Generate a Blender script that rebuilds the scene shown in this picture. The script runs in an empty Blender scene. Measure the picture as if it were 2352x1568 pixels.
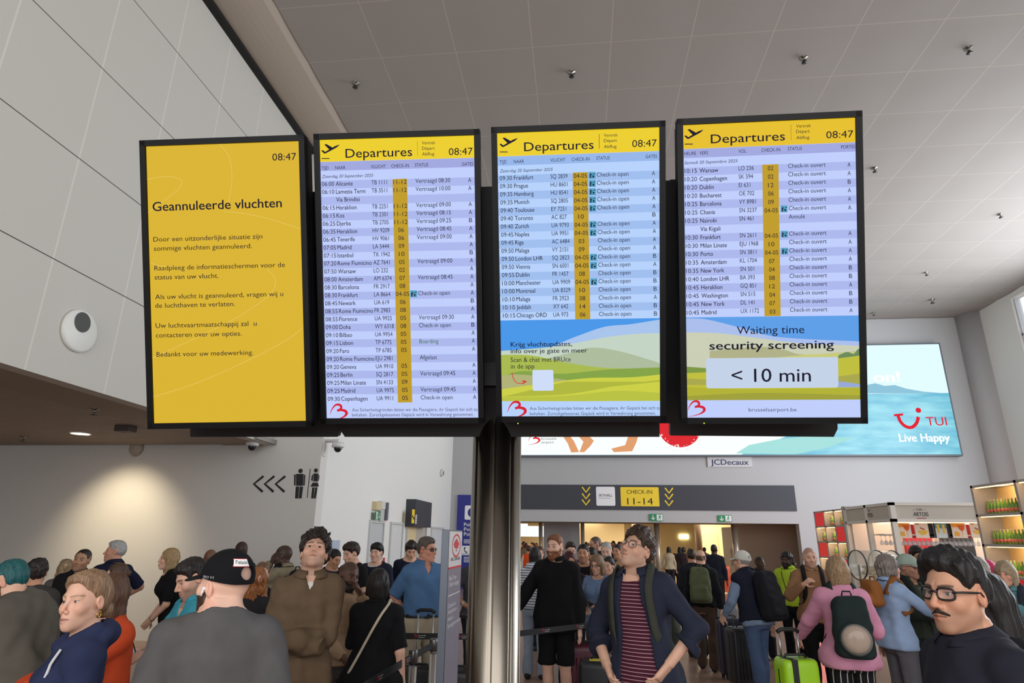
import bpy, bmesh, math, random
import numpy as np
from mathutils import Vector, Matrix, Euler
PI = math.pi
S = bpy.context.scene
COL = S.collection
# ------------------------------------------------------------------ camera
FPX = 1419.0
_d = np.array([155, 451, FPX]); _d = _d/np.linalg.norm(_d)
_u = np.array([54, -4484, FPX]); _u = _u - _d*np.dot(_u, _d); _u = _u/np.linalg.norm(_u)
RC = np.array([np.cross(_d, _u), _d, _u])          # world = RC @ camera(x right, y down, z forward)
CAM = np.array([0.0, 0.0, 1.85])
cd = bpy.data.cameras.new('camera'); cam = bpy.data.objects.new('camera', cd); COL.objects.link(cam)
cd.sensor_width = 36; cd.lens = 36*FPX/2352; cd.clip_end = 300
M = Matrix([[RC[i][0], -RC[i][1], -RC[i][2], CAM[i]] for i in range(3)] + [[0, 0, 0, 1]])
cam.matrix_world = M
S.camera = cam
S.view_settings.view_transform = 'Standard'; S.view_settings.look = 'None'
S.view_settings.gamma = 1; S.view_settings.use_curve_mapping = False
S.view_settings.exposure = 0.0
# ------------------------------------------------------------------ daylight and fill light
W = bpy.data.worlds.new('daylight'); S.world = W; W.use_nodes = True
W.node_tree.nodes['Background'].inputs[0].default_value = (0.86, 0.93, 1.0, 1)
W.node_tree.nodes['Background'].inputs[1].default_value = 1.15
def area(name, loc, aim, sx, sy, power, col=(1, 1, 1)):
    l = bpy.data.lights.new(name, 'AREA'); l.shape = 'RECTANGLE'; l.size = sx; l.size_y = sy; l.energy = power; l.color = col
    o = bpy.data.objects.new(name, l); COL.objects.link(o); o.location = loc
    o.rotation_euler = (Vector(aim)-Vector(loc)).to_track_quat('-Z', 'Y').to_euler(); return o
def spot(name, loc, aim, power, angle, col=(1, 1, 1), blend=0.6, size=0.08):
    l = bpy.data.lights.new(name, 'SPOT'); l.energy = power; l.spot_size = math.radians(angle); l.spot_blend = blend; l.color = col; l.shadow_soft_size = size
    o = bpy.data.objects.new(name, l); COL.objects.link(o); o.location = loc
    o.rotation_euler = (Vector(aim)-Vector(loc)).to_track_quat('-Z', 'Y').to_euler(); return o
def point(name, loc, power, col=(1, 1, 1), size=0.1):
    l = bpy.data.lights.new(name, 'POINT'); l.energy = power; l.color = col; l.shadow_soft_size = size
    o = bpy.data.objects.new(name, l); COL.objects.link(o); o.location = loc; return o
area('window_daylight', (14.6, 15.0, 5.0), (0, 15.5, 4.6), 9, 8, 1900, (0.86, 0.93, 1.0))
area('rear_fill_light', (1.0, -5.5, 4.5), (0, 12, 2.2), 14, 6, 700, (1.0, 0.97, 0.93))  # unseen fill added behind the camera to brighten people and walls
WARM = (1.0, 0.80, 0.55)
# ------------------------------------------------------------------ pixel helpers (photo pixels -> points on real planes)
def ray(px, py): return RC @ np.array([px-1176, py-784, FPX])
def atY(px, py, Y): v = ray(px, py); return Vector(CAM+v*(Y/v[1]))
def atX(px, py, X): v = ray(px, py); return Vector(CAM+v*(X/v[0]))
def atZ(px, py, Z): v = ray(px, py); return Vector(CAM+v*((Z-CAM[2])/v[2]))
def onplane(px, py, o, n):
    v = Vector(ray(px, py)); c = Vector(CAM); return c+v*((Vector(o)-c).dot(Vector(n))/v.dot(Vector(n)))
# ------------------------------------------------------------------ materials
MATS = {}
def srgb(r, g, b):
    f = lambda c: c/12.92 if c <= 0.04045 else ((c+0.055)/1.055)**2.4
    return (f(r/255), f(g/255), f(b/255), 1)
def mat(name, rgb=(200, 200, 200), rough=0.6, metal=0.0, emit=0.0, bump=0.0, bscale=80, alpha=1.0, spec=0.5, var=0.0, vscale=6.0, trans=0.0, attr=False, ergb=None):
    if name in MATS: return MATS[name]
    m = bpy.data.materials.new(name); m.use_nodes = True; nt = m.node_tree; b = nt.nodes['Principled BSDF']
    c = srgb(*rgb); b.inputs['Base Color'].default_value = c; b.inputs['Roughness'].default_value = rough
    b.inputs['Metallic'].default_value = metal; b.inputs['Alpha'].default_value = alpha; b.inputs['Specular IOR Level'].default_value = spec
    b.inputs['Transmission Weight'].default_value = trans
    if emit: b.inputs['Emission Color'].default_value = srgb(*(ergb or rgb)); b.inputs['Emission Strength'].default_value = emit
    L = nt.links
    if bump or var:
        tc = nt.nodes.new('ShaderNodeTexCoord')
    if var:
        n = nt.nodes.new('ShaderNodeTexNoise'); n.inputs['Scale'].default_value = vscale; n.inputs['Detail'].default_value = 4
        L.new(tc.outputs['Object'], n.inputs['Vector'])
        r = nt.nodes.new('ShaderNodeMapRange'); r.inputs[1].default_value = 0.3; r.inputs[2].default_value = 0.7; r.inputs[3].default_value = 1-var; r.inputs[4].default_value = 1+var
        L.new(n.outputs['Fac'], r.inputs[0])
        v = nt.nodes.new('ShaderNodeVectorMath'); v.operation = 'SCALE'; v.inputs[0].default_value = c[:3]; L.new(r.outputs[0], v.inputs['Scale'])
        L.new(v.outputs[0], b.inputs['Base Color'])
    if bump:
        n2 = nt.nodes.new('ShaderNodeTexNoise'); n2.inputs['Scale'].default_value = bscale; n2.inputs['Detail'].default_value = 3
        L.new(tc.outputs['Object'], n2.inputs['Vector'])
        bp = nt.nodes.new('ShaderNodeBump'); bp.inputs['Strength'].default_value = bump; bp.inputs['Distance'].default_value = 0.01
        L.new(n2.outputs['Fac'], bp.inputs['Height']); L.new(bp.outputs[0], b.inputs['Normal'])
    if attr:
        a = nt.nodes.new('ShaderNodeAttribute'); a.attribute_name = 'Col'; L.new(a.outputs['Color'], b.inputs['Base Color'])
    MATS[name] = m; return m
def screen_mat(name, rgb, k=1.0):
    return mat(name, (6, 6, 8), 0.6, emit=k, ergb=rgb, spec=0.08)
# ------------------------------------------------------------------ mesh building
def wm(o):
    m = Matrix.LocRotScale(o.location, o.rotation_euler, o.scale)
    return wm(o.parent) @ m if o.parent else m
def tag(o, label=None, cat=None, group=None, kind=None):
    if label: o['label'] = label
    if cat: o['category'] = cat
    if group: o['group'] = group
    if kind: o['kind'] = kind
    return o
def empty(name, loc, label, cat, group=None, rz=0.0):
    o = bpy.data.objects.new(name, None); COL.objects.link(o); o.location = loc; o.rotation_euler = (0, 0, rz); o.empty_display_size = 0.1
    return tag(o, label, cat, group)
class MB:
    def __init__(self): self.v = []; self.f = []; self.s = []
    def add(self, vs, fs, smooth=False):
        k = len(self.v); self.v += [tuple(p) for p in vs]; self.f += [tuple(i+k for i in f) for f in fs]; self.s += [smooth]*len(fs); return self
    def box(self, a, b):
        x0, y0, z0 = [min(a[i], b[i]) for i in range(3)]; x1, y1, z1 = [max(a[i], b[i]) for i in range(3)]
        return self.add([(x0, y0, z0), (x1, y0, z0), (x1, y1, z0), (x0, y1, z0), (x0, y0, z1), (x1, y0, z1), (x1, y1, z1), (x0, y1, z1)],
                        [(0, 3, 2, 1), (4, 5, 6, 7), (0, 1, 5, 4), (1, 2, 6, 5), (2, 3, 7, 6), (3, 0, 4, 7)])
    def obox(self, o, ex, ey, ez, a, b):               # box in a frame
        o, ex, ey, ez = Vector(o), Vector(ex), Vector(ey), Vector(ez); m = MB().box(a, b)
        return self.add([o+ex*p[0]+ey*p[1]+ez*p[2] for p in m.v], m.f)
    def prism(self, pts, d):                           # planar polygon (3D points) extruded by vector d
        n = len(pts); pts = [Vector(p) for p in pts]; d = Vector(d)
        return self.add(pts+[p+d for p in pts], [tuple(range(n))[::-1], tuple(range(n, 2*n))]+[(i, (i+1) % n, (i+1) % n+n, i+n) for i in range(n)])
    def tube(self, path, r, seg=10, cap=True, closed=False, smooth=True):
        path = [Vector(p) for p in path]; n = len(path); rs = r if isinstance(r, (list, tuple)) else [r]*n; vs = []; fs = []; up = None
        for i, p in enumerate(path):
            if closed: t = path[(i+1) % n]-path[i-1]
            else: t = path[min(i+1, n-1)]-path[max(i-1, 0)]
            t.normalize()
            if up is None: up = t.orthogonal()
            up = (up-t*up.dot(t))
            if up.length < 1e-6: up = t.orthogonal()
            up.normalize(); w = t.cross(up)
            for k in range(seg): a = 2*PI*k/seg; vs.append(p+(up*math.cos(a)+w*math.sin(a))*rs[i])
        for i in range(n if closed else n-1):
            j = (i+1) % n
            for k in range(seg): fs.append((i*seg+k, i*seg+(k+1) % seg, j*seg+(k+1) % seg, j*seg+k))
        self.add(vs, fs, smooth)
        if cap and not closed: self.f += [tuple(len(self.v)-len(vs)+k for k in range(seg))[::-1], tuple(len(self.v)-seg+k for k in range(seg))]; self.s += [False, False]
        return self
    def lathe(self, prof, o, ax=(0, 0, 1), seg=24, smooth=True, cap=True):   # profile of (r, h)
        o = Vector(o); ax = Vector(ax).normalized(); u = ax.orthogonal().normalized(); w = ax.cross(u); vs = []; fs = []
        for r, h in prof:
            for k in range(seg): a = 2*PI*k/seg; vs.append(o+ax*h+(u*math.cos(a)+w*math.sin(a))*r)
        for i in range(len(prof)-1):
            for k in range(seg): fs.append((i*seg+k, i*seg+(k+1) % seg, (i+1)*seg+(k+1) % seg, (i+1)*seg+k))
        self.add(vs, fs, smooth); b = len(self.v)-len(vs)
        if cap and prof[0][0] > 1e-4: self.f.append(tuple(b+k for k in range(seg))[::-1]); self.s.append(False)
        if cap and prof[-1][0] > 1e-4: self.f.append(tuple(b+(len(prof)-1)*seg+k for k in range(seg))); self.s.append(False)
        return self
    def ball(self, c, r, seg=16, rings=10, R=None):
        c = Vector(c); r = (r, r, r) if not isinstance(r, (tuple, list)) else r; vs = []; fs = []
        for i in range(rings+1):
            t = PI*i/rings
            for k in range(seg):
                a = 2*PI*k/seg; p = Vector((r[0]*math.sin(t)*math.cos(a), r[1]*math.sin(t)*math.sin(a), r[2]*math.cos(t)))
                vs.append(c+(R @ p if R else p))
        for i in range(rings):
            for k in range(seg): fs.append((i*seg+k, (i+1)*seg+k, (i+1)*seg+(k+1) % seg, i*seg+(k+1) % seg))
        return self.add(vs, fs, True)
    def build(self, name, m=None, parent=None, bevel=0.0, bseg=2):
        me = bpy.data.meshes.new(name); vs = self.v
        if parent is not None:
            inv = wm(parent).inverted(); vs = [inv @ Vector(p) for p in vs]
        me.from_pydata([tuple(p) for p in vs], [], self.f); me.polygons.foreach_set('use_smooth', self.s); me.update()
        bm = bmesh.new(); bm.from_mesh(me); bmesh.ops.remove_doubles(bm, verts=bm.verts, dist=1e-6)
        bmesh.ops.recalc_face_normals(bm, faces=bm.faces); bm.to_mesh(me); bm.free()
        o = bpy.data.objects.new(name, me); COL.objects.link(o); o.parent = parent
        for mm in (m if isinstance(m, (list, tuple)) else [m]):
            if mm: me.materials.append(mm)
        if bevel:
            b = o.modifiers.new('bevel', 'BEVEL'); b.width = bevel; b.segments = bseg; b.limit_method = 'ANGLE'
        return o
def B(name, a, b, m, parent=None, bevel=0.0): return MB().box(a, b).build(name, m, parent, bevel)
def struct(o): o['kind'] = 'structure'; return o
def dup(o, loc=None, parent=None, label=None, rz=None):
    c = o.copy(); COL.objects.link(c)
    if parent is not None: c.parent = parent
    if loc is not None: c.location = loc
    if rz is not None: c.rotation_euler.z = rz
    if label: c['label'] = label
    for ch in list(o.children): dup(ch, parent=c)
    return c
# ------------------------------------------------------------------ lettering
class Frame:                                            # a flat face: origin, right, up, outward normal
    def __init__(s, o, ex, ey):
        s.o = Vector(o); s.ex = Vector(ex).normalized(); s.ey = Vector(ey).normalized(); s.n = s.ex.cross(s.ey).normalized()
    def p(s, u, v, h=0.0): return s.o+s.ex*u+s.ey*v+s.n*h
    def uv(s, px, py): q = onplane(px, py, s.o, s.n)-s.o; return q.dot(s.ex), q.dot(s.ey)
def glyphs(body, bold=0.0, shear=0.0):
    c = bpy.data.curves.new('glyphs', 'FONT'); c.body = body; c.size = 1.0; c.resolution_u = 3; c.shear = shear; c.fill_mode = 'FRONT'
    o = bpy.data.objects.new('glyphs', c); me = bpy.data.meshes.new_from_object(o)
    n = len(me.vertices); co = np.zeros(n*3); me.vertices.foreach_get('co', co); co = co.reshape(n, 3)
    fs = [tuple(p.vertices) for p in me.polygons]
    bpy.data.objects.remove(o); bpy.data.curves.remove(c); bpy.data.meshes.remove(me)
    if bold > 0 and n: fs = fs+[tuple(i+n for i in f) for f in fs]+[tuple(i+2*n for i in f) for f in fs]; co = np.concatenate([co-[bold*.8, 0, 0], co+[bold*.8, 0, .0002], co+[0, bold*.5, .0004]])
    return co, fs
CAP = 0.729
def text(mb, fr, body, u, v, h, w=None, align='L', bold=0.0, lift=0.002, sx=0.86, shear=0.0):
    """h: capital height in metres; (u, v): left/centre/right end of the baseline; w: width to fit"""
    co, fs = glyphs(body, bold, shear)
    if not len(co): return 0
    k = h/CAP; x = co[:, 0]*k; y = co[:, 1]*k; x0 = x.min(); ww = x.max()-x0
    s = w/ww if w else sx
    x = (x-x0)*s; ww *= s
    off = {'L': 0, 'C': -ww/2, 'R': -ww}[align]
    mb.add([fr.p(u+off+a, v+b, lift+c) for a, b, c in zip(x, y, co[:, 2])], fs); return ww
def poly(mb, fr, pts, lift=0.002, th=0.0):
    q = [fr.p(u, v, lift) for u, v in pts]
    if th: mb.prism(q, fr.n*th)
    else: mb.add(q, [tuple(range(len(q)))])
def rect(mb, fr, u0, v0, u1, v1, lift=0.002): poly(mb, fr, [(u0, v0), (u1, v0), (u1, v1), (u0, v1)], lift)
def stroke(mb, fr, pts, w, lift=0.002, closed=False):   # a line of even (or listed) width
    n = len(pts); P = [Vector((a, b)) for a, b in pts]; ws = w if isinstance(w, (list, tuple)) else [w]*n; L = []; Rr = []
    for i in range(n):
        t = (P[(i+1) % n]-P[i-1]) if closed else P[min(i+1, n-1)]-P[max(i-1, 0)]
        t.normalize(); nn = Vector((-t.y, t.x)); L.append(P[i]+nn*ws[i]/2); Rr.append(P[i]-nn*ws[i]/2)
    vs = [fr.p(a.x, a.y, lift) for a in L]+[fr.p(a.x, a.y, lift) for a in Rr]
    mb.add(vs, [(i, n+i, n+(i+1) % n, (i+1) % n) for i in range(n if closed else n-1)])
def rrect_pts(u0, v0, u1, v1, r, n=5):
    o = []
    for cx, cy, a0 in ((u1-r, v1-r, 0), (u0+r, v1-r, 90), (u0+r, v0+r, 180), (u1-r, v0+r, 270)):
        for i in range(n+1): a = math.radians(a0+90*i/n); o.append((cx+r*math.cos(a), cy+r*math.sin(a)))
    return o
def arc_pts(cx, cy, r, a0, a1, n=16, ry=None): return [(cx+r*math.cos(math.radians(a0+(a1-a0)*i/n)), cy+(ry or r)*math.sin(math.radians(a0+(a1-a0)*i/n))) for i in range(n+1)]
def pxpoly(mb, fr, pts, lift=0.002): poly(mb, fr, [fr.uv(*p) for p in pts], lift)
def bez(p, n=10):                                        # smooth curve through points (Catmull-Rom)
    o = []
    for i in range(len(p)-1):
        a, b, c, d = [np.array(p[max(0, min(len(p)-1, i+k))], float) for k in (-1, 0, 1, 2)]
        for j in range(n):
            t = j/n; o.append(tuple(0.5*((2*b)+(-a+c)*t+(2*a-5*b+4*c-d)*t*t+(-a+3*b-3*c+d)*t**3)))
    o.append(tuple(p[-1])); return o
# ================================================================== the hall
ZC, XF, XW, YG, YF, XR = 10.11, -5.85, -4.87, 11.45, 24.0, 15.0
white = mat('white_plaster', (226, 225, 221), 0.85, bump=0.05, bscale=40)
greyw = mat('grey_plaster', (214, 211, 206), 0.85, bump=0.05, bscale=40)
def grid_mat(name, rgb, ax, ay, px, py, ox, oy, wx, wy, cx, cy, rough=0.8):
    m = mat(name, rgb, rough); nt = m.node_tree; b = nt.nodes['Principled BSDF']; L = nt.links; N = nt.nodes.new
    tc = N('ShaderNodeTexCoord'); sp = N('ShaderNodeSeparateXYZ'); L.new(tc.outputs['Object'], sp.inputs[0])
    base = srgb(*rgb); last = None
    for a, p, o, w, c in ((ax, px, ox, wx, cx), (ay, py, oy, wy, cy)):
        s = N('ShaderNodeMath'); s.operation = 'SUBTRACT'; L.new(sp.outputs[a], s.inputs[0]); s.inputs[1].default_value = o-w/2
        q = N('ShaderNodeMath'); q.operation = 'FLOORED_MODULO'; L.new(s.outputs[0], q.inputs[0]); q.inputs[1].default_value = p
        l = N('ShaderNodeMath'); l.operation = 'LESS_THAN'; L.new(q.outputs[0], l.inputs[0]); l.inputs[1].default_value = w
        x = N('ShaderNodeMix'); x.data_type = 'RGBA'; L.new(l.outputs[0], x.inputs[0]); x.inputs[7].default_value = srgb(*c)
        if last is None: x.inputs[6].default_value = base
        else: L.new(last, x.inputs[6])
        last = x.outputs[2]
    L.new(last, b.inputs['Base Color']); return m
fl = grid_mat('stone_floor', (158, 128, 110), 0, 1, 0.6, 0.6, 0, 0, 0.006, 0.006, (120, 98, 86), (120, 98, 86), 0.28)
struct(B('floor', (-22, -9, -0.1), (22, 46, 0), fl))
fas = grid_mat('fascia_panels', (198, 195, 187), 1, 2, 1.16, 1.31, 5.80, 6.10, 0.022, 0.012, (214, 210, 200), (70, 68, 64))
struct(B('wall_left', (XF-0.2, -4, 3.49), (XF, YG, ZC-0.06), fas))
struct(B('trim_1', (XF, -4, ZC-0.10), (XF+0.13, YG, ZC-0.02), mat('black_slot', (12, 11, 12), 0.7)))
band = mat('warm_grey_cove', (176, 164, 152), 0.8)
cv = MB(); prof = [(XF+0.13, ZC-0.03)]+[(XF+0.13+0.94*i/8, ZC-0.03-0.05*math.sin(PI*i/8)) for i in range(1, 8)]+[(-4.76, ZC+0.02), (-4.76, ZC+0.12), (XF+0.13, ZC+0.12)]
cv.prism([(x, -4, z) for x, z in prof], (0, YF+4, 0)); struct(cv.build('trim_2', band))
# ceiling of softly sagging square panels
cm = grid_mat('ceiling_panels', (154, 148, 143), 0, 1, 1.373, 1.22, -0.65, 8.83, 0.016, 0.016, (178, 169, 159), (174, 165, 155))
nx, ny = 15*6, 26*6; x0, y0 = -0.65-3*1.373, 8.83-12*1.22
xs = [x0+1.373*i/6 for i in range(nx+1)]; ys = [y0+1.22*j/6 for j in range(ny+1)]
vs = []; fs = []
for j, y in enumerate(ys):
    for i, x in enumerate(xs):
        vs.append((min(max(x, -4.76), XR), min(y, YF), ZC-0.022*abs(math.sin(PI*j/6))**0.8*(0.45+0.55*abs(math.sin(PI*i/6)))))
for j in range(ny):
    for i in range(nx): a = j*(nx+1)+i; fs.append((a, a+nx+1, a+nx+2, a+1))
struct(MB().add(vs, fs, True).build('ceiling', cm))
struct(B('ceiling_slab', (-16, -6, ZC+0.13), (XR, YF+0.3, ZC+0.33), white))
# slatted lower ceiling over the corridor on the left
sl = MB(); y = -4.0
while y < YG-0.13: sl.box((-17, y, 3.50), (XF-1.0, y+0.120, 3.53)); y += 0.148
slat = mat('brown_slats', (160, 145, 130), 0.75)
struct(sl.build('ceiling_slats', slat))
struct(B('ceiling_slat_back', (-17, -4, 3.56), (XF-0.2, YG, 3.6), mat('slat_gap', (30, 26, 22), 0.9)))
struct(B('trim_3', (XF-1.0, -4, 3.49), (XF-0.2, YG, 3.53), mat('brown_border', (152, 138, 124), 0.75)))
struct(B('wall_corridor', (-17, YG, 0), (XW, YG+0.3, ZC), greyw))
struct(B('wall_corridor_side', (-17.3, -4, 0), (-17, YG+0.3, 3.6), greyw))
# white wall on the left beyond it, with doors set in it
struct(B('wall_side', (XW-0.25, YG+0.3, 0), (XW, YF, ZC), white))
def wx(px, py): return atX(px, py, XW)
# far wall with the wide opening
OX0, OX1, OZ = -3.2, 7.82, 2.42
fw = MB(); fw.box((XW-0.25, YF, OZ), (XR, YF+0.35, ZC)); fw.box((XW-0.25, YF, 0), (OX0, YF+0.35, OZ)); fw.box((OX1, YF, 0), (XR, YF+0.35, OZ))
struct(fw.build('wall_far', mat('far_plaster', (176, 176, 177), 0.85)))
# rounded corner, right wall and tall window
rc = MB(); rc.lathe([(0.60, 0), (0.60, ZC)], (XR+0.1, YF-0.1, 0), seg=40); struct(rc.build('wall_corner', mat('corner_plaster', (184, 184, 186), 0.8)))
rw = MB(); rw.box((XR, -6, 0), (XR+0.3, 6, ZC)); rw.box((XR, 6, 9.9), (XR+0.3, 21.6, ZC)); rw.box((XR, 6, 0), (XR+0.3, YF-0.6, 0.5)); rw.box((XR, 21.6, 0), (XR+0.3, YF, ZC))
struct(rw.build('wall_right', white))
wf = MB()
for i in range(9): yy = 6+i*(21.6-6)/8; wf.box((XR+0.08, yy-0.05, 0.5), (XR+0.2, yy+0.05, 9.9))
for zz in (2.6, 4.7, 6.7, 8.6): wf.box((XR+0.08, 6, zz-0.04), (XR+0.2, 21.6, zz+0.04))
struct(wf.build('window_1', mat('window_frame', (196, 200, 204), 0.5, 0.3)))
# hall beyond the opening
ins = mat('cream_wall', (226, 213, 176), 0.8)
hb = MB(); hb.box((-12, 44, 0), (-3.5, 44.3, 1.9)); hb.box((-12, 44, 2.75), (-3.5, 44.3, 3.6)); hb.box((-3.5, 44, 0), (-0.2, 44.3, 1.9)); hb.box((-3.5, 44, 2.6), (-0.2, 44.3, 3.6)); hb.box((-0.2, 44, 0), (14, 44.3, 3.6))
struct(hb.build('wall_hall_back', ins))
struct(B('wall_hall_left', (-12.3, YF+0.35, 0), (-12, 44.3, 3.6), ins)); struct(B('wall_hall_right', (8.9, YF+0.35, 0), (9.2, 44, 3.6), ins))
struct(B('ceiling_hall', (-12.3, YF+0.35, 3.05), (9.2, 44.3, 3.25), mat('hall_ceiling', (222, 210, 178), 0.85)))
struct(B('trim_4', (OX0, YF+0.35, OZ), (OX1+0.6, YF+2.6, OZ+0.5), mat('soffit_grey', (150, 140, 124), 0.8)))
for i, (xa, ya, p) in enumerate(((-5, 33, 230), (2.2, 33, 330), (6.5, 33, 300), (0, 40, 200))): area('hall_ceiling_lamp', (xa, ya, 3.0), (xa, ya, 0), 2.5, 5, p, (1, 0.86, 0.6))
# ================================================================== departure screens on the steel column
BLACKF = mat('screen_bezel', (6, 6, 8), 0.5, spec=0.2)
INK = mat('screen_ink', (6, 6, 9), 0.7, emit=1.0, ergb=(28, 25, 44), spec=0.05)
YEL = screen_mat('screen_yellow', (236, 206, 42)); AMB = screen_mat('screen_amber', (218, 180, 48))
POSES = [((-1.7686, 2.7415, 3.0659), (0.0652, 0.3194, -0.0211), 1.4777), ((-0.8946, 2.8462, 3.1048), (0.0497, 0.3471, -0.0057), 1.4942),
         ((0.024, 2.8585, 3.1006), (0.0294, 0.3677, -0.0009), 1.4818), ((0.9313, 2.807, 3.0793), (0.0102, 0.2974, 0.0041), 1.471)]
SW = 0.855
class Scr:
    def __init__(s, i, name, label, group):
        c, (a, t, r), h = POSES[i]
        Rm = Matrix.Rotation(a, 3, 'Z') @ Matrix.Rotation(t, 3, 'X') @ Matrix.Rotation(r, 3, 'Y')
        s.R = Rm; s.c = Vector(c); s.h = h; s.fr = Frame(c, Rm @ Vector((1, 0, 0)), Rm @ Vector((0, 0, 1)))
        s.root = empty(name, c, label, 'screen', group)
        f = s.fr; bw = 0.029; ey = f.ey; ex = f.ex; n = f.n
        m = MB()
        for (x0, y0, x1, y1) in ((-SW/2, -h/2, -SW/2+bw, h/2), (SW/2-bw, -h/2, SW/2, h/2), (-SW/2, h/2-bw, SW/2, h/2), (-SW/2, -h/2, SW/2, -h/2+bw)):
            m.obox(f.o, ex, ey, n, (x0, y0, -0.05), (x1, y1, 0.0))
        m.build('bezel', BLACKF, s.root, 0.002)
        MB().obox(f.o, ex, ey, n, (-SW/2+0.01, -h/2+0.01, -0.13), (SW/2-0.01, h/2-0.01, -0.0205)).build('housing', mat('housing_black', (18, 18, 22), 0.6), s.root)
        s.px0, s.py0 = bw, bw; s.fr = Frame(f.p(0, 0, -0.012), ex, ey)
        s.disp = None; s.n = 0
    def display(s, m):
        mm = MB(); w = SW/2-0.029; h = s.h/2-0.029
        mm.obox(s.fr.o, s.fr.ex, s.fr.ey, s.fr.n, (-w, -h, -0.008), (w, h, 0)); s.disp = mm.build('display', m, s.root); s.w = w; s.hh = h
    def part(s, name, mb, m): return mb.build(name, m, s.disp) if mb.v else None
    def ruv(s, px, py): return s.fr.uv(px, py)
    def T(s, mb, body, px, py, hpx, wpx=None, align='L', bold=0.0, lift=0.0016, sx=0.80, shear=0):
        u, v = s.fr.uv(px, py); h = s.fr.uv(px, py-hpx)[1]-v; w = None
        if wpx: w = abs(s.fr.uv(px+wpx, py)[0]-u)
        return text(mb, s.fr, body, u, v, h, w, align, bold, lift, sx, shear)
    def band(s, mb, pv0, pv1, px=None, lift=0.0006):      # full-width band between two photo heights read at px
        v0 = s.fr.uv(px, pv0)[1]; v1 = s.fr.uv(px, pv1)[1]; rect(mb, s.fr, -s.w, max(v1, -s.hh), s.w, min(v0, s.hh), lift)
def airport_logo(mb, fr, u, v, k, lift=0.0016):           # red swoosh: u,v lower-left, k metres high
    P = lambda pts: [(u+x*k, v+y*k) for x, y in pts]
    a = bez([(0.07, 0.38), (0.20, 0.70), (0.42, 0.94), (0.66, 0.95), (0.76, 0.82), (0.68, 0.67), (0.50, 0.60)], 6)
    n = len(a); stroke(mb, fr, P(a), [k*(0.015+0.125*min(1, 2.2*i/n)) for i in range(n)], lift)
    b = bez([(0.50, 0.62), (0.80, 0.64), (1.02, 0.56), (1.06, 0.40), (0.86, 0.22), (0.45, 0.08), (0.0, 0.01)], 6)
    n = len(b); stroke(mb, fr, P(b), [k*(0.10+0.07*math.sin(PI*min(1, 1.4*i/n)))*(1 if i < n*0.5 else max(0.06, 1-(i-n*0.5)/(n*0.5))) for i in range(n)], lift+0.0002)
def plane_icon(mb, s, px, py, k):                         # px,py: left end of the runway bar, k: px scale
    P = lambda q: [s.fr.uv(px+x*k, py-y*k) for x, y in q]
    poly(mb, s.fr, P([(0, 0), (18, 0), (18, 2), (0, 2)]), 0.0016)
    poly(mb, s.fr, P([(-1, 19), (3, 20), (8, 16), (30, 29), (38, 32), (41, 33.5), (39, 30), (34, 26), (8, 12), (5, 13)]), 0.0016)
    poly(mb, s.fr, P([(6, 33), (11, 34), (25, 26), (18, 21)]), 0.0018)
def bag_icons(s, spots, k):
    a, b = MB(), MB()
    for px, py in spots:
        P = lambda q: [s.fr.uv(px+x*k/16, py-y*k/16) for x, y in q]
        poly(a, s.fr, P([(0, 0), (16, 0), (16, 15.5), (0, 15.5)]), 0.0012)
        poly(b, s.fr, P([(2.5, 1), (4, 1), (4.3, 6), (4.6, 1), (6, 1), (5.6, 9), (9, 8.3), (9, 9.5), (5.4, 11), (2.6, 10.5)]), 0.0016)
        poly(b, s.fr, P([(3.4, 11.4), (5, 11.4), (5, 13.2), (3.4, 13.2)]), 0.0016)
        poly(b, s.fr, P([(8.5, 3.2), (13, 3.2), (13, 6.6), (8.5, 6.6)]), 0.0016)
        poly(b, s.fr, P([(9.8, 6.6), (11.7, 6.6), (11.7, 7.5), (9.8, 7.5)]), 0.0016)
        poly(b, s.fr, P([(10, 10.2), (13, 10.2), (13, 9.2), (15, 11), (13, 12.8), (13, 11.6), (10, 11.6)]), 0.0016)
        poly(b, s.fr, P([(8, 1), (14.5, 1), (14.5, 1.7), (8, 1.7)]), 0.0016)
    ic = s.part('luggage_icons', a, screen_mat('icon_teal', (86, 166, 200))); b.build('luggage_marks', INK, s.disp)
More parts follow.
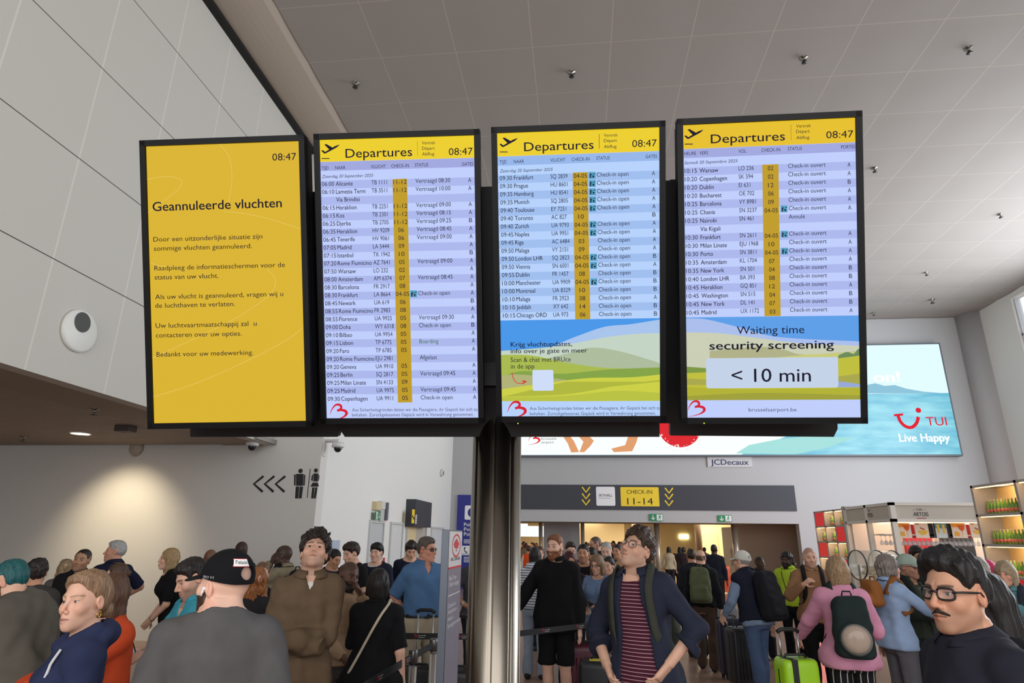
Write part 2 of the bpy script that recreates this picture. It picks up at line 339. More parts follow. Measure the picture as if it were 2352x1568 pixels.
def board(s, rows, A, Z, head, date, icons, lastslot, hpx=10.4):
    """rows: (slot, time, name, flight, checkin, status, gate); A/Z: first/last photo anchors of the six columns"""
    L = lambda j, k: (A[j][0]+(Z[j][0]-A[j][0])*k/lastslot, A[j][1]+(Z[j][1]-A[j][1])*k/lastslot)
    t1, t2, t3, t4, t5, t6, g = MB(), MB(), MB(), MB(), MB(), MB(), MB(); spots = []
    for sl_, tm, nm, fl_, ck, st, gt in rows:
        if tm: s.T(t1, tm, *L(0, sl_), hpx, 28.2)
        if nm:
            s.T(t2, nm, *L(1, sl_), hpx, None, bold=0.009, sx=0.86)
        if fl_: s.T(t3, fl_, *L(2, sl_), hpx, sx=0.79)
        if ck: s.T(t4, ck, *L(3, sl_), hpx, 30.5 if len(ck) == 5 else 13, 'C')
        if st: s.T(g if st == 'Boarding' else t5, st, *L(4, sl_), hpx, sx=0.88)
        if gt: s.T(t6, gt, *L(5, sl_), hpx, 7.5, 'C')
        if sl_ in icons: x, y = L(4, sl_); spots.append((x-18.6, y+4.2))
    for nme, mb in (('departure_times', t1), ('destinations', t2), ('flight_numbers', t3), ('check_in_numbers', t4), ('flight_statuses', t5), ('gate_letters', t6)): s.part(nme, mb, INK)
    if g.v: s.part('boarding_status', g, mat('screen_green', (10, 30, 16), 0.5, emit=1.0, ergb=(28, 96, 44)))
    bag_icons(s, spots, 16)
    h = MB()
    for body, px, py, al in head: s.T(h, body, px, py, 8.3, None, al, sx=0.80)
    s.part('column_titles', h, INK)
    d = MB(); s.T(d, date[0], date[1], date[2], 7.4, date[3], shear=0.25); s.part('date_line', d, INK)
def header(s, dx, dy, x1, bar, words, clock, ic):
    h = MB(); s.T(h, 'Departures', dx, dy, 21.5, x1-dx, bold=0.006); s.T(h, '08:47', clock[0], clock[1], 17, clock[2]-clock[0], bold=-0.006)
    for w_, (px, py), wd in words: s.T(h, w_, px, py, 7.8, wd)
    a = s.fr.uv(bar[0], bar[1]); b = s.fr.uv(bar[0]+1.2, bar[2]); rect(h, s.fr, a[0], b[1], b[0], a[1], 0.0016)
    plane_icon(h, s, *ic); s.part('header_lettering', h, INK)
def stripes(s, rows_px, first, last, n, px, m0, m1, lastextra=0.0):
    v0 = s.fr.uv(px, first)[1]; v1 = s.fr.uv(px, last)[1]; dv = (v0-v1)/(n-1); a = MB()
    for i in range(0, n, 2): rect(a, s.fr, -s.w, v0-dv*(i+0.5), s.w, v0-dv*(i-0.5), 0.0004)
    s.part('row_stripes', a, m1)
GRP = 'portrait departure screens on the steel column'
# --- notice
s1 = Scr(0, 'notice_screen', 'portrait screen with plain amber notice on cancelled flights, leftmost of four', GRP); s1.display(AMB)
m = MB(); s1.T(m, 'Geannuleerde vluchten', 351, 485, 22, 297, bold=0.014); s1.part('notice_title', m, INK)
m = MB(); s1.T(m, '08:47', 626, 369, 17, 55, bold=-0.006); s1.part('clock', m, INK)
m = MB()
for body, px, py, wd in (('Door een uitzonderlijke situatie zijn', 353, 555, 250), ('sommige vluchten geannuleerd.', 354, 576, 225), ('Raadpleeg de informatieschermen voor de', 355, 621, 300), ('status van uw vlucht.', 355.5, 642, 147),
                         ('Als uw vlucht is geannuleerd, vragen wij u', 357, 687, 294), ('de luchthaven te verlaten.', 357, 707, 183), ('Uw luchtvaartmaatschappij zal  u', 358, 753, 232), ('contacteren over uw opties.', 358.5, 775, 197), ('Bedankt voor uw medewerking.', 360, 819, 222)):
    s1.T(m, body, px, py, 11.5, wd)
s1.part('notice_text', m, INK)
m = MB()
for pts in ([(504, 330), (526, 360), (533, 400), (530, 440), (524, 465)], [(337, 412), (375, 406), (405, 408), (418, 418), (408, 436), (380, 458), (340, 488)], [(515, 486), (560, 490), (620, 503), (692, 526)],
            [(345, 602), (365, 610), (400, 612)], [(612, 617), (632, 640), (626, 668), (590, 700), (520, 742), (420, 790), (350, 822)], [(696, 752), (650, 786), (560, 832), (450, 880), (352, 911)]):
    stroke(m, s1.fr, [s1.fr.uv(*p) for p in bez(pts, 8)], 0.0022, 0.0008)
s1.part('curved_lines', m, screen_mat('pale_amber', (232, 204, 110)))
# --- departures
LAV = screen_mat('screen_lavender', (192, 206, 252)); LAV2 = screen_mat('screen_lavender_dark', (172, 184, 236)); LAVH = screen_mat('screen_lavender_head', (160, 168, 222))
SKY = screen_mat('screen_pale_blue', (182, 210, 252)); SKY2 = screen_mat('screen_pale_blue_dark', (160, 190, 238)); SKYH = screen_mat('screen_blue_head', (150, 182, 234))
GOLD = screen_mat('screen_gold', (192, 156, 36)); RED = screen_mat('screen_red', (214, 32, 52))
def vt(*t):
    o = []
    for r in t: o.append(r)
    return o
V_ = 'Vertraagd '
rows2 = [(0, '06:00', 'Alicante', 'TB 1111', '11-12', V_+'08:30', 'A'), (1, '06:10', 'Lamezia Term', 'TB 3511', '11-12', V_+'10:00', 'A'), (2, '', 'Via Brindisi', '', '', '', ''), (3, '06:15', 'Heraklion', 'TB 2251', '11-12', V_+'09:00', 'A'),
 (4, '06:15', 'Kos', 'TB 2301', '11-12', V_+'08:15', 'A'), (5, '06:25', 'Djerba', 'TB 2705', '11-12', V_+'09:25', 'B'), (6, '06:35', 'Heraklion', 'HV 9209', '06', V_+'08:45', 'A'), (7, '06:45', 'Tenerife', 'HV 9061', '06', V_+'09:00', 'A'),
 (8, '07:05', 'Madrid', 'LA 5444', '09', '', 'A'), (9, '07:15', 'Istanbul', 'TK 1942', '10', '', 'B'), (10, '07:20', 'Rome Fiumicino', 'AZ 7641', '05', V_+'09:00', 'A'), (11, '07:50', 'Warsaw', 'LO 232', '02', '', 'A'),
 (12, '08:00', 'Amsterdam', 'AM 6374', '07', V_+'08:45', 'A'), (13, '08:30', 'Barcelona', 'FR 2917', '08', '', 'A'), (14, '08:30', 'Frankfurt', 'LA 8664', '04-05', 'Check-in open', 'A'), (15, '08:45', 'Newark', 'UA 619', '06', '', 'B'),
 (16, '08:55', 'Rome Fiumicino', 'FR 2983', '08', '', 'A'), (17, '08:55', 'Florence', 'UA 9925', '05', V_+'09:30', 'A'), (18, '09:00', 'Doha', 'WY 6318', '08', 'Check-in open', 'B'), (19, '09:10', 'Bilbao', 'UA 9954', '05', '', 'A'),
 (20, '09:15', 'Lisbon', 'TP 6775', '05', 'Boarding', 'A'), (21, '09:20', 'Faro', 'TP 6785', '05', '', 'A'), (22, '09:20', 'Rome Fiumicino', 'EJU 2981', '', 'Afgelast', ''), (23, '09:20', 'Geneva', 'UA 9910', '05', '', 'A'),
 (24, '09:25', 'Berlin', 'SQ 2817', '05', V_+'09:45', 'A'), (25, '09:25', 'Milan Linate', 'SN 4133', '09', '', 'A'), (26, '09:25', 'Madrid', 'UA 9975', '05', V_+'09:45', 'A'), (27, '09:30', 'Copenhagen', 'UA 9911', '05', 'Check-in open', 'A')]
s2 = Scr(1, 'departure_screen', 'portrait departures screen with a full list of flights, second from left', GRP); s2.display(LAV)
stripes(s2, None, 420.5, 913.5, 28, 912, LAV, LAV2)
a = MB(); s2.band(a, 300, 367, 912); s2.part('header_band', a, YEL)
a = MB(); s2.band(a, 367.5, 388, 912, 0.0008); s2.part('title_band', a, LAVH)
def goldcol(s, tl, tr, bl, br, extra=None):
    a = MB(); poly(a, s.fr, [s.fr.uv(*p) for p in (bl, br, tr, tl)], 0.001); s.part('check_in_column', a, GOLD)
goldcol(s2, (901.6, 411.5), (935, 410), (914, 924), (947, 923.5))
board(s2, rows2, [(739.7, 427.5), (771.5, 426.8), (853.4, 424), (919, 422.8), (954.4, 420.4), (1079, 418)], [(752.8, 920.5), (784, 920), (865.5, 919), (930.5, 918), (966.6, 917), (1090.4, 916)],
      [('TIJD', 739, 390, 'L'), ('NAAR', 770.3, 389, 'L'), ('VLUCHT', 852, 386.5, 'L'), ('CHECK-IN', 899, 385, 'L'), ('STATUS', 953, 383, 'L'), ('GATES', 1087, 380, 'R')], ('Zaterdag 20 September 2025', 739.7, 409, 118), {14}, 27)
header(s2, 794, 362.5, 947, (958.5, 324.5, 358), [('Vertrek', (969, 332), 31), ('Départ', (969.5, 344.5), 29), ('Abflug', (969.7, 357.3), 28)], (1031, 356.5, 1086), (739, 365, 1.0))
def footer(s, px, py, tx, lines, k):
    a = MB(); u, v = s.fr.uv(px, py); airport_logo(a, s.fr, u, v, k); s.part('airport_logo', a, RED)
    a = MB()
    for body, x, y, hh, wd, al in lines: s.T(a, body, x, y, hh, wd, al)
    s.part('footer_text', a, mat('screen_ink_grey', (20, 20, 26), 0.5, emit=1.0, ergb=(62, 64, 96)))
SI = ('Aus Sicherheitsgründen bitten wir die Passagiere, ihr Gepäck bei sich zu', 'behalten. Zurückgelassenes Gepäck wird in Verwahrung genommen.')
footer(s2, 756, 966, 0, [(SI[0], 809, 944.5, 8, 288, 'L'), (SI[1], 809, 956, 8, 279, 'L')], 0.088)
rows3 = [(0, '09:30', 'Frankfurt', 'SQ 2839', '04-05', 'A'), (1, '09:30', 'Prague', 'HU 8601', '04-05', 'A'), (2, '09:35', 'Hamburg', 'HU 8541', '04-05', 'A'), (3, '09:35', 'Munich', 'SQ 2805', '04-05', 'A'), (4, '09:40', 'Toulouse', 'EY 7251', '04-05', 'A'),
 (5, '09:40', 'Toronto', 'AC 827', '10', 'B'), (6, '09:40', 'Zurich', 'UA 9793', '04-05', 'A'), (7, '09:45', 'Naples', 'UA 9951', '04-05', 'A'), (8, '09:45', 'Riga', 'AC 6484', '03', 'A'), (9, '09:50', 'Malaga', 'VY 2151', '09', 'A'),
 (10, '09:50', 'London LHR', 'SQ 2823', '04-05', 'B'), (11, '09:50', 'Vienna', 'SN 6001', '04-05', 'A'), (12, '09:55', 'Dublin', 'FR 1457', '08', 'B'), (13, '10:00', 'Manchester', 'UA 9909', '04-05', 'B'), (14, '10:00', 'Montreal', 'UA 8329', '10', 'B'),
 (15, '10:10', 'Malaga', 'FR 2923', '08', 'A'), (16, '10:10', 'Jeddah', 'XY 642', '14', 'B'), (17, '10:15', 'Chicago ORD', 'UA 973', '06', 'B')]
rows3 = [(a_, b_, c_, d_, e_, '' if a_ == 5 else 'Check-in open', g_) for a_, b_, c_, d_, e_, g_ in rows3]
s3 = Scr(2, 'departure_screen', 'portrait departures screen with pale blue list above a hill scene about flight updates', GRP); s3.display(SKY)
stripes(s3, None, 406.5, 724, 18, 1333, SKY, SKY2)
a = MB(); s3.band(a, 285, 353, 1333); s3.part('header_band', a, YEL)
a = MB(); s3.band(a, 353.5, 374.5, 1333, 0.0008); s3.part('title_band', a, SKYH)
goldcol(s3, (1315.2, 396.2), (1350, 395.2), (1321.3, 733.3), (1355.8, 732.6))
board(s3, rows3, [(1148, 414.3), (1180.5, 413.2), (1264.6, 410.2), (1333, 408.5), (1370.5, 406), (1500.8, 402.5)], [(1155.3, 729.3), (1186.8, 728.6), (1270.9, 727), (1338.5, 727), (1375.8, 725.7), (1505.7, 724.5)],
      [('TIJD', 1147.6, 376, 'L'), ('NAAR', 1179.8, 375, 'L'), ('VLUCHT', 1264, 371.7, 'L'), ('CHECK-IN', 1313, 370, 'L'), ('STATUS', 1369.5, 367.3, 'L'), ('GATES', 1509, 362.5, 'R')], ('Zaterdag 20 September 2025', 1148, 396.3, 122), {0, 1, 2, 3, 4, 6, 7, 10, 11, 13}, 17)
header(s3, 1204, 347.5, 1363.5, (1375.8, 307.5, 341.7), [('Vertrek', (1386.8, 314.5), 32), ('Départ', (1387, 326.8), 30), ('Abflug', (1387, 340.5), 29)], (1452, 338, 1508.5), (1148, 350, 1.0))
def scene_bands(s, layers):
    for i, (nm, rgb, pts) in enumerate(layers):
        a = MB(); q = [s.fr.uv(*p) for p in pts]; q = [(min(max(u_, -s.w), s.w), v_) for u_, v_ in q]; poly(a, s.fr, q, 0.0010+0.00012*i); s.part(nm, a, screen_mat('scene_%d_%d_%d' % rgb, rgb))
def top_bot(top, xb0, xb1, yb): return bez(top, 8)+[(xb1, yb), (xb0, yb)]
scene_bands(s3, [('picture_sky', (72, 150, 232), [(1140, 736), (1530, 730), (1535, 921), (1140, 921)]),
    ('far_hill', (168, 196, 236), top_bot([(1280, 790), (1330, 770), (1390, 750), (1450, 744), (1530, 731)], 1270, 1535, 921)),
    ('far_hill', (196, 212, 196), top_bot([(1145, 806), (1250, 798), (1330, 786), (1400, 773), (1470, 766), (1530, 765)], 1140, 1535, 921)),
    ('middle_hill', (172, 188, 156), top_bot([(1260, 822), (1310, 810), (1360, 798), (1430, 808), (1530, 838)], 1265, 1535, 921)),
    ('middle_hill', (168, 186, 78), top_bot([(1145, 815), (1220, 816), (1310, 834), (1400, 845), (1530, 845)], 1140, 1535, 921)),
    ('dark_meadow', (132, 164, 70), top_bot([(1148, 866), (1200, 852), (1290, 858), (1400, 848), (1530, 843)], 1140, 1535, 921)),
    ('near_meadow', (176, 178, 120), top_bot([(1148, 862), (1200, 860), (1300, 872), (1400, 884), (1530, 868)], 1140, 1535, 921)),
    ('near_meadow', (204, 208, 70), top_bot([(1148, 894), (1250, 880), (1350, 868), (1450, 866), (1530, 858)], 1140, 1535, 921)),
    ('near_meadow', (176, 184, 62), top_bot([(1148, 911), (1300, 905), (1420, 885), (1530, 872)], 1300, 1535, 876)),
    ('near_meadow', (186, 194, 66), top_bot([(1148, 912), (1300, 908), (1420, 897), (1530, 903)], 1140, 1535, 921))])
a = MB()
for body, px, py, hh, wd, bo in (('Krijg vluchtupdates,', 1173, 796, 11.5, 141, .010), ('info over je gate en meer', 1173, 811, 11, 176, .010), ('Scan & chat met BRUce', 1173, 831, 11, 138, 0), ('in de app', 1173.5, 846, 11, 54, 0)): s3.T(a, body, px, py, hh, wd, bold=bo, lift=0.003)
s3.part('picture_text', a, INK)
a = MB(); stroke(a, s3.fr, [s3.fr.uv(*p) for p in bez([(1176, 855), (1179, 868), (1188, 879), (1204, 879)], 6)], 0.0036, 0.003)
poly(a, s3.fr, [s3.fr.uv(*p) for p in ((1200, 883), (1201, 880), (1205, 878), (1199, 875), (1200, 873), (1211, 875))], 0.003); s3.part('curved_arrow', a, RED)
a = MB(); q0 = s3.fr.uv(1223.5, 897); q1 = s3.fr.uv(1271, 849); poly(a, s3.fr, rrect_pts(q0[0], q0[1], q1[0], q1[1], 0.008), 0.0026); s3.part('white_tile', a, screen_mat('tile_white', (206, 220, 248)))
a = MB(); s3.band(a, 921, 968, 1340, 0.0026); s3.part('footer_band', a, SKY)
footer(s3, 1163, 962, 0, [(SI[0], 1217, 941, 8, 300, 'L'), (SI[1], 1217, 953, 8, 289, 'L')], 0.092)
for ch in s3.disp.children:
    if ch.name.startswith(('airport_logo', 'footer_text')): ch.location = s3.fr.n*0.0016
rows4 = [(0, '10:15', 'Warsaw', 'LO 236', '02', 'A'), (1, '10:20', 'Copenhagen', 'SK 594', '02', 'A'), (2, '10:20', 'Dublin', 'EI 631', '12', 'B'), (3, '10:20', 'Bucharest', 'OE 702', '06', 'A'), (4, '10:25', 'Barcelona', 'VY 8981', '09', 'A'), (5, '10:25', 'Chania', 'SN 3237', '04-05', 'A'),
 (6, '10:25', 'Nairobi', 'SN 461', '', ''), (7, '', 'Via Kigali', '', '', ''), (8, '10:30', 'Frankfurt', 'SN 2611', '04-05', 'A'), (9, '10:30', 'Milan Linate', 'EJU 1968', '10', 'A'), (10, '10:30', 'Porto', 'SN 3811', '04-05', 'A'), (11, '10:35', 'Amsterdam', 'KL 1704', '07', 'A'),
 (12, '10:35', 'New York', 'SN 501', '04', 'B'), (13, '10:40', 'London LHR', 'BA 393', '08', 'B'), (14, '10:45', 'Heraklion', 'GQ 851', '12', 'A'), (15, '10:45', 'Washington', 'SN 515', '04', 'B'), (16, '10:45', 'New York', 'DL 141', '07', 'B'), (17, '10:45', 'Madrid', 'UX 1172', '03', 'A')]
rows4 = [(a_, b_, c_, d_, e_, {6: 'Annulé', 7: ''}.get(a_, 'Check-in ouvert'), g_) for a_, b_, c_, d_, e_, g_ in rows4]
s4 = Scr(3, 'departure_screen', 'portrait departures screen with a waiting time panel in its lower part, rightmost', GRP); s4.display(LAV)
stripes(s4, None, 387.5, 716.5, 18, 1770, LAV, LAV2)
a = MB(); s4.band(a, 262, 334.5, 1768); s4.part('header_band', a, screen_mat('screen_yellow_deep', (230, 192, 40)))
a = MB(); s4.band(a, 335, 355.5, 1768, 0.0008); s4.part('title_band', a, LAVH)
goldcol(s4, (1750.6, 378.2), (1788, 376.8), (1755.8, 726), (1793, 725.5))
board(s4, rows4, [(1572.3, 397.6), (1606.5, 396.8), (1696.3, 391.5), (1769.7, 391.2), (1810, 386), (1950, 382.8)], [(1577.2, 722.8), (1611.2, 722), (1701.3, 718.6), (1774, 720.4), (1814.2, 716), (1954.5, 717)],
      [('HEURE', 1571.5, 357, 'L'), ('VERS', 1606.3, 355.5, 'L'), ('VOL', 1696, 351.5, 'L'), ('CHECK-IN', 1748.7, 349, 'L'), ('STATUS', 1809.2, 346, 'L'), ('PORTES', 1964, 340.3, 'R')], ('Samedi 20 Septembre 2025', 1571.6, 377.5, 123), {5, 8, 10}, 17)
header(s4, 1632.5, 329.5, 1803, (1816, 286.5, 322), [('Vertrek', (1828.5, 293.5), 34), ('Départ', (1828.5, 306), 31), ('Abflug', (1828.7, 320), 30)], (1897.5, 318, 1960), (1572.5, 332, 1.04))
scene_bands(s4, [('picture_sky', (92, 158, 232), [(1565, 729), (1980, 724), (1985, 919), (1565, 919)]),
    ('far_hill', (170, 190, 236), top_bot([(1565, 731), (1620, 733), (1700, 752), (1790, 774), (1980, 784)], 1565, 1985, 919)),
    ('far_hill', (202, 206, 180), top_bot([(1565, 763), (1650, 765), (1740, 776), (1840, 788), (1985, 794)], 1565, 1985, 919)),
    ('middle_hill', (176, 176, 136), top_bot([(1630, 806), (1740, 796), (1800, 803), (1850, 814), (1985, 805)], 1630, 1985, 822)),
    ('middle_hill', (200, 202, 120), top_bot([(1850, 814), (1900, 812), (1985, 806)], 1640, 1985, 835)),
    ('dark_meadow', (124, 150, 66), top_bot([(1565, 841), (1620, 845), (1760, 856), (1985, 860)], 1565, 1985, 919)),
    ('bush', (106, 138, 92), bez([(1925, 816), (1945, 808), (1960, 812), (1970, 802), (1985, 796)], 6)+[(1985, 824), (1925, 822)]),
    ('near_meadow', (192, 190, 60), top_bot([(1565, 857), (1700, 850), (1850, 832), (1985, 815)], 1565, 1985, 919)),
    ('near_meadow', (170, 168, 76), top_bot([(1565, 868), (1700, 874), (1850, 872), (1985, 856)], 1565, 1985, 884)),
    ('stream', (150, 168, 216), top_bot([(1880, 877), (1930, 876), (1985, 884)], 1880, 1985, 889)),
    ('near_meadow', (178, 178, 52), top_bot([(1565, 888), (1700, 893), (1850, 892), (1985, 890)], 1565, 1985, 919)),
    ('near_meadow', (160, 160, 56), top_bot([(1565, 910), (1750, 902), (1985, 908)], 1565, 1985, 919))])
a = MB(); q0 = s4.fr.uv(1622, 891.5); q1 = s4.fr.uv(1924, 819.5); poly(a, s4.fr, rrect_pts(q0[0], q0[1], q1[0], q1[1], 0.012), 0.0030); s4.part('waiting_time_tile', a, screen_mat('tile_pale', (196, 210, 232)))
a = MB()
for body, px, py, hh, wd, bo in (('Waiting time', 1692, 767, 19, 155, 0.0), ('security screening', 1629, 803, 20, 286, .018), ('< 10 min', 1680, 877, 32, 182, 0.004)): s4.T(a, body, px, py, hh, wd, bold=bo, lift=0.0034)
s4.part('waiting_time_text', a, INK)
a = MB(); s4.band(a, 918, 968, 1775, 0.0030); s4.part('footer_band', a, LAV)
footer(s4, 1577, 957, 0, [('brusselsairport.be', 1719, 944.5, 9, 110, 'L')], 0.078)
for ch in s4.disp.children:
    if ch.name.startswith(('airport_logo', 'footer_text')): ch.location = s4.fr.n*0.002
# power lamps on the lower bezels
for s, px in ((s3, 1190), (s4, 1616)):
    u_, v_ = s.fr.uv(px, 971); MB().ball(s.fr.p(u_, v_, 0.0125), 0.003, 8, 6).build('power_light', mat('led_green', (160, 230, 40), emit=1.5), s.root)
# --- steel mount behind them
mount = empty('screen_mount', (-0.4, 3.1, 2.35), 'black steel frame behind the four departure screens', 'frame')
dk = mat('mount_black', (20, 19, 23), 0.55, 0.3)
bfr = Frame(POSES[1][0], Matrix.Rotation(0.03, 3, 'Z') @ Vector((1, 0, 0)), Matrix.Rotation(0.03, 3, 'Z') @ (Matrix.Rotation(0.335, 3, 'X') @ Vector((0, 0, 1))))
back = Frame(bfr.p(0, 0, -0.19), bfr.ex, bfr.ey)
m = MB()
for pts in (((437, 1003), (775, 1003), (781, 985), (781, 440), (443, 440), (437, 985)), ((792, 1003), (1515, 1003), (1515, 972), (1540, 972), (1540, 414), (780, 440), (780, 985)), ((1540, 1000), (1915, 1003), (1924, 985), (1916, 410), (1540, 412))):
    m.prism([back.p(*back.uv(*p)) for p in pts], back.n*-0.05)
m.build('back_board', dk, mount)
m = MB()
for x in (600, 1000, 1330, 1740):
    for yy in (560, 860): u_, v_ = back.uv(x, yy); m.obox(back.o, back.ex, back.ey, back.n, (u_-0.1, v_-0.05, -0.01), (u_+0.1, v_+0.05, 0.09))
for s_ in (s1, s2, s3, s4): m.obox(s_.fr.o, s_.fr.ex, s_.fr.ey, s_.fr.n, (-0.1, -0.35, -0.34), (0.1, 0.05, -0.1165))
m.build('bracket', dk, mount)
# --- column
CY = 3.42
cl_, cr_ = atY(1087, 1000, CY), atY(1197, 1000, CY); cx = (cl_.x+cr_.x)/2; r = (cr_.x-cl_.x)/2
col = empty('steel_column', (cx, CY, 0), 'round brushed steel column carrying the departure screens', 'column')
stl = mat('brushed_steel', (126, 118, 108), 0.27, 1.0, bump=0.02, bscale=30)
prof = MB(); seg = 96; vs = []; fs = []
for k in range(seg):
    a = 2*PI*k/seg; rr = r-(0.012 if k % 12 in (0,) else 0.0); vs += [(cx+rr*math.cos(a), CY+rr*math.sin(a), 0.0), (cx+rr*math.cos(a), CY+rr*math.sin(a), 2.95)]
fs = [(2*k, 2*((k+1) % seg), 2*((k+1) % seg)+1, 2*k+1) for k in range(seg)]+[tuple(2*k+1 for k in range(seg))]
m = MB().add(vs, fs, True); m.s[-1] = False; m.build('shaft', stl, col)
MB().lathe([(r+0.03, 0), (r+0.03, 0.03), (r+0.012, 0.045)], (cx, CY, 0), seg=48).build('base_ring', stl, col)
MB().box((cx-0.1, CY-r-0.10, 2.62), (cx+0.1, CY-r+0.02, 2.9)).build('mounting_plate', dk, mount)
# ================================================================== signs and fittings
def wallframe(Y): return Frame((0, Y, 0), (1, 0, 0), (0, 0, 1))           # faces the viewer
def sidefr(X): return Frame((X, 0, 0), (0, 1, 0), (0, 0, 1))               # faces +X
GREYD = mat('sign_charcoal', (56, 58, 66), 0.6); WHT = mat('sign_white', (232, 232, 234), 0.5); YP = mat('sign_yellow', (240, 206, 40), 0.5); DARK = mat('sign_black', (28, 27, 30), 0.6); GRN = mat('exit_green', (26, 132, 84), 0.5)
# --- big backlit advertisement
LBY = 23.72; lf = wallframe(LBY)
lb = empty('light_box', (5.5, LBY, 4.9), 'huge backlit seaside advertisement high on the far wall', 'advertisement')
def lpts(pts): return [lf.uv(*p) for p in pts]
tr, br_ = lf.uv(2155, 790), lf.uv(2208, 1043); x1 = br_[0]; zb = br_[1]; zt = tr[1]; x0_ = -2.75
MB().box((x0_-0.06, LBY+0.01, zb-0.06), (x1+0.06, YF, zt+0.06)).build('casing', mat('lightbox_casing', (92, 100, 108), 0.5), lb)
def lbmat():
    m = mat('advert_sea', (8, 8, 8), 0.4, emit=1.0, ergb=(120, 200, 220)); nt = m.node_tree; b = nt.nodes['Principled BSDF']; N = nt.nodes.new; L = nt.links
    tc = N('ShaderNodeTexCoord'); mp = N('ShaderNodeMapping'); mp.inputs['Scale'].default_value = (0.35, 1, 1.6); L.new(tc.outputs['Object'], mp.inputs[0])
    n = N('ShaderNodeTexNoise'); n.inputs['Scale'].default_value = 2.2; n.inputs['Detail'].default_value = 6; L.new(mp.outputs[0], n.inputs['Vector'])
    cr = N('ShaderNodeValToRGB'); cr.color_ramp.elements[0].position = 0.30; cr.color_ramp.elements[0].color = srgb(70, 172, 204); cr.color_ramp.elements[1].position = 0.72; cr.color_ramp.elements[1].color = srgb(150, 220, 232)
    L.new(n.outputs['Fac'], cr.inputs[0]); L.new(cr.outputs[0], b.inputs['Emission Color']); return m
pic = MB().box((x0_, LBY, zb), (x1, LBY+0.01, zt)).build('picture', lbmat(), lb)
def lpart(nm, polys, rgb, k=1.0, lift=0.004):
    a = MB()
    for q in polys: poly(a, lf, q, lift)
    return a.build(nm, screen_mat('ad_%d_%d_%d' % rgb, rgb, k), pic)
hz = lf.uv(2100, 903)[1]
lpart('bright_sky', [[(x0_, hz), (x1, hz), (x1, zt), (x0_, zt)]], (222, 247, 250), 1.05)
lpart('distant_hills', [[lf.uv(*p) for p in ((1960, 903), (1990, 884), (2010, 880), (2032, 886), (2055, 884), (2080, 892), (2120, 899), (2170, 903))]], (142, 196, 218), 1.0, 0.006)
lpart('foam', [[(x0_, zb), (lf.uv(1700, 1030)[0], zb), (lf.uv(1850, 1000)[0], lf.uv(1850, 985)[1]), (lf.uv(1700, 960)[0], hz), (x0_, hz)]], (240, 246, 244), 1.1, 0.005)
lpart('shallow_water', [[lf.uv(*p) for p in ((1690, 1041), (1720, 1022), (1790, 1008), (1870, 1000), (1960, 1006), (1900, 1028), (1830, 1042))]], (168, 226, 222), 1.0, 0.0055)
SK = (226, 160, 112)
lpart('swimmer_legs', [[lf.uv(*p) for p in q] for q in (((1285, 990), (1300, 990), (1318, 1012), (1330, 1038), (1312, 1039), (1304, 1018)), ((1318, 990), (1342, 990), (1364, 1012), (1356, 1024), (1342, 1038), (1331, 1038), (1340, 1014)), ((1448, 985), (1470, 985), (1462, 1015), (1452, 1036), (1410, 1038), (1404, 1030), (1436, 1022)))], SK, 1.0, 0.008)
cxy = lf.uv(1560, 978); lpart('red_ball', [arc_pts(cxy[0], cxy[1], 0.80, 0, 360, 40)], (222, 40, 48), 1.0, 0.008)
a = MB(); random.seed(4)
for i in range(60):
    t = random.uniform(200, 330); rr = random.uniform(0.70, 0.96); poly(a, lf, arc_pts(cxy[0]+rr*math.cos(math.radians(t)), cxy[1]+rr*math.sin(math.radians(t)), random.uniform(0.01, 0.03), 0, 360, 6), 0.0085)
a.build('spray', screen_mat('ad_spray', (250, 235, 235), 1.0), pic)
a = MB(); q = lf.uv(2007, 877); text(a, lf, 'on!', q[0], q[1], 0.40, lf.uv(2069, 877)[0]-q[0], bold=0.03, lift=0.01); q = lf.uv(2066, 1014); text(a, lf, 'Live Happy', q[0], q[1], 0.30, lf.uv(2183, 1014)[0]-q[0], bold=0.03, lift=0.01)
a.build('white_lettering', screen_mat('ad_white', (250, 252, 252), 1.25), pic)
a = MB(); q = lf.uv(2129, 977); text(a, lf, 'TUI', q[0], q[1], 0.33, lf.uv(2176, 977)[0]-q[0], lift=0.01)
stroke(a, lf, lpts(bez([(2062, 953), (2068, 968), (2080, 979), (2094, 981), (2105, 971), (2109, 957)], 8)), 0.115, 0.01); poly(a, lf, lpts([(2053, 956), (2053, 951), (2074, 949), (2074, 954)]), 0.0105)
q = lf.uv(2109, 942); poly(a, lf, arc_pts(q[0], q[1], 0.095, 0, 360, 20), 0.01)
q = lf.uv(1212, 1022); airport_logo(a, lf, q[0], q[1], 0.42, 0.01); a.build('red_logo', screen_mat('ad_red', (228, 20, 44), 1.0), pic)
a = MB(); q = lf.uv(1243, 1010); text(a, lf, 'brussels', q[0], q[1], 0.10, lf.uv(1278, 1010)[0]-q[0], lift=0.01); q = lf.uv(1243, 1018); text(a, lf, 'airport', q[0], q[1], 0.10, lf.uv(1272, 1018)[0]-q[0], lift=0.01); a.build('small_lettering', screen_mat('ad_grey', (110, 110, 110), 1.0), pic)
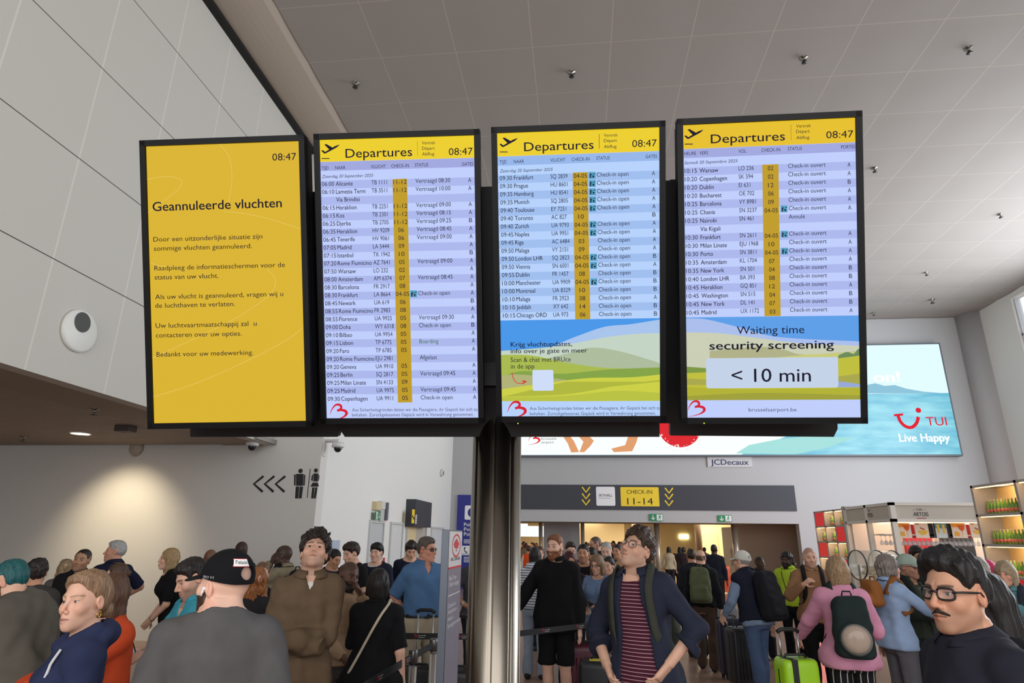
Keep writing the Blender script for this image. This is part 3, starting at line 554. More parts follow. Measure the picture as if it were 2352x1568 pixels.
# --- charcoal direction band over the opening
BY = YF-0.05; bf = wallframe(BY)
bs = empty('direction_sign', (3, BY, 2.9), 'long charcoal check-in direction sign above the wide opening', 'sign')
p0, p1, p2, p3 = bf.uv(1824, 1114.5), bf.uv(1831, 1173.5), bf.uv(1197, 1110), bf.uv(1197, 1167)
MB().box((-3.1, BY+0.001, p1[1]), ((p0[0]+p1[0])/2, YF, p0[1])).build('board', GREYD, bs)
a = MB()
for cx_, ys_ in ((1346, (1118, 1133, 1147)), (1536.5, (1120, 1134, 1149))):
    for y_ in ys_:
        q = [bf.uv(cx_-9, y_), bf.uv(cx_, y_+12), bf.uv(cx_+9, y_)]; stroke(a, bf, q, 0.052, 0.004)
a.build('chevrons', YP, bs)
a = MB(); q0 = bf.uv(1370, 1161); q1 = bf.uv(1412, 1117.5); poly(a, bf, rrect_pts(q0[0], q0[1], q1[0], q1[1], 0.05), 0.003); wt = a.build('white_tile', WHT, bs)
a = MB(); q = bf.uv(1375, 1140); text(a, bf, 'SKYHALL', q[0], q[1], 0.10, bf.uv(1407, 1140)[0]-q[0], bold=0.01, lift=0.005); q = bf.uv(1375.5, 1144.5); text(a, bf, 'by Brussels Airport', q[0], q[1], 0.035, bf.uv(1403, 1144)[0]-q[0], lift=0.005); a.build('tile_lettering', DARK, wt)
a = MB(); q0 = bf.uv(1426.5, 1162); q1 = bf.uv(1512.5, 1118.5); poly(a, bf, rrect_pts(q0[0], q0[1], q1[0], q1[1], 0.03), 0.003); yt = a.build('yellow_tile', YP, bs)
a = MB(); q = bf.uv(1439.5, 1133.5); text(a, bf, 'CHECK-IN', q[0], q[1], 0.15, bf.uv(1498, 1133)[0]-q[0], lift=0.005); q = bf.uv(1441, 1158); text(a, bf, '11-14', q[0], q[1], 0.245, bf.uv(1500, 1158)[0]-q[0], lift=0.005); a.build('tile_lettering', DARK, yt)
# --- plate below the advertisement
t = empty('name_plate', (bf.uv(1676, 1060)[0], BY, bf.uv(1676, 1060)[1]), 'pale grey plate with navy lettering under the seaside advertisement', 'sign')
q0 = bf.uv(1626, 1072); q1 = bf.uv(1726, 1049); MB().box((q0[0], BY+0.001, q0[1]), (q1[0], YF-0.004, q1[1])).build('plate', mat('plate_grey', (196, 196, 198), 0.5), t)
a = MB(); q = bf.uv(1633, 1067); text(a, bf, 'JCDecaux', q[0], q[1], 0.205, bf.uv(1720, 1067)[0]-q[0], bold=0.016, lift=0.004); a.build('lettering', mat('navy_ink', (34, 40, 84), 0.5), t)
# --- emergency exit signs
def runner(a, fr, u, v, k, flip=1, lift=0.006):
    P = lambda q: [(u+x*k*flip, v+y*k) for x, y in q]
    poly(a, fr, P(arc_pts(0.56, 0.86, 0.085, 0, 360, 10)), lift)
    for pts, w in (([(0.52, 0.74), (0.44, 0.48)], 0.17), ([(0.50, 0.70), (0.68, 0.62), (0.74, 0.50)], 0.07), ([(0.46, 0.70), (0.32, 0.64), (0.24, 0.72)], 0.07), ([(0.45, 0.48), (0.62, 0.34), (0.56, 0.12)], 0.09), ([(0.42, 0.46), (0.34, 0.28), (0.12, 0.22)], 0.09)): stroke(a, fr, P(pts), w*k, lift)
def exit_sign(fr, u0, v0, u1, v1, label, th, flip=False):
    c = fr.p((u0+u1)/2, v0); t = empty('exit_sign', c, label, 'sign', None)
    m = MB(); m.obox(fr.o, fr.ex, fr.ey, fr.n, (u0, v0, -th), (u1, v1, 0)); m.build('panel', GRN, t)
    w = u1-u0; h = v1-v0; mid = (u0+u1)/2; um, wl = (mid, u0) if not flip else (u0, mid)
    a = MB(); ac = wl+w*0.25
    stroke(a, fr, [(ac, v0+h*0.82), (ac, v0+h*0.3)], w*0.055, 0.004); stroke(a, fr, [(ac-w*0.13, v0+h*0.45), (ac, v0+h*0.2), (ac+w*0.13, v0+h*0.45)], w*0.06, 0.005); a.build('arrow', WHT, t)
    a = MB(); rect(a, fr, um+w*0.03, v0+h*0.08, um+w*0.47, v0+h*0.92, 0.003); pn = a.build('white_field', WHT, t)
    a = MB(); runner(a, fr, um+w*0.03, v0+h*0.06, min(h*0.9, w*0.5)); a.build('running_figure', GRN, pn)
for (x0p, y0p, x1p, y1p), lab in (((1493, 1196, 1522, 1180), 'green exit sign with running figure above the left glass doors'), ((1650.5, 1198, 1680, 1183), 'green exit sign with running figure, right of the two over the opening')):
    q0 = bf.uv(x0p, y0p); q1 = bf.uv(x1p, y1p); exit_sign(bf, q0[0], q0[1], q1[0], q1[1], lab, 0.045)
# --- toilet sign painted on the grey wall
gf = wallframe(YG-0.012); G = lambda *p: gf.uv(*p)
t = empty('toilet_sign', (G(660, 1143)[0], YG-0.01, G(660, 1143)[1]), 'black toilet pictograms with three chevrons on the grey wall', 'sign')
a = MB()
for x_ in (583, 608, 633): stroke(a, gf, [G(x_+22, 1093), G(x_, 1111), G(x_+20, 1129)], 0.045, 0.0)
MB_ = a; a.build('chevrons', DARK, t)
a = MB(); c = G(690, 1081); poly(a, gf, arc_pts(c[0], c[1], 0.042, 0, 360, 20), 0.0)
for q in (((680, 1088), (697, 1088), (695.5, 1115), (680, 1115)), ((675.5, 1090), (679, 1089), (678.5, 1115), (675.5, 1114)), ((698, 1089), (701, 1091), (699.5, 1114), (696.5, 1115)), ((679.5, 1117), (687, 1117), (685, 1144), (677.5, 1144)), ((688.5, 1117), (696, 1117), (692.5, 1144), (686, 1144))): poly(a, gf, [G(*p) for p in q], 0.0)
a.build('man_pictogram', DARK, t)
a = MB(); rect(a, gf, G(704.5, 1143)[0], G(704, 1143)[1], G(706, 1143)[0], G(704, 1076)[1], 0.0); a.build('divider', DARK, t)
a = MB(); c = G(725.5, 1080); poly(a, gf, arc_pts(c[0], c[1], 0.038, 0, 360, 20), 0.0)
for q in (((720, 1087), (731, 1087), (729.5, 1105), (720, 1105)), ((716, 1092), (719, 1088), (718.5, 1105), (714.5, 1102)), ((732, 1088), (734, 1093), (732.5, 1103), (730.5, 1105)), ((718, 1108), (730, 1108), (732.5, 1117), (713, 1117)), ((717, 1119), (722.5, 1119), (720, 1144), (714.5, 1144)), ((724, 1119), (729, 1119), (725, 1144), (720.5, 1144))): poly(a, gf, [G(*p) for p in q], 0.0)
a.build('woman_pictogram', DARK, t)
# --- round grille on the fascia, ceiling fittings
c = atX(183, 760, XF+0.02); rz_ = (atX(183, 709, XF+0.02).z-atX(183, 812, XF+0.02).z)/2
t = empty('wall_vent', c, 'round white air nozzle with dark off-centre hole on the panelled wall', 'vent')
MB().lathe([(rz_*0.94, 0.0), (rz_, 0.0), (rz_, 0.035), (rz_*0.9, 0.05), (0.001, 0.05)], (XF, c.y, c.z), (1, 0, 0), 48).build('cover_disc', mat('vent_white', (222, 222, 216), 0.5), t)
h_ = atX(190, 740, XF+0.055); MB().lathe([(0.001, 0.0), (rz_*0.45, 0.0), (rz_*0.47, 0.004)], (XF+0.0525, h_.y, h_.z), (1, 0, 0), 32).build('opening', mat('vent_dark', (70, 72, 68), 0.6), t)
def sprinkler(p, lab, grp, k=1.0):
    t = empty('sprinkler', p, lab, 'sprinkler', grp); m = MB()
    m.lathe([(0.075*k, 0), (0.07*k, -0.02*k), (0.02*k, -0.03*k), (0.016*k, -0.08*k), (0.035*k, -0.085*k), (0.001, -0.10*k)], p, seg=14); m.build('sprinkler_head', mat('chrome_dark', (150, 146, 140), 0.25, 1.0), t)
    MB().lathe([(0.05*k, -0.105*k), (0.05*k, -0.112*k), (0.001, -0.112*k)], p, seg=14).build('deflector', mat('fitting_dark', (60, 56, 54), 0.4, 0.6), t)
for (px, py), lab in zip(((817, 190), (1313, 165), (1846, 132), (2224, 110), (2008, 385), (2297, 491), (2127, 625), (2140, 687), (2006, 718), (2280, 712)),
    ('ceiling sprinkler above the second departure screen', 'ceiling sprinkler above the third departure screen', 'ceiling sprinkler above the fourth departure screen', 'ceiling sprinkler nearest the upper right corner', 'ceiling sprinkler beside the upper right edge of the rightmost screen', 'ceiling sprinkler by the right edge, middle of the ceiling', 'ceiling sprinkler in the blue-lit part of the ceiling', 'larger ceiling fitting in the blue-lit part near the far wall', 'ceiling sprinkler close to the far wall behind the rightmost screen', 'ceiling sprinkler at the far right corner of the ceiling')):
    p = atZ(px, py, ZC-0.012); p.z = ZC-0.012; sprinkler(p, lab, 'ceiling sprinklers', 1.35 if px == 2140 else 1.0)
for (px, py), lab in (((219, 937), 'small dark sprinkler on the brown slatted ceiling, nearer one'), ((55, 1001), 'small dark sprinkler on the brown slatted ceiling, by the left edge')):
    p = atZ(px, py, 3.499); sprinkler(p, lab, 'slatted ceiling sprinklers', 0.9)
p = atZ(185, 995, 3.495)
t = empty('downlight', p, 'lit round downlight in the brown slatted ceiling', 'lamp')
MB().lathe([(0.17, 0.004), (0.17, -0.012), (0.145, -0.012), (0.145, 0.004)], p, seg=32).build('ring', WHT, t); MB().lathe([(0.001, -0.004), (0.145, -0.004)], p, seg=32).build('lamp_glass', mat('lamp_glow', (255, 244, 220), emit=6.0), t)
spot('downlight_lamp', (p.x, p.y, p.z-0.03), (p.x-0.0, YG-0.25, 1.9), 260, 84, (1, 0.84, 0.58), 0.9)
p = atZ(290, 978, 3.497); tag(MB().box((p.x-0.13, p.y-0.1, 3.40), (p.x+0.13, p.y+0.1, 3.499)).build('ceiling_box', mat('box_brown', (66, 56, 50), 0.6), None, 0.01), 'small dark box on the brown slatted ceiling', 'box')
p = atY(311, 1029, YG-0.05); t = empty('wall_speaker', (p.x, YG, p.z), 'round pale speaker high on the grey wall under the slats', 'speaker')
MB().lathe([(0.145, 0), (0.14, 0.05), (0.10, 0.085), (0.001, 0.095)], (p.x, YG, p.z), (0, -1, 0), 28).build('shell', mat('speaker_beige', (176, 164, 148), 0.5), t)
MB().box((p.x-0.03, YG-0.085, p.z-0.16), (p.x+0.03, YG-0.001, p.z-0.12)).build('bracket', mat('speaker_beige'), t)
def dome_camera(p, lab, arm):
    t = empty('security_camera', p, lab, 'camera'); m = MB()
    m.lathe([(0.11, 0.10), (0.12, 0.02), (0.10, 0.0)], p, seg=24); m.build('housing', mat('camera_white', (214, 214, 212), 0.4), t)
    MB().ball((p[0], p[1], p[2]-0.005), (0.075, 0.075, 0.085), 18, 10).build('dome', mat('camera_dome', (30, 30, 34), 0.1), t)
    m = MB()
    if arm: m.tube([(p[0], p[1], p[2]+0.10), (p[0], p[1], p[2]+0.14), (XW+0.02, p[1], p[2]+0.13)], 0.035, 10); m.box((XW, p[1]-0.06, p[2]-0.16), (XW+0.03, p[1]+0.06, p[2]+0.17))
    else: m.lathe([(0.08, 0.10), (0.08, 0.16)], p, seg=20)
    m.build('bracket', mat('camera_white'), t)
p = atY(580, 1018, YG-0.35); dome_camera((p.x, p.y, p.z-0.05), 'dome camera under the slatted ceiling beside the toilet sign', False)
MB().box((p.x-0.5, YG-0.75, p.z+0.11), (p.x+0.30, YG-0.001, 3.499)).build('trim_5', mat('beam_grey', (150, 144, 138), 0.8))['kind'] = 'structure'
p = atX(776, 1028, XW+0.28); dome_camera((p.x, p.y, p.z), 'white dome camera on an arm high on the white wall', True)
# --- white side wall: doors, boxes, small signs
sf = sidefr(XW+0.004); SU = lambda *p: sf.uv(*p)
DR = mat('door_white', (214, 216, 216), 0.5); DF = mat('door_frame', (196, 198, 198), 0.5)
for i, (xa, xb, yt_, rgb) in enumerate(((842, 872, 1199, None), (891, 917, 1203, None), (986, 1014, 1213, None))):
    ya = SU(xa, 1300)[0]; yb = SU(xb, 1300)[0]; zt_ = SU(xa, yt_)[1]
    m = MB(); m.box((XW, ya-0.06, 0), (XW+0.05, ya, zt_+0.06)); m.box((XW, yb, 0), (XW+0.05, yb+0.06, zt_+0.06)); m.box((XW, ya, zt_), (XW+0.05, yb, zt_+0.06)); d_ = struct(m.build('door_%d' % (i+1), DF))
    MB().box((XW+0.001, ya+0.01, 0.01), (XW+0.02, yb-0.01, zt_-0.01)).build('door_leaf', mat('door_grey', (188, 192, 194), 0.5) if i == 0 else DR, d_)
    MB().box((XW+0.02, yb-0.18, 0.95), (XW+0.07, yb-0.06, 1.15)).build('door_handle', mat('handle_dark', (60, 60, 60), 0.4, 0.6), d_)
ya = SU(928, 1300)[0]; yb = SU(972, 1300)[0]
m = MB(); m.box((XW, ya-0.05, 0), (XW+0.06, ya, 2.2)); m.box((XW, yb, 0), (XW+0.06, yb+0.05, 2.2)); m.box((XW, ya, 2.12), (XW+0.06, yb, 2.2)); d_ = struct(m.build('door_4', DF))
MB().box((XW+0.001, ya+0.01, 0), (XW+0.012, (ya+yb)/2-0.05, 2.12)).build('door_leaf', mat('lift_cream', (226, 206, 160), 0.45), d_); MB().box((XW+0.001, (ya+yb)/2-0.05, 0), (XW+0.012, yb-0.01, 2.12)).build('door_leaf', mat('lift_grey', (188, 182, 168), 0.4), d_)
q0 = SU(930, 1207); q1 = SU(972, 1162); t = empty('door_sign', (XW, q0[0], q0[1]), 'dark grey sign board over the cream doorway on the white wall', 'sign')
MB().box((XW+0.0, q0[0], q0[1]-0.02), (XW+0.28, q1[0], q1[1]+0.1)).build('board', GREYD, t)
s5 = sidefr(XW+0.283); a = MB(); g0 = s5.uv(945, 1201); g1 = s5.uv(953, 1170); rect(a, s5, g0[0], g0[1], g1[0], g1[1], 0); yt = a.build('yellow_field', YP, t)
a = MB(); stroke(a, s5, [s5.uv(946.5, 1184), s5.uv(951.5, 1192)], 0.05, 0.003); a.build('black_mark', DARK, yt)
a = MB(); g0 = s5.uv(953.5, 1202); g1 = s5.uv(958, 1182); rect(a, s5, g0[0], g0[1], g1[0], g1[1], 0); wt = a.build('white_field', WHT, t)
a = MB()
for k in range(3):
    cc = s5.uv(955.8, 1186+k*6); poly(a, s5, arc_pts(cc[0], cc[1], 0.03, 0, 360, 8), 0.003)
a.build('pictograms', DARK, wt)
t = empty('wall_box', atX(868, 1195, XW), 'cream and grey junction boxes in a cluster over the first door', 'box')
for nm, (xa, ya_, xb, yb_), th, mm in (('cream_box', (854, 1170, 867, 1153), 0.12, mat('box_cream', (206, 190, 150), 0.5)), ('upper_box', (867, 1168, 878, 1152), 0.10, mat('box_pale', (206, 206, 202), 0.5)), ('lower_box', (865, 1196, 876, 1170), 0.09, mat('box_grey', (186, 188, 186), 0.5)), ('tall_box', (876, 1194, 882, 1154), 0.14, mat('box_dark', (110, 114, 122), 0.5))):
    q0 = SU(xa, ya_); q1 = SU(xb, yb_); MB().box((XW, q0[0], q0[1]), (XW+th, q1[0], q1[1])).build(nm, mm, t)
q0 = SU(851.5, 1193); q1 = SU(863, 1175); exit_sign(sidefr(XW+0.12), q0[0], q0[1], q1[0], q1[1], 'small green exit sign left of the junction boxes', 0.02, True)
RS = mat('safety_red', (176, 34, 44), 0.5)
def red_sign(px, y0, y1, w, lab):
    q0 = SU(px, y1); q1 = SU(px, y0); t = empty('fire_sign', (XW, q0[0], q0[1]), lab, 'sign'); fr = sidefr(XW+0.02)
    MB().box((XW, q0[0], q0[1]), (XW+0.019, q0[0]+w, q1[1])).build('panel', RS, t); a = MB(); n = max(1, round((q1[1]-q0[1])/w*0.9))
    for k in range(n): v_ = q0[1]+(k+0.5)*(q1[1]-q0[1])/n; stroke(a, fr, [(q0[0]+w*0.3, v_-w*0.25), (q0[0]+w*0.3, v_+w*0.25), (q0[0]+w*0.7, v_+w*0.25)], w*0.14, 0.002)
    a.build('white_marks', WHT, t)
red_sign(882, 1178, 1195, 0.2, 'small red fire sign right of the junction boxes'); red_sign(902.5, 1213, 1244, 0.2, 'tall narrow red fire sign on the second white door')
red_sign(874, 1281, 1292, 0.3, 'small red fire point sign low on the white wall behind the crowd')
p = atX(1012, 1086, XW); t = empty('wall_beacon', p, 'small dark disc alarm near the corner of the white wall', 'alarm'); MB().lathe([(0.13, 0), (0.13, 0.05), (0.09, 0.1), (0.001, 0.11)], (XW, p.y, p.z), (1, 0, 0), 20).build('shell', mat('beacon_grey', (200, 200, 196), 0.4), t); MB().lathe([(0.001, 0.111), (0.07, 0.108)], (XW, p.y, p.z), (1, 0, 0), 20).build('lens', mat('beacon_dark', (60, 60, 60), 0.3), t)
q0 = SU(761, 1262); q1 = SU(779, 1240); tag(MB().box((XW+0.001, q0[0], q0[1]), (XW+0.03, q1[0], q1[1])).build('wall_panel', mat('notice_blue', (176, 186, 206), 0.5), None, 0.005), 'pale blue notice board on the white wall behind the curly haired man', 'notice')
# --- blue police panel on the far wall
PY_ = YF-0.06; pf = wallframe(PY_); P_ = lambda *p: pf.uv(*p)
q0 = P_(1043, 1362); q1 = P_(1043, 1136); t = empty('police_panel', (q0[0]+0.75, PY_, 0), 'tall dark blue police information panel left of the steel column', 'sign')
MB().box((q0[0], PY_, 0.03), (q0[0]+1.5, YF-0.001, q1[1])).build('panel', mat('police_blue', (32, 40, 132), 0.5), t)
a = MB()
for wd, yb_ in (('Politie', 1208), ('Police', 1219), ('Polizei', 1230)): q = P_(1065.5, yb_); text(a, pf, wd, q[0], q[1], 0.135, 0.52, bold=0.012, lift=0.004)
for k, (yy, ww) in enumerate(((1240, .5), (1243.5, .6), (1247, .45), (1280, .5), (1283.5, .6), (1287, .45), (1290.5, .55))): q = P_(1065, yy); rect(a, pf, q[0], q[1], q[0]+ww, q[1]+0.022, 0.004)
rect(a, pf, P_(1043, 1274)[0], P_(1043, 1274)[1], P_(1043, 1274)[0]+1.5, P_(1043, 1274)[1]+0.035, 0.004)
a.build('white_lettering', WHT, t)
a = MB(); q = P_(1067, 1193); poly(a, pf, rrect_pts(q[0], q[1], q[0]+0.52, q[1]+0.52, 0.05), 0.004); ic = a.build('badge_tile', WHT, t)
a = MB(); poly(a, pf, arc_pts(q[0]+0.28, q[1]+0.26, 0.17, 0, 360, 24), 0.006); a.build('badge_disc', mat('police_blue'), ic)
a = MB(); q = P_(1060.5, 1271); poly(a, pf, rrect_pts(q[0], q[1], q[0]+0.36, q[1]+0.28, 0.03), 0.004); ic = a.build('telephone_tile', WHT, t)
a = MB(); stroke(a, pf, [(q[0]+0.12, q[1]+0.23), (q[0]+0.09, q[1]+0.14), (q[0]+0.13, q[1]+0.07), (q[0]+0.2, q[1]+0.04)], [0.06, 0.03, 0.03, 0.06], 0.006); a.build('telephone_mark', DARK, ic)
# --- posts, partitions and doors of the wide opening
def vpost(px, wpx, Y, nm, lab, mm, ztop=OZ):
    a_, b_ = atY(px-wpx/2, 1260, Y), atY(px+wpx/2, 1260, Y); r_ = (b_.x-a_.x)/2; x_ = (a_.x+b_.x)/2
    t = empty(nm, (x_, Y, 0), lab, 'column', 'steel posts in the wide opening'); MB().lathe([(r_, 0), (r_, ztop)], (x_, Y, 0), seg=24).build('shaft', mm, t); MB().lathe([(r_*1.25, 0), (r_*1.25, 0.12), (r_, 0.14)], (x_, Y, 0), seg=24).build('base_ring', mm, t)
stl2 = mat('post_steel', (182, 168, 152), 0.35, 0.6)
for px, w_, lab in ((1242, 9, 'narrow steel post in the opening, first right of the big column'), (1339, 9, 'steel post in the opening behind the dark haired man in lettered shirt'), (1511, 13, 'steel post in the opening just right of the man with round glasses'), (1691, 15, 'steel post in the opening behind the white capped man')): vpost(px, w_, 25.4, 'steel_post', lab, stl2)
for px, w_, Y_, lab in ((1462, 17, 31.0, 'brown round column inside the hall, behind the tousled hair of the man with glasses'), (1606, 16, 31.0, 'brown round column inside the hall behind the balding backpacker')): vpost(px, w_, Y_, 'round_column', lab, mat('column_brown', (132, 112, 92), 0.5), 3.05)
def panel(pxa, pxb, Y, th, mm, nm, lab, z1=OZ):
    a_, b_ = atY(pxa, 1260, Y), atY(pxb, 1260, Y); tag(MB().box((a_.x, Y, 0), (b_.x, Y+th, z1)).build(nm, mm), lab, 'partition')
panel(1249, 1332, 25.9, 0.08, mat('partition_grey', (150, 148, 150), 0.7), 'partition', 'grey partition between the two left steel posts')
m = MB(); a_, b_ = atY(1700, 1260, 26.6), atY(1850, 1260, 26.6); m.box((a_.x, 26.6, 0), (9.0, 26.75, OZ+0.3)); struct(m.build('wall_recess', mat('recess_beige', (170, 158, 140), 0.8)))
for pxa, pxb, Y0_, lab in ((1491, 1504, 25.85, 'white door leaf standing open at the middle steel post'), (1661, 1683, 25.85, 'white door leaf standing open at the right steel post')):
    a_, b_ = atY(pxa, 1260, Y0_+1.1), atY(pxb, 1260, Y0_); t = empty('swing_door', (b_.x, Y0_, 0), lab, 'door')
    m = MB(); m.prism([(b_.x, Y0_, 0.02), (a_.x, Y0_+1.1, 0.02), (a_.x+0.05, Y0_+1.12, 0.02), (b_.x+0.05, Y0_+0.02, 0.02)], (0, 0, 2.3)); m.build('door_leaf', mat('leaf_white', (206, 198, 182), 0.6), t)
    MB().tube([(b_.x-0.05, Y0_+0.1, 0.9), (b_.x-0.05, Y0_+0.1, 1.5)], 0.02, 8).build('door_handle', stl2, t)
struct(B('wall_hall_partition', (-0.1, 38, 0), (2.6, 38.2, 3.05), mat('cream_light', (234, 222, 184), 0.8)))
m = MB(); m.box((6.3, 36, 0), (8.9, 36.2, 3.05)); struct(m.build('wall_hall_side', mat('cream_light')))
p_ = atY(1630, 1250, 35.9); tag(MB().box((p_.x-0.45, 35.90, 0), (p_.x+0.45, 35.985, 2.2)).build('hall_door', mat('hall_door_cream', (214, 204, 172), 0.6)), 'cream double door at the back of the hall', 'door')
p_ = atY(1571, 1232, 43.9); tag(MB().box((p_.x-0.3, 43.9, p_.z-0.14), (p_.x+0.3, 44.0, p_.z+0.14)).build('hall_lamp', mat('hall_lamp_glow', (255, 240, 180), emit=4.0)), 'small bright lamp on the cream hall wall', 'lamp')
# --- airline totem
tx, ty0, ty1 = -0.914, 4.5, 5.02
t = empty('airline_totem', (-0.94, 4.75, 0), 'tall white and grey airline bag drop totem left of the steel column', 'sign')
MB().box((-0.967, ty0, 0), (-0.9155, ty1, 1.895)).build('body', mat('totem_frame', (104, 110, 120), 0.4, 0.5), t, 0.003)
MB().box((-1.1, ty0+0.02, 0), (-0.78, ty1-0.02, 0.02)).build('base_plate', mat('totem_frame'), t)
tf = sidefr(tx); U = lambda *p: tf.uv(*p); zs = U(1030, 1305)[1]
a = MB(); rect(a, tf, ty0+0.012, zs, ty1-0.012, 1.885, 0); wpn = a.build('white_panel', mat('totem_white', (224, 222, 224), 0.4), t)
a = MB(); rect(a, tf, ty0+0.012, 0.05, ty1-0.012, zs, 0); gpn = a.build('grey_panel', mat('totem_grey', (138, 132, 146), 0.45), t)
a = MB(); rect(a, tf, ty0+0.012, zs-0.006, ty1-0.012, zs+0.006, 0.002); stroke(a, tf, [(4.78+0.155*math.cos(i*PI/20), U(1038, 1253)[1]+0.076*math.sin(i*PI/20)) for i in range(40)], 0.012, 0.002, True)
LEAF = [(0, 1), (.22, .62), (.5, .75), (.42, .3), (.72, .52), (.8, .3), (1, .2), (.62, -.12), (.7, -.35), (.1, -.28), (.06, -.8), (-.06, -.8), (-.1, -.28), (-.7, -.35), (-.62, -.12), (-1, .2), (-.8, .3), (-.72, .52), (-.42, .3), (-.5, .75), (-.22, .62)]
poly(a, tf, [(4.78+x*0.11, U(1038, 1253)[1]+y*0.055) for x, y in LEAF], 0.002); a.build('leaf_emblem', mat('emblem_red', (214, 40, 56), 0.5), wpn)
a = MB(); text(a, tf, 'AIR CANADA', 4.76, U(1037, 1288)[1], 0.024, 0.36, 'C', lift=0.002); a.build('lettering', DARK, wpn)
a = MB()
for wd, py in (('Bag Drop', 1337), ('Dépôt-bagage', 1352), ('Check-in', 1403), ('Assistance', 1417), ('Aide à', 1434), ("l'enregistrement", 1450)): text(a, tf, wd, ty0+0.05, U(1018, py)[1], 0.03, 0.36*len(wd)/14+0.06, lift=0.002)
rect(a, tf, ty0+0.04, U(1020, 1374)[1], ty1-0.05, U(1020, 1374)[1]+0.006, 0.002); a.build('lettering', WHT, gpn)
# --- queue barriers
def qpost(x, y, lab, h=1.0):
    t = empty('barrier_post', (x, y, 0), lab, 'post', 'queue barrier posts'); MB().lathe([(0.17, 0), (0.17, 0.012), (0.05, 0.03), (0.032, 0.05), (0.032, h-0.12)], (x, y, 0), seg=24).build('pole', mat('post_silver', (190, 186, 182), 0.3, 1.0), t)
    MB().lathe([(0.036, h-0.10), (0.036, h-0.01), (0.03, h), (0.001, h)], (x, y, 0), seg=24).build('head', mat('post_head', (120, 118, 116), 0.35, 0.8), t)
def belt(a_, b_, lab, logos=(), z=0.95):
    a_, b_ = Vector((*a_, z)), Vector((*b_, z)); ex = (b_-a_).normalized(); n = Vector((ex.y, -ex.x, 0)); L_ = (b_-a_).length
    t = empty('barrier_belt', (a_+b_)/2, lab, 'belt', 'queue barrier belts'); fr = Frame(a_, ex, (0, 0, 1))
    MB().obox(a_, ex, Vector((0, 0, 1)), fr.n, (0, -0.027, -0.0015), (L_, 0.027, 0.0015)).build('webbing', mat('belt_black', (26, 26, 30), 0.7), t)
    r_, w_ = MB(), MB()
    for s_ in logos: airport_logo(r_, fr, s_*L_, -0.017, 0.034, 0.0022); text(w_, fr, 'brussels', s_*L_+0.05, 0.003, 0.009, 0.07, lift=0.0022); text(w_, fr, 'airport', s_*L_+0.05, -0.013, 0.009, 0.06, lift=0.0022)
    if logos: r_.build('red_logo', mat('emblem_red'), t); w_.build('lettering', WHT, t)
bp = lambda px, py, z=0.95: tuple(atZ(px, py, z))[:2]
e0, e1, e2, e3 = bp(908, 1460), bp(1093, 1462), bp(949, 1507), bp(780, 1612)
belt(e0, e1, 'black belt in front of the man in the blue polo shirt', (0.22, 0.76)); belt(e3, e2, 'black belt running down left from the barrier post', (0.42, 0.85)); e4 = bp(996, 1480); belt(e2, e4, 'short black belt between the barrier post and the totem')
f0, f1 = bp(1130, 1462), bp(1400, 1430); belt(f0, f1, 'black belt in front of the bearded man in shorts', (0.38, 0.68))
qpost(*e2, 'silver barrier post in front of the airline totem'); qpost(*e3, 'silver barrier post below the woman with white strap'); qpost(*e4, 'barrier post hidden beside the airline totem'); qpost(*e0, 'barrier post left of the man in the blue polo'); qpost(*f0, 'barrier post behind the steel column'); qpost(*f1, 'barrier post behind the man with round glasses');
pz = atZ(1411, 1508, 0.98); qpost(pz.x, pz.y, 'silver barrier post beside the black suitcase', 0.99)
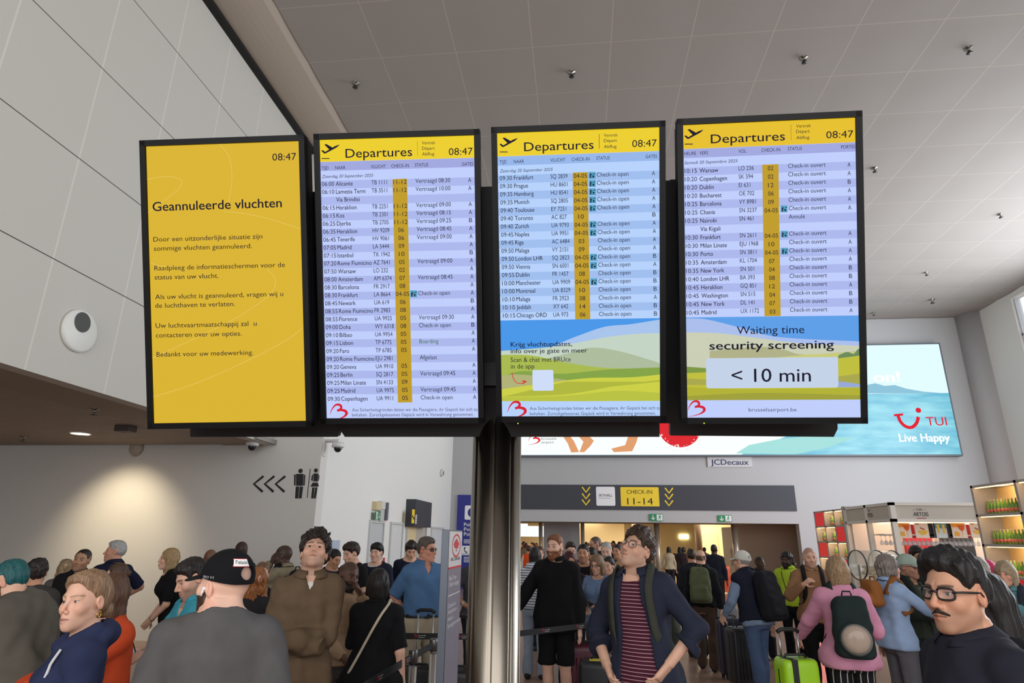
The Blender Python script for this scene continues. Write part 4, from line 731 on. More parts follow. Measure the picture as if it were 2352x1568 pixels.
# --- luggage
def rbox(m, w, d, h, z0, r=0.05, n=5):                    # upright rounded case
    pts = rrect_pts(-w/2, -d/2, w/2, d/2, min(r, d*0.45), n); rings = [(z0, 0.90), (z0+0.015, 0.97), (z0+0.045, 1.0), (z0+h-0.06, 1.0), (z0+h-0.018, 0.96), (z0+h, 0.86)]; k = len(pts); vs = []; fs = []
    for z, s_ in rings: vs += [(x*s_, y*s_, z) for x, y in pts]
    for i in range(len(rings)-1):
        for j in range(k): fs.append((i*k+j, i*k+(j+1) % k, (i+1)*k+(j+1) % k, (i+1)*k+j))
    fs += [tuple(range(k))[::-1], tuple((len(rings)-1)*k+j for j in range(k))]; m.add(vs, fs, True); m.s[-1] = m.s[-2] = False
def suitcase(x, y, rz, w, d, h, rgb, lab, handle=0.0, ribs=True, soft=False, strap=False, rough=0.4, tilt=0.0):
    t = empty('suitcase', (x, y, 0), lab, 'suitcase', 'suitcases of the queue', rz); Rz = Matrix.Translation((x, y, 0)) @ Matrix.Rotation(rz, 4, 'Z'); cm_ = mat('case_%d_%d_%d' % rgb, rgb, rough, bump=0.04 if soft else 0, bscale=200)
    dkp = mat('case_trim', (24, 24, 26), 0.5); slv = mat('case_metal', (176, 176, 178), 0.3, 1.0)
    def put(m, nm, mm, bev=0.0, par=t): m.v = [tuple(Rz @ Vector(p)) for p in m.v]; return m.build(nm, mm, par, bev)
    m = MB(); rbox(m, w, d, h-0.06, 0.06); sh = put(m, 'shell', cm_)
    if ribs:
        m = MB(); n = int(w/0.055)
        for i in range(n):
            xx = -w/2+0.05+(w-0.1)*i/max(1, n-1)
            for sy in (-1, 1): m.tube([(xx, sy*d/2, 0.14), (xx, sy*(d/2+0.004), h/2), (xx, sy*d/2, h-0.12)], 0.009, 6)
        put(m, 'ribs', cm_, 0, sh)
    m = MB()
    for s_ in (-1, 1): m.box((s_*w*0.5-0.003, -0.006, 0.10), (s_*w*0.5+0.003, 0.006, h-0.08))
    m.box((-w*0.43, -0.007, h-0.003), (w*0.43, 0.007, h+0.002)); put(m, 'zip', dkp)
    m = MB(); m.tube([(-0.1, -0.0, h-0.01), (-0.085, 0, h+0.028), (0.085, 0, h+0.028), (0.1, 0, h-0.01)], 0.012, 8); put(m, 'carry_handle', dkp)
    if soft:
        m = MB(); m.box((-w*0.38, -d/2-0.02, 0.16), (w*0.38, -d/2+0.01, h*0.55)); put(m, 'front_pocket', cm_, 0.015)
    if strap: m = MB(); m.box((-w*0.22-0.025, -d/2-0.006, 0.08), (-w*0.22+0.025, d/2+0.006, h+0.004)); put(m, 'luggage_strap', dkp)
    for sx in (-1, 1):
        for sy in (-1, 1): m = MB(); m.lathe([(0.001, -0.014), (0.026, -0.014), (0.026, 0.014), (0.001, 0.014)], (sx*(w/2-0.06), sy*(d/2-0.05), 0.027), (1, 0, 0), 14); m.box((sx*(w/2-0.06)-0.02, sy*(d/2-0.05)-0.016, 0.035), (sx*(w/2-0.06)+0.02, sy*(d/2-0.05)+0.016, 0.075)); put(m, 'wheel', dkp)
    if handle:
        m = MB(); yy = d/2-0.04
        for sx in (-1, 1): m.tube([(sx*0.085, yy, h-0.05), (sx*0.085, yy, h+handle)], 0.009, 8)
        put(m, 'telescopic_tubes', slv); m = MB(); m.tube([(-0.1, yy, h+handle), (-0.06, yy, h+handle+0.018), (0.06, yy, h+handle+0.018), (0.1, yy, h+handle)], 0.017, 10); put(m, 'grip', dkp)
    return t
def at(px, Y): return atY(px, 1300, Y).x
suitcase(at(1802, 6.15), 6.15, 0.22, 0.32, 0.23, 0.88, (156, 206, 30), 'lime green hard suitcase with black strap pulled by the woman in pink', 0.20, False, strap=True, rough=0.35)
suitcase(at(1694, 9.3), 9.3, 0.25, 0.44, 0.29, 0.74, (40, 40, 44), 'dark ribbed suitcase held by the man in the white cap', 0.38)
suitcase(at(1664, 9.95), 9.95, 0.2, 0.36, 0.26, 0.78, (30, 34, 60), 'navy suitcase standing behind the dark ribbed suitcase', 0.0)
suitcase(at(1657, 11.4), 11.4, 0.1, 0.36, 0.26, 0.80, (150, 154, 160), 'silver grey suitcase beside the balding backpacker', 0.0)
suitcase(at(1661, 24.6), 24.6, 0.1, 0.42, 0.28, 0.95, (206, 84, 40), 'orange suitcase in the doorway beyond the balding backpacker', 0.0)
suitcase(at(1338, 7.66), 7.66, 0.1, 0.40, 0.27, 0.72, (84, 20, 40), 'maroon hard suitcase behind the bearded man in shorts', 0.42)
suitcase(at(1375, 6.72), 6.72, -0.2, 0.42, 0.28, 0.72, (24, 25, 30), 'black fabric suitcase in front of the woman in pale blue sweater', 0.42, False, True)
suitcase(at(905, 7.4), 7.4, 0.3, 0.40, 0.25, 0.62, (22, 22, 24), 'black suitcase right of the woman with white strap', 0.48, False, True)
suitcase(at(976, 6.75), 6.75, -0.2, 0.40, 0.25, 0.60, (30, 30, 33), 'black suitcase at the khaki trousers of the man in blue polo', 0.50, True)
suitcase(at(1056, 6.6), 6.6, 0.05, 0.36, 0.24, 0.62, (24, 24, 27), 'black suitcase between the airline totem and the steel column', 0.46, False, True)
t_ = MB(); hp = (at(1364, 6.72), 6.72, 0.725); t_.box((hp[0]-0.07, hp[1]-0.05, hp[2]-0.03), (hp[0]+0.05, hp[1]+0.05, hp[2]+0.0)); tag(t_.build('luggage_tag', mat('tag_yellow', (226, 206, 60), 0.6), None, 0.01), 'yellow tag lying on the black fabric suitcase', 'tag')
# --- cafe on the right: frame, sign fascia, shelves of bottles
KX, KY, KZ = 6.45, 14.0, 2.63
kw = mat('cafe_white', (212, 206, 198), 0.5); kg = mat('cafe_panel', (186, 178, 166), 0.6); kgrey = mat('cafe_grey', (160, 156, 156), 0.5)
k = empty('cafe_kiosk', (8, 15.5, 0), 'white framed beer cafe kiosk with grey sign fascia', 'kiosk')
m = MB()
for x_, y_ in ((KX, KY), (KX, KY+1.15), (KX, KY+2.3), (9.6, KY), (12, KY)): m.box((x_-0.05, y_-0.05, 0), (x_+0.05, y_+0.05, KZ))
for z_ in (KZ-0.03, KZ-0.36): m.box((KX-0.05, KY-0.05, z_-0.03), (12, KY+0.05, z_+0.03)); m.box((KX-0.05, KY, z_-0.03), (KX+0.05, KY+2.3, z_+0.03))
for x_ in (8.15, 9.9): m.box((x_-0.04, KY-0.05, KZ-0.36), (x_+0.04, KY+0.05, KZ))
m.build('frame', kw, k)
MB().box((KX, KY-0.02, KZ-0.36), (12, KY+0.02, KZ)).build('front_fascia', kg, k); MB().box((KX-0.02, KY, KZ-0.36), (KX+0.02, KY+2.3, KZ)).build('side_fascia', kg, k)
kf = wallframe(KY-0.025); a = MB(); c = kf.uv(2116, 1185); text(a, kf, 'ARTOIS', c[0], c[1], 0.085, 0.29, 'C', bold=0.012, lift=0.002); text(a, kf, 'Café', c[0]-0.02, c[1]+0.115, 0.045, 0.11, 'C', lift=0.002); rect(a, kf, c[0]-0.15, c[1]+0.12, c[0]-0.09, c[1]+0.124, 0.002); rect(a, kf, c[0]+0.05, c[1]+0.12, c[0]+0.11, c[1]+0.124, 0.002); a.build('lettering', DARK, k)
a = MB(); rect(a, kf, c[0]-0.09, c[1]-0.05, c[0]+0.09, c[1]-0.035, 0.002); a.build('red_rule', RS, k)
kf2 = Frame((KX-0.025, 0, 0), (0, -1, 0), (0, 0, 1)); a = MB(); c = kf2.uv(1998, 1187); text(a, kf2, 'ARTOIS', c[0], c[1], 0.085, 0.30, 'C', bold=0.012, lift=0.002); text(a, kf2, 'Café', c[0], c[1]+0.12, 0.045, 0.11, 'C', lift=0.002); a.build('lettering', DARK, k)
MB().box((KX+0.1, KY+0.35, 0), (12, KY+0.9, 1.1)).build('counter', mat('counter_dark', (74, 60, 54), 0.5), k); MB().box((KX+0.05, KY+2.2, 0), (12, KY+2.28, 2.6)).build('back_panel', mat('cafe_back', (214, 196, 184), 0.7), k)
MB().box((KX, KY, KZ-0.02), (12, KY+2.25, KZ+0.0)).build('roof_panel', mat('cafe_roof', (226, 220, 210), 0.6), k)
m = MB(); m.box((KX+0.12, KY+1.0, KZ-0.40), (12, KY+1.06, KZ-0.34)); m.build('light_strip', mat('strip_glow', (255, 206, 130), emit=5.0), k)
area('cafe_ceiling_lamp', (9, KY+1.6, KZ-0.1), (9, KY+1.6, 0), 4.5, 1.6, 70, (1, 0.86, 0.72))
MB().box((KX+0.1, KY+0.75, KZ-0.65), (12, KY+1.5, KZ-0.62)).build('glass_rack', kw, k)
# posters over the rack
pfm = wallframe(KY+0.72)
POST = [(2066, 2090, 'amber drink'), (2105, 2130, 'lemon drink'), (2148, 2176, 'blue drink'), (2190, 2217, 'amber drink'), (2233, 2252, 'lemon drink')]
LABP = ['orange cocktail poster, leftmost over the glass rack', 'poster of a yellow drink, second over the glass rack', 'dark blue poster with two yellow glasses over the rack', 'orange cocktail poster, fourth over the glass rack', 'poster of a yellow drink half hidden by the bottle shelf']
for (xa, xb, kd), lab in zip(POST, LABP):
    q0 = pfm.uv(xa, 1235); q1 = pfm.uv(xb, 1201); u0, v0, u1, v1 = q0[0], q0[1], q1[0], q1[1]; w_, h_ = u1-u0, v1-v0; t = empty('poster', (u0, KY+0.72, v0), lab, 'poster', 'drink posters over the glass rack')
    bgc = (206, 224, 232) if 'blue' in kd else (238, 226, 214)
    MB().box((u0, KY+0.721, v0), (u1, KY+0.735, v1)).build('sheet', mat('poster_%d' % bgc[0], bgc, 0.6), t); fr = wallframe(KY+0.7195)
    if 'amber' in kd:
        a = MB(); poly(a, fr, [(u0, v1-0.09), (u1-0.03, v1-0.07), (u1-0.03, v1), (u0, v1)], 0); a.build('orange_field', mat('poster_orange', (240, 160, 40), 0.6), t)
        a = MB(); poly(a, fr, [(u0+w_*.38, v0+h_*.86), (u0+w_*.92, v0+h_*.86), (u0+w_*.84, v0+h_*.58), (u0+w_*.68, v0+h_*.45), (u0+w_*.5, v0+h_*.6)], 0.002); stroke(a, fr, [(u0+w_*.68, v0+h_*.45), (u0+w_*.68, v0+h_*.08)], 0.006, 0.002); a.build('cocktail_glass', mat('poster_amber', (226, 96, 30), 0.6), t)
        a = MB(); poly(a, fr, [(u0+w_*.15, v0+h_*.42), (u0+w_*.45, v0+h_*.42), (u0+w_*.5, v0+h_*.12), (u0+w_*.12, v0+h_*.12)], 0.002); a.build('citrus_slices', mat('poster_citrus', (236, 180, 70), 0.6), t)
    elif 'lemon' in kd:
        a = MB(); poly(a, fr, arc_pts(u0+w_*.55, v0+h_*.5, w_*.34, 180, 360, 12), 0.002); a.build('bowl', mat('poster_lemon', (232, 196, 70), 0.6), t)
        a = MB(); stroke(a, fr, [(u0+w_*.4, v0+h_*.68), (u0+w_*.7, v0+h_*.56)], 0.03, 0.002); rect(a, fr, u0+w_*.1, v0+h_*.9, u0+w_*.35, v0+h_*.96, 0.002); a.build('garnish', mat('poster_rust', (190, 90, 60), 0.6), t)
    else:
        a = MB(); rect(a, fr, u0, v0, u0+w_*.12, v1, 0.002); rect(a, fr, u1-w_*.12, v0, u1, v1, 0.002); a.build('dark_border', mat('poster_dark', (40, 40, 48), 0.6), t)
        a = MB(); poly(a, fr, [(u0+w_*.12, v1-h_*.35), (u1-w_*.12, v1-h_*.35), (u1-w_*.12, v1), (u0+w_*.12, v1)], 0.001); a.build('blue_sky', mat('poster_teal', (80, 150, 176), 0.6), t)
        a = MB()
        for c_ in (.32, .68): poly(a, fr, [(u0+w_*(c_-.1), v0+h_*.9), (u0+w_*(c_+.1), v0+h_*.9), (u0+w_*(c_+.06), v0+h_*.3), (u0+w_*(c_-.06), v0+h_*.3)], 0.002)
        a.build('yellow_glasses', mat('poster_lemon'), t)
m = MB()
for xa, xb, c_ in ((2095, 2102, 0), (2218, 2230, 0)): q0 = pfm.uv(xa, 1235); q1 = pfm.uv(xb, 1204); m.box((q0[0], KY+0.76, q0[1]), (q1[0], KY+0.77, q1[1]))
m.build('red_panels', RS, k)
m = MB()
for xa, xb in ((2132, 2147), (2178, 2189)): q0 = pfm.uv(xa, 1235); q1 = pfm.uv(xb, 1201); m.box((q0[0], KY+0.75, q0[1]), (q1[0], KY+0.77, q1[1]))
m.build('dark_panels', DARK, k)
MB().box((7.6, KY+2.1, 1.1), (8.2, KY+2.19, 2.1)).build('red_board', RS, k); MB().box((7.75, KY+2.07, 1.3), (7.95, KY+2.1, 1.7)).build('menu_sheet', WHT, k); MB().box((8.4, KY+2.1, 1.1), (9.1, KY+2.19, 2.1)).build('dark_board', DARK, k)
# hanging wine glasses
gm = mat('wine_glass', (226, 230, 234), 0.08, alpha=0.42, spec=0.8)
gl = MB().lathe([(0.034, 0.0), (0.034, -0.004), (0.005, -0.012), (0.004, -0.085), (0.012, -0.10), (0.036, -0.13), (0.041, -0.16), (0.033, -0.20)], (0, 0, 0), seg=12)
g0 = None
for r_ in range(2):
    for i in range(21):
        x_, y_ = 6.66+0.094*i+0.03*r_, KY+0.95+0.28*r_; lab = 'stemmed wine glass hanging upside down from the front of the rack' if r_ == 0 else 'stemmed wine glass hanging upside down in the rear row of the rack'
        if g0 is None: g0 = gl.build('wine_glass', gm); g0.location = (x_, y_, KZ-0.652); tag(g0, lab, 'glass', 'wine glasses in the front row')
        else: o = dup(g0, (x_, y_, KZ-0.652), label=lab); o['group'] = 'wine glasses in the front row' if r_ == 0 else 'wine glasses in the rear row'
# shelves
sg = mat('shelf_grey', (164, 158, 156), 0.5); lit = mat('shelf_lining', (238, 200, 140), 0.7); redp = mat('shelf_red', (220, 16, 30), 0.4, emit=0.35)
bt = MB().lathe([(0.030, 0.0), (0.031, 0.02), (0.031, 0.13), (0.026, 0.155), (0.013, 0.185), (0.012, 0.225)], (0, 0, 0), seg=10)
bot0 = bt.build('beer_bottle', mat('bottle_green', (104, 150, 40), 0.15, alpha=1, spec=0.7)); capo = MB().lathe([(0.014, 0.225), (0.014, 0.236), (0.001, 0.237)], (0, 0, 0), seg=8).build('cap', mat('bottle_cap', (214, 206, 180), 0.4), bot0); labo = MB().lathe([(0.0316, 0.03), (0.0316, 0.085)], (0, 0, 0), seg=10).build('bottle_label', mat('bottle_label', (214, 120, 96), 0.6), bot0)
used = [False]
def bottle(x, y, z, lab, grp):
    if not used[0]: used[0] = True; o = bot0; o.location = (x, y, z); tag(o, lab, 'bottle', grp)
    else: o = dup(bot0, (x, y, z), label=lab); o['group'] = grp
def shelf(X, Ya, Yb, ncol, nrow, z1, ch, red, skip, dep, nm, lab, nb, where, lamp, bshow):
    """open side faces -X; columns run from Yb (far, left in the photo) towards Ya"""
    t = empty(nm, (X+dep/2, (Ya+Yb)/2, 0), lab, 'shelf'); m = MB(); cw = (Yb-Ya)/ncol; z0 = z1-nrow*ch
    for i in range(ncol+1): y_ = Ya+cw*i; m.box((X, y_-0.03, 0), (X+dep, y_+0.03, z1+0.02))
    for j in range(nrow+1): m.box((X, Ya-0.03, z1-ch*j-0.02), (X+dep, Yb+0.03, z1-ch*j+0.02))
    m.build('frame', sg, t); MB().box((X+dep-0.02, Ya, 0), (X+dep, Yb, z1)).build('back_lining', lit, t); MB().box((X+0.02, Ya, 0.02), (X+dep-0.02, Yb, z0-0.02)).build('plinth', kg, t)
    lm = MB()
    for c_ in range(ncol):
        yb_ = Yb-cw*c_; ya_ = yb_-cw
        for r_ in range(nrow):
            zt_ = z1-ch*r_-0.02; zb_ = zt_-ch+0.04
            if (c_, r_) in red: MB().box((X+0.01, ya_+0.03, zb_), (X+0.03, yb_-0.03, zt_)).build('red_panel', redp, t); continue
            lm.box((X+0.03, ya_+0.05, zt_-0.012), (X+0.06, yb_-0.05, zt_-0.002))
            if lamp: point('shelf_lamp', (X+0.12, (ya_+yb_)/2, zt_-0.06), lamp, (1, 0.74, 0.42), 0.06)
            if (c_, r_) in skip: continue
            for b_ in range(nb): bottle(X+0.15, ya_+0.12+(cw-0.24)*b_/(nb-1), zb_, 'green beer bottle in the %s' % where[(c_, r_)], 'bottles in the %s' % where[(c_, r_)])
    lm.build('light_strips', mat('strip_glow'), t); return t
RN = ('top', 'second', 'third', 'lowest')
w1 = {(c_, r_): '%s compartment of the %s bay, near shelf' % (RN[r_], 'left' if c_ == 0 else 'right') for c_ in range(2) for r_ in range(4)}
shelf(6.92, 9.7, 12.0, 2, 4, 2.79, 0.49, {(1, 1), (0, 3), (1, 3)}, set(), 0.4, 'bottle_shelf', 'tall grey lit bottle shelf at the right edge, with red panels', 11, w1, 4.0, True)
w2 = {(c_, r_): '%s compartment of the %s column, far shelf' % (RN[r_], ('left', 'middle', 'right')[c_]) for c_ in range(3) for r_ in range(4)}
shelf(6.50, 16.55, 18.6, 3, 4, 2.60, 0.39, {(0, 0), (2, 1), (0, 2), (2, 3)}, {(0, 3)}, 0.35, 'bottle_shelf', 'smaller lit bottle shelf with red panels left of the cafe kiosk', 6, w2, 3.0, True)
tag(MB().box((6.42, 16.32, 0), (6.9, 16.5, 2.66)).build('shelf_pillar', kgrey, None, 0.01), 'light grey pillar between the far bottle shelf and the kiosk', 'pillar')
point('red_shelf_glow', (6.7, 20.2, 1.9), 40, (1, 0.12, 0.08), 0.3)
# glass drum on a stand
p = atY(2012, 1300, 12.6); t = empty('glass_drum', (p.x, 12.6, 0), 'clear glass drum with black bands on a stand before the kiosk', 'drum')
MB().lathe([(0.25, -0.36), (0.25, 0.36)], (p.x, 12.6, p.z+0.02), (1, 0.25, 0), 32).build('drum_glass', mat('drum_glass', (206, 204, 192), 0.1, alpha=0.45), t)
for h_ in (-0.36, 0.05, 0.36): MB().lathe([(0.25, h_-0.014), (0.26, h_-0.014), (0.26, h_+0.014), (0.25, h_+0.014)], (p.x, 12.6, p.z+0.02), (1, 0.25, 0), 32, cap=False).build('band', DARK, t)
MB().box((p.x-0.3, 12.4, 0), (p.x+0.3, 12.8, p.z-0.34)).build('stand', kw, t, 0.01)
m = MB()
for s_ in (-1, 1): m.tube([(p.x+s_*0.3, 12.6, p.z-0.36), (p.x+s_*0.33, 12.6+s_*0.08, p.z+0.02)], 0.02, 8)
m.build('supports', DARK, t)
t = empty('drum_filling', (p.x, 12.6, p.z-0.2), 'heap of small coloured packets inside the glass drum', 'packets', None); t['kind'] = 'stuff'
m = MB(); random.seed(9)
for i in range(60): x_, y_, z_ = random.uniform(-0.28, 0.28), random.uniform(-0.14, 0.14), random.uniform(-0.16, -0.02); m.box((p.x+x_-0.03, 12.6+y_-0.02+0.25*x_, p.z+z_), (p.x+x_+0.03, 12.6+y_+0.02+0.25*x_, p.z+z_+0.025))
m.build('packets', mat('packets', (176, 160, 110), 0.5, var=0.5, vscale=14), t)
# ================================================================== people: smooth implicit bodies, meshed once each
def smin(a, b, k): h = np.maximum(k-np.abs(a-b), 0)/k; return np.minimum(a, b)-h*h*k*0.25
def smax(a, b, k): return -smin(-a, -b, k)
def d_ell(x, y, z, a, b, c):
    k0 = np.sqrt((x/a)**2+(y/b)**2+(z/c)**2); k1 = np.sqrt((x/(a*a))**2+(y/(b*b))**2+(z/(c*c))**2); return k0*(k0-1)/np.maximum(k1, 1e-9)
def d_cap3(x, y, z, a, b, ra, rb):
    ax, ay, az = a; bx, by, bz = b[0]-ax, b[1]-ay, b[2]-az; px, py, pz = x-ax, y-ay, z-az
    t = np.clip((px*bx+py*by+pz*bz)/(bx*bx+by*by+bz*bz+1e-12), 0, 1)
    return np.sqrt((px-t*bx)**2+(py-t*by)**2+(pz-t*bz)**2)-(ra+t*(rb-ra))
def d_sph(x, y, z, c, r): return np.sqrt((x-c[0])**2+(y-c[1])**2+(z-c[2])**2)-r
def V3(*a): return np.array(a, float)
def rotm(yaw=0, pitch=0, roll=0):                        # degrees; +yaw towards +x, +pitch face up, facing -y
    a, p, r = math.radians(yaw), -math.radians(pitch), math.radians(roll)
    Rz = np.array([[math.cos(a), -math.sin(a), 0], [math.sin(a), math.cos(a), 0], [0, 0, 1]]); Rx = np.array([[1, 0, 0], [0, math.cos(p), -math.sin(p)], [0, math.sin(p), math.cos(p)]])
    Ry = np.array([[math.cos(r), 0, math.sin(r)], [0, 1, 0], [-math.sin(r), 0, math.cos(r)]]); return Rz @ Rx @ Ry
def surf(fn, lo, hi, h, margin=0.012):
    """surface nets of fn < 0 inside the box lo..hi with cells of size h"""
    lo, hi = np.array(lo, float), np.array(hi, float); bs = 6; nb = np.maximum(1, np.ceil((hi-lo)/(bs*h)).astype(int)); n = nb*bs+1
    ax = [lo[i]+(np.arange(nb[i])+0.5)*bs*h for i in range(3)]; g = np.stack(np.meshgrid(*ax, indexing='ij'), -1).reshape(-1, 3)
    c = fn(g).reshape(nb); act = np.abs(c) < bs*h*0.9+margin
    sgn = np.where(c < 0, -1.0, 1.0); val = np.ones(n, np.float32); val[:-1, :-1, :-1] = sgn.repeat(bs, 0).repeat(bs, 1).repeat(bs, 2)
    m = np.zeros(n, bool)
    for i, j, k in np.argwhere(act): m[i*bs:i*bs+bs+1, j*bs:j*bs+bs+1, k*bs:k*bs+bs+1] = True
    idx = np.argwhere(m)
    if not len(idx): return np.zeros((0, 3)), []
    pts = lo+idx*h; out = np.empty(len(pts), np.float32)
    for s in range(0, len(pts), 120000): out[s:s+120000] = fn(pts[s:s+120000])
    val[m] = out; neg = val < 0
    cs = [neg[i:n[0]-1+i, j:n[1]-1+j, k:n[2]-1+k] for i in (0, 1) for j in (0, 1) for k in (0, 1)]
    a = cs[0].astype(np.int8)
    for q in cs[1:]: a = a+q
    cell = np.argwhere((a > 0) & (a < 8)); cid = -np.ones(n-1, np.int32); cid[tuple(cell.T)] = np.arange(len(cell))
    off = [(i, j, k) for i in (0, 1) for j in (0, 1) for k in (0, 1)]
    cv_ = np.stack([val[cell[:, 0]+o[0], cell[:, 1]+o[1], cell[:, 2]+o[2]] for o in off], 1); acc = np.zeros((len(cell), 3)); cnt = np.zeros(len(cell))
    for e in range(8):
        for f in range(e+1, 8):
            d = [off[f][q]-off[e][q] for q in range(3)]
            if sum(map(abs, d)) != 1: continue
            va, vb = cv_[:, e], cv_[:, f]; x = (va < 0) != (vb < 0); t = np.where(x, va/np.where(x, va-vb, 1), 0)
            acc += np.where(x[:, None], np.array(off[e])[None]+t[:, None]*np.array(d)[None], 0); cnt += x
    vs = lo+(cell+acc/np.maximum(cnt, 1)[:, None])*h; F = []
    for axis in range(3):
        u, w = [(1, 2), (2, 0), (0, 1)][axis]
        s0 = [slice(None)]*3; s1 = [slice(None)]*3; s0[axis] = slice(0, -1); s1[axis] = slice(1, None); A = neg[tuple(s0)]; Bb = neg[tuple(s1)]
        e = np.argwhere(A != Bb); e = e[(e[:, u] > 0) & (e[:, w] > 0) & (e[:, u] < n[u]-1) & (e[:, w] < n[w]-1)]
        if not len(e): continue
        q = []
        for du, dw in ((0, 0), (-1, 0), (-1, -1), (0, -1)): t = e.copy(); t[:, u] += du; t[:, w] += dw; q.append(cid[t[:, 0], t[:, 1], t[:, 2]])
        q = np.stack(q, 1); fl = A[tuple(e.T)]; q[fl] = q[fl][:, ::-1]; q = q[(q >= 0).all(1)]; F.append(q[:, ::-1])
    return vs, (np.concatenate(F) if F else np.zeros((0, 4), int))
def mesh_np(name, vs, fs, mats, parent=None, col=None, fm=None):
    me = bpy.data.meshes.new(name); nf = len(fs); me.vertices.add(len(vs)); me.vertices.foreach_set('co', np.asarray(vs, np.float32).ravel())
    me.loops.add(nf*4); me.loops.foreach_set('vertex_index', np.asarray(fs, np.int32).ravel()); me.polygons.add(nf); me.polygons.foreach_set('loop_start', np.arange(nf, dtype=np.int32)*4)
    me.polygons.foreach_set('use_smooth', np.ones(nf, bool)); me.update(calc_edges=True); me.validate()
    if col is not None:
        at_ = me.attributes.new('Col', 'FLOAT_COLOR', 'POINT'); at_.data.foreach_set('color', np.concatenate([col, np.ones((len(col), 1))], 1).astype(np.float32).ravel())
    for m in (mats if isinstance(mats, (list, tuple)) else [mats]): me.materials.append(m)
    if fm is not None: me.polygons.foreach_set('material_index', fm)
    o = bpy.data.objects.new(name, me); COL.objects.link(o); o.parent = parent; return o
# ---- the trunk as a loft: height, half width, half depth, centre (y)
T_M = np.array([(.78, .13, .10, .0), (.86, .168, .112, .012), (.94, .172, .118, .012), (1.04, .150, .104, .0), (1.12, .150, .104, -.004), (1.22, .162, .114, -.004), (1.33, .168, .120, .0), (1.40, .158, .106, .006), (1.46, .114, .086, .014), (1.50, .070, .066, .018), (1.54, .05, .05, .014)])
T_F = np.array([(.78, .13, .10, .0), (.86, .175, .116, .016), (.94, .172, .118, .014), (1.04, .140, .100, .004), (1.12, .128, .092, .0), (1.22, .142, .104, -.002), (1.30, .156, .112, .0), (1.38, .156, .100, .008), (1.45, .104, .072, .014), (1.495, .056, .050, .016), (1.54, .044, .044, .016)])
class Pose: pass
def ik(Sj, Wt, l1, l2, pole):
    d = Wt-Sj; L_ = np.linalg.norm(d); m = (l1+l2)*0.995
    if L_ > m: Wt = Sj+d*m/L_; d = Wt-Sj; L_ = m
    u = d/L_; a = (l1*l1-l2*l2+L_*L_)/(2*L_); h = math.sqrt(max(l1*l1-a*a, 0)); p = np.array(pole, float); p = p-u*np.dot(p, u); p = p/(np.linalg.norm(p)+1e-9); return Sj+u*a+p*h, Wt
ARM = {'down': ((.25, .0, .86), (.5, .8, 0), .25), 'front': ((.17, -.24, 1.02), (.6, .6, -.6), .5), 'hip': ((.180, -.085, 1.05), (1, .30, .0), .5), 'crossL': ((-.09, -.190, 1.12), (.9, .25, -1), .8, (-.3, 1, .1)), 'crossR': ((-.02, -.130, 1.09), (.9, .25, -1), .8, (-.4, 1, .2)), 'hold': ((.07, -.30, 1.14), (.8, .2, -.8), .7),
       'low': ((.07, -.24, .98), (.8, .5, -.5), .5), 'face': ((.06, -.20, 1.46), (.7, -.1, -1), .35), 'strap': ((.13, -.20, 1.30), (.8, .1, -1), .95), 'pull': ((.22, -.38, .98), (.6, .4, -.8), .95), 'reach': ((.22, -.45, 1.10), (.6, .3, -.9), .4), 'back': ((.12, .16, .95), (.9, .5, 0), .4), 'pocket': ((.20, -.08, .93), (.8, .6, 0), .4)}
def head_d(x, f, z, fem):
    k = 1+0.075*fem; x = x*k; ax = np.abs(x); j = 0.009*fem
    d = d_ell(x, f+.012, z-.025, .077, .098, .094)
    d = smin(d, d_ell(x, f-.028, z+.045, .060-j*.6, .062, .080), .035)
    d = smin(d, d_cap3(ax, f, z, (.052-j, .0, -.060), (.014-j*.4, .070, -.106+j*.6), .017-j*.3, .015), .03)
    d = smin(d, d_sph(x, f, z, (0, .075, -.104+j*.6), .019-j*.3), .02)
    d = smin(d, d_sph(ax, f, z, (.042, .060, -.028), .022), .025)
    d = smin(d, d_cap3(ax, f, z, (.010, .084, .021), (.042, .070, .021), .010-j*.5, .008), .018)
    d = smax(d, -d_sph(ax, f, z, (.032, .100, .000), .019), .014)
    d = smin(d, d_cap3(x, f, z, (0, .088, .008), (0, .113-j*.5, -.034+j*.3), .0075, .0115-j*.3), .012)
    d = smin(d, d_sph(ax, f, z, (.013, .099, -.040), .009-j*.2), .008)
    d = smin(d, d_sph(x, f, z, (0, .066, -.068), .032), .02)
    d = smin(d, d_cap3(ax, f, z, (0, .0985, -.0635), (.022, .087, -.070), .0055+j*.15, .004), .006)
    d = smin(d, d_cap3(ax, f, z, (0, .0975, -.0775), (.019, .087, -.073), .0068+j*.15, .004), .006)
    d = smax(d, -d_cap3(ax, f, z, (0, .106, -.0703), (.023, .093, -.0715), .0022, .0014), .004)
    lid = d_sph(ax, f, z, (.0315, .0695, .0), .0146); lid = np.maximum(lid, -np.maximum(z-.0034-(ax-.0315)*.08, -z-.0046)); d = smin(d, lid, .003)
    ear = smax(d_ell(ax-.080, f+.008-(z+.01)*.15, z+.010, .0085, .018, .030), -d_ell(ax-.089, f+.004, z+.006, .007, .011, .020), .004)
    return smin(d, ear, .007)
def wob(p, s, a, seed=0):
    r = np.random.RandomState(seed); o = 0
    for i in range(5): w = r.normal(size=3)*s; o = o+np.sin(p @ w+r.uniform(0, 6.28))
    return o*(a/2.2)
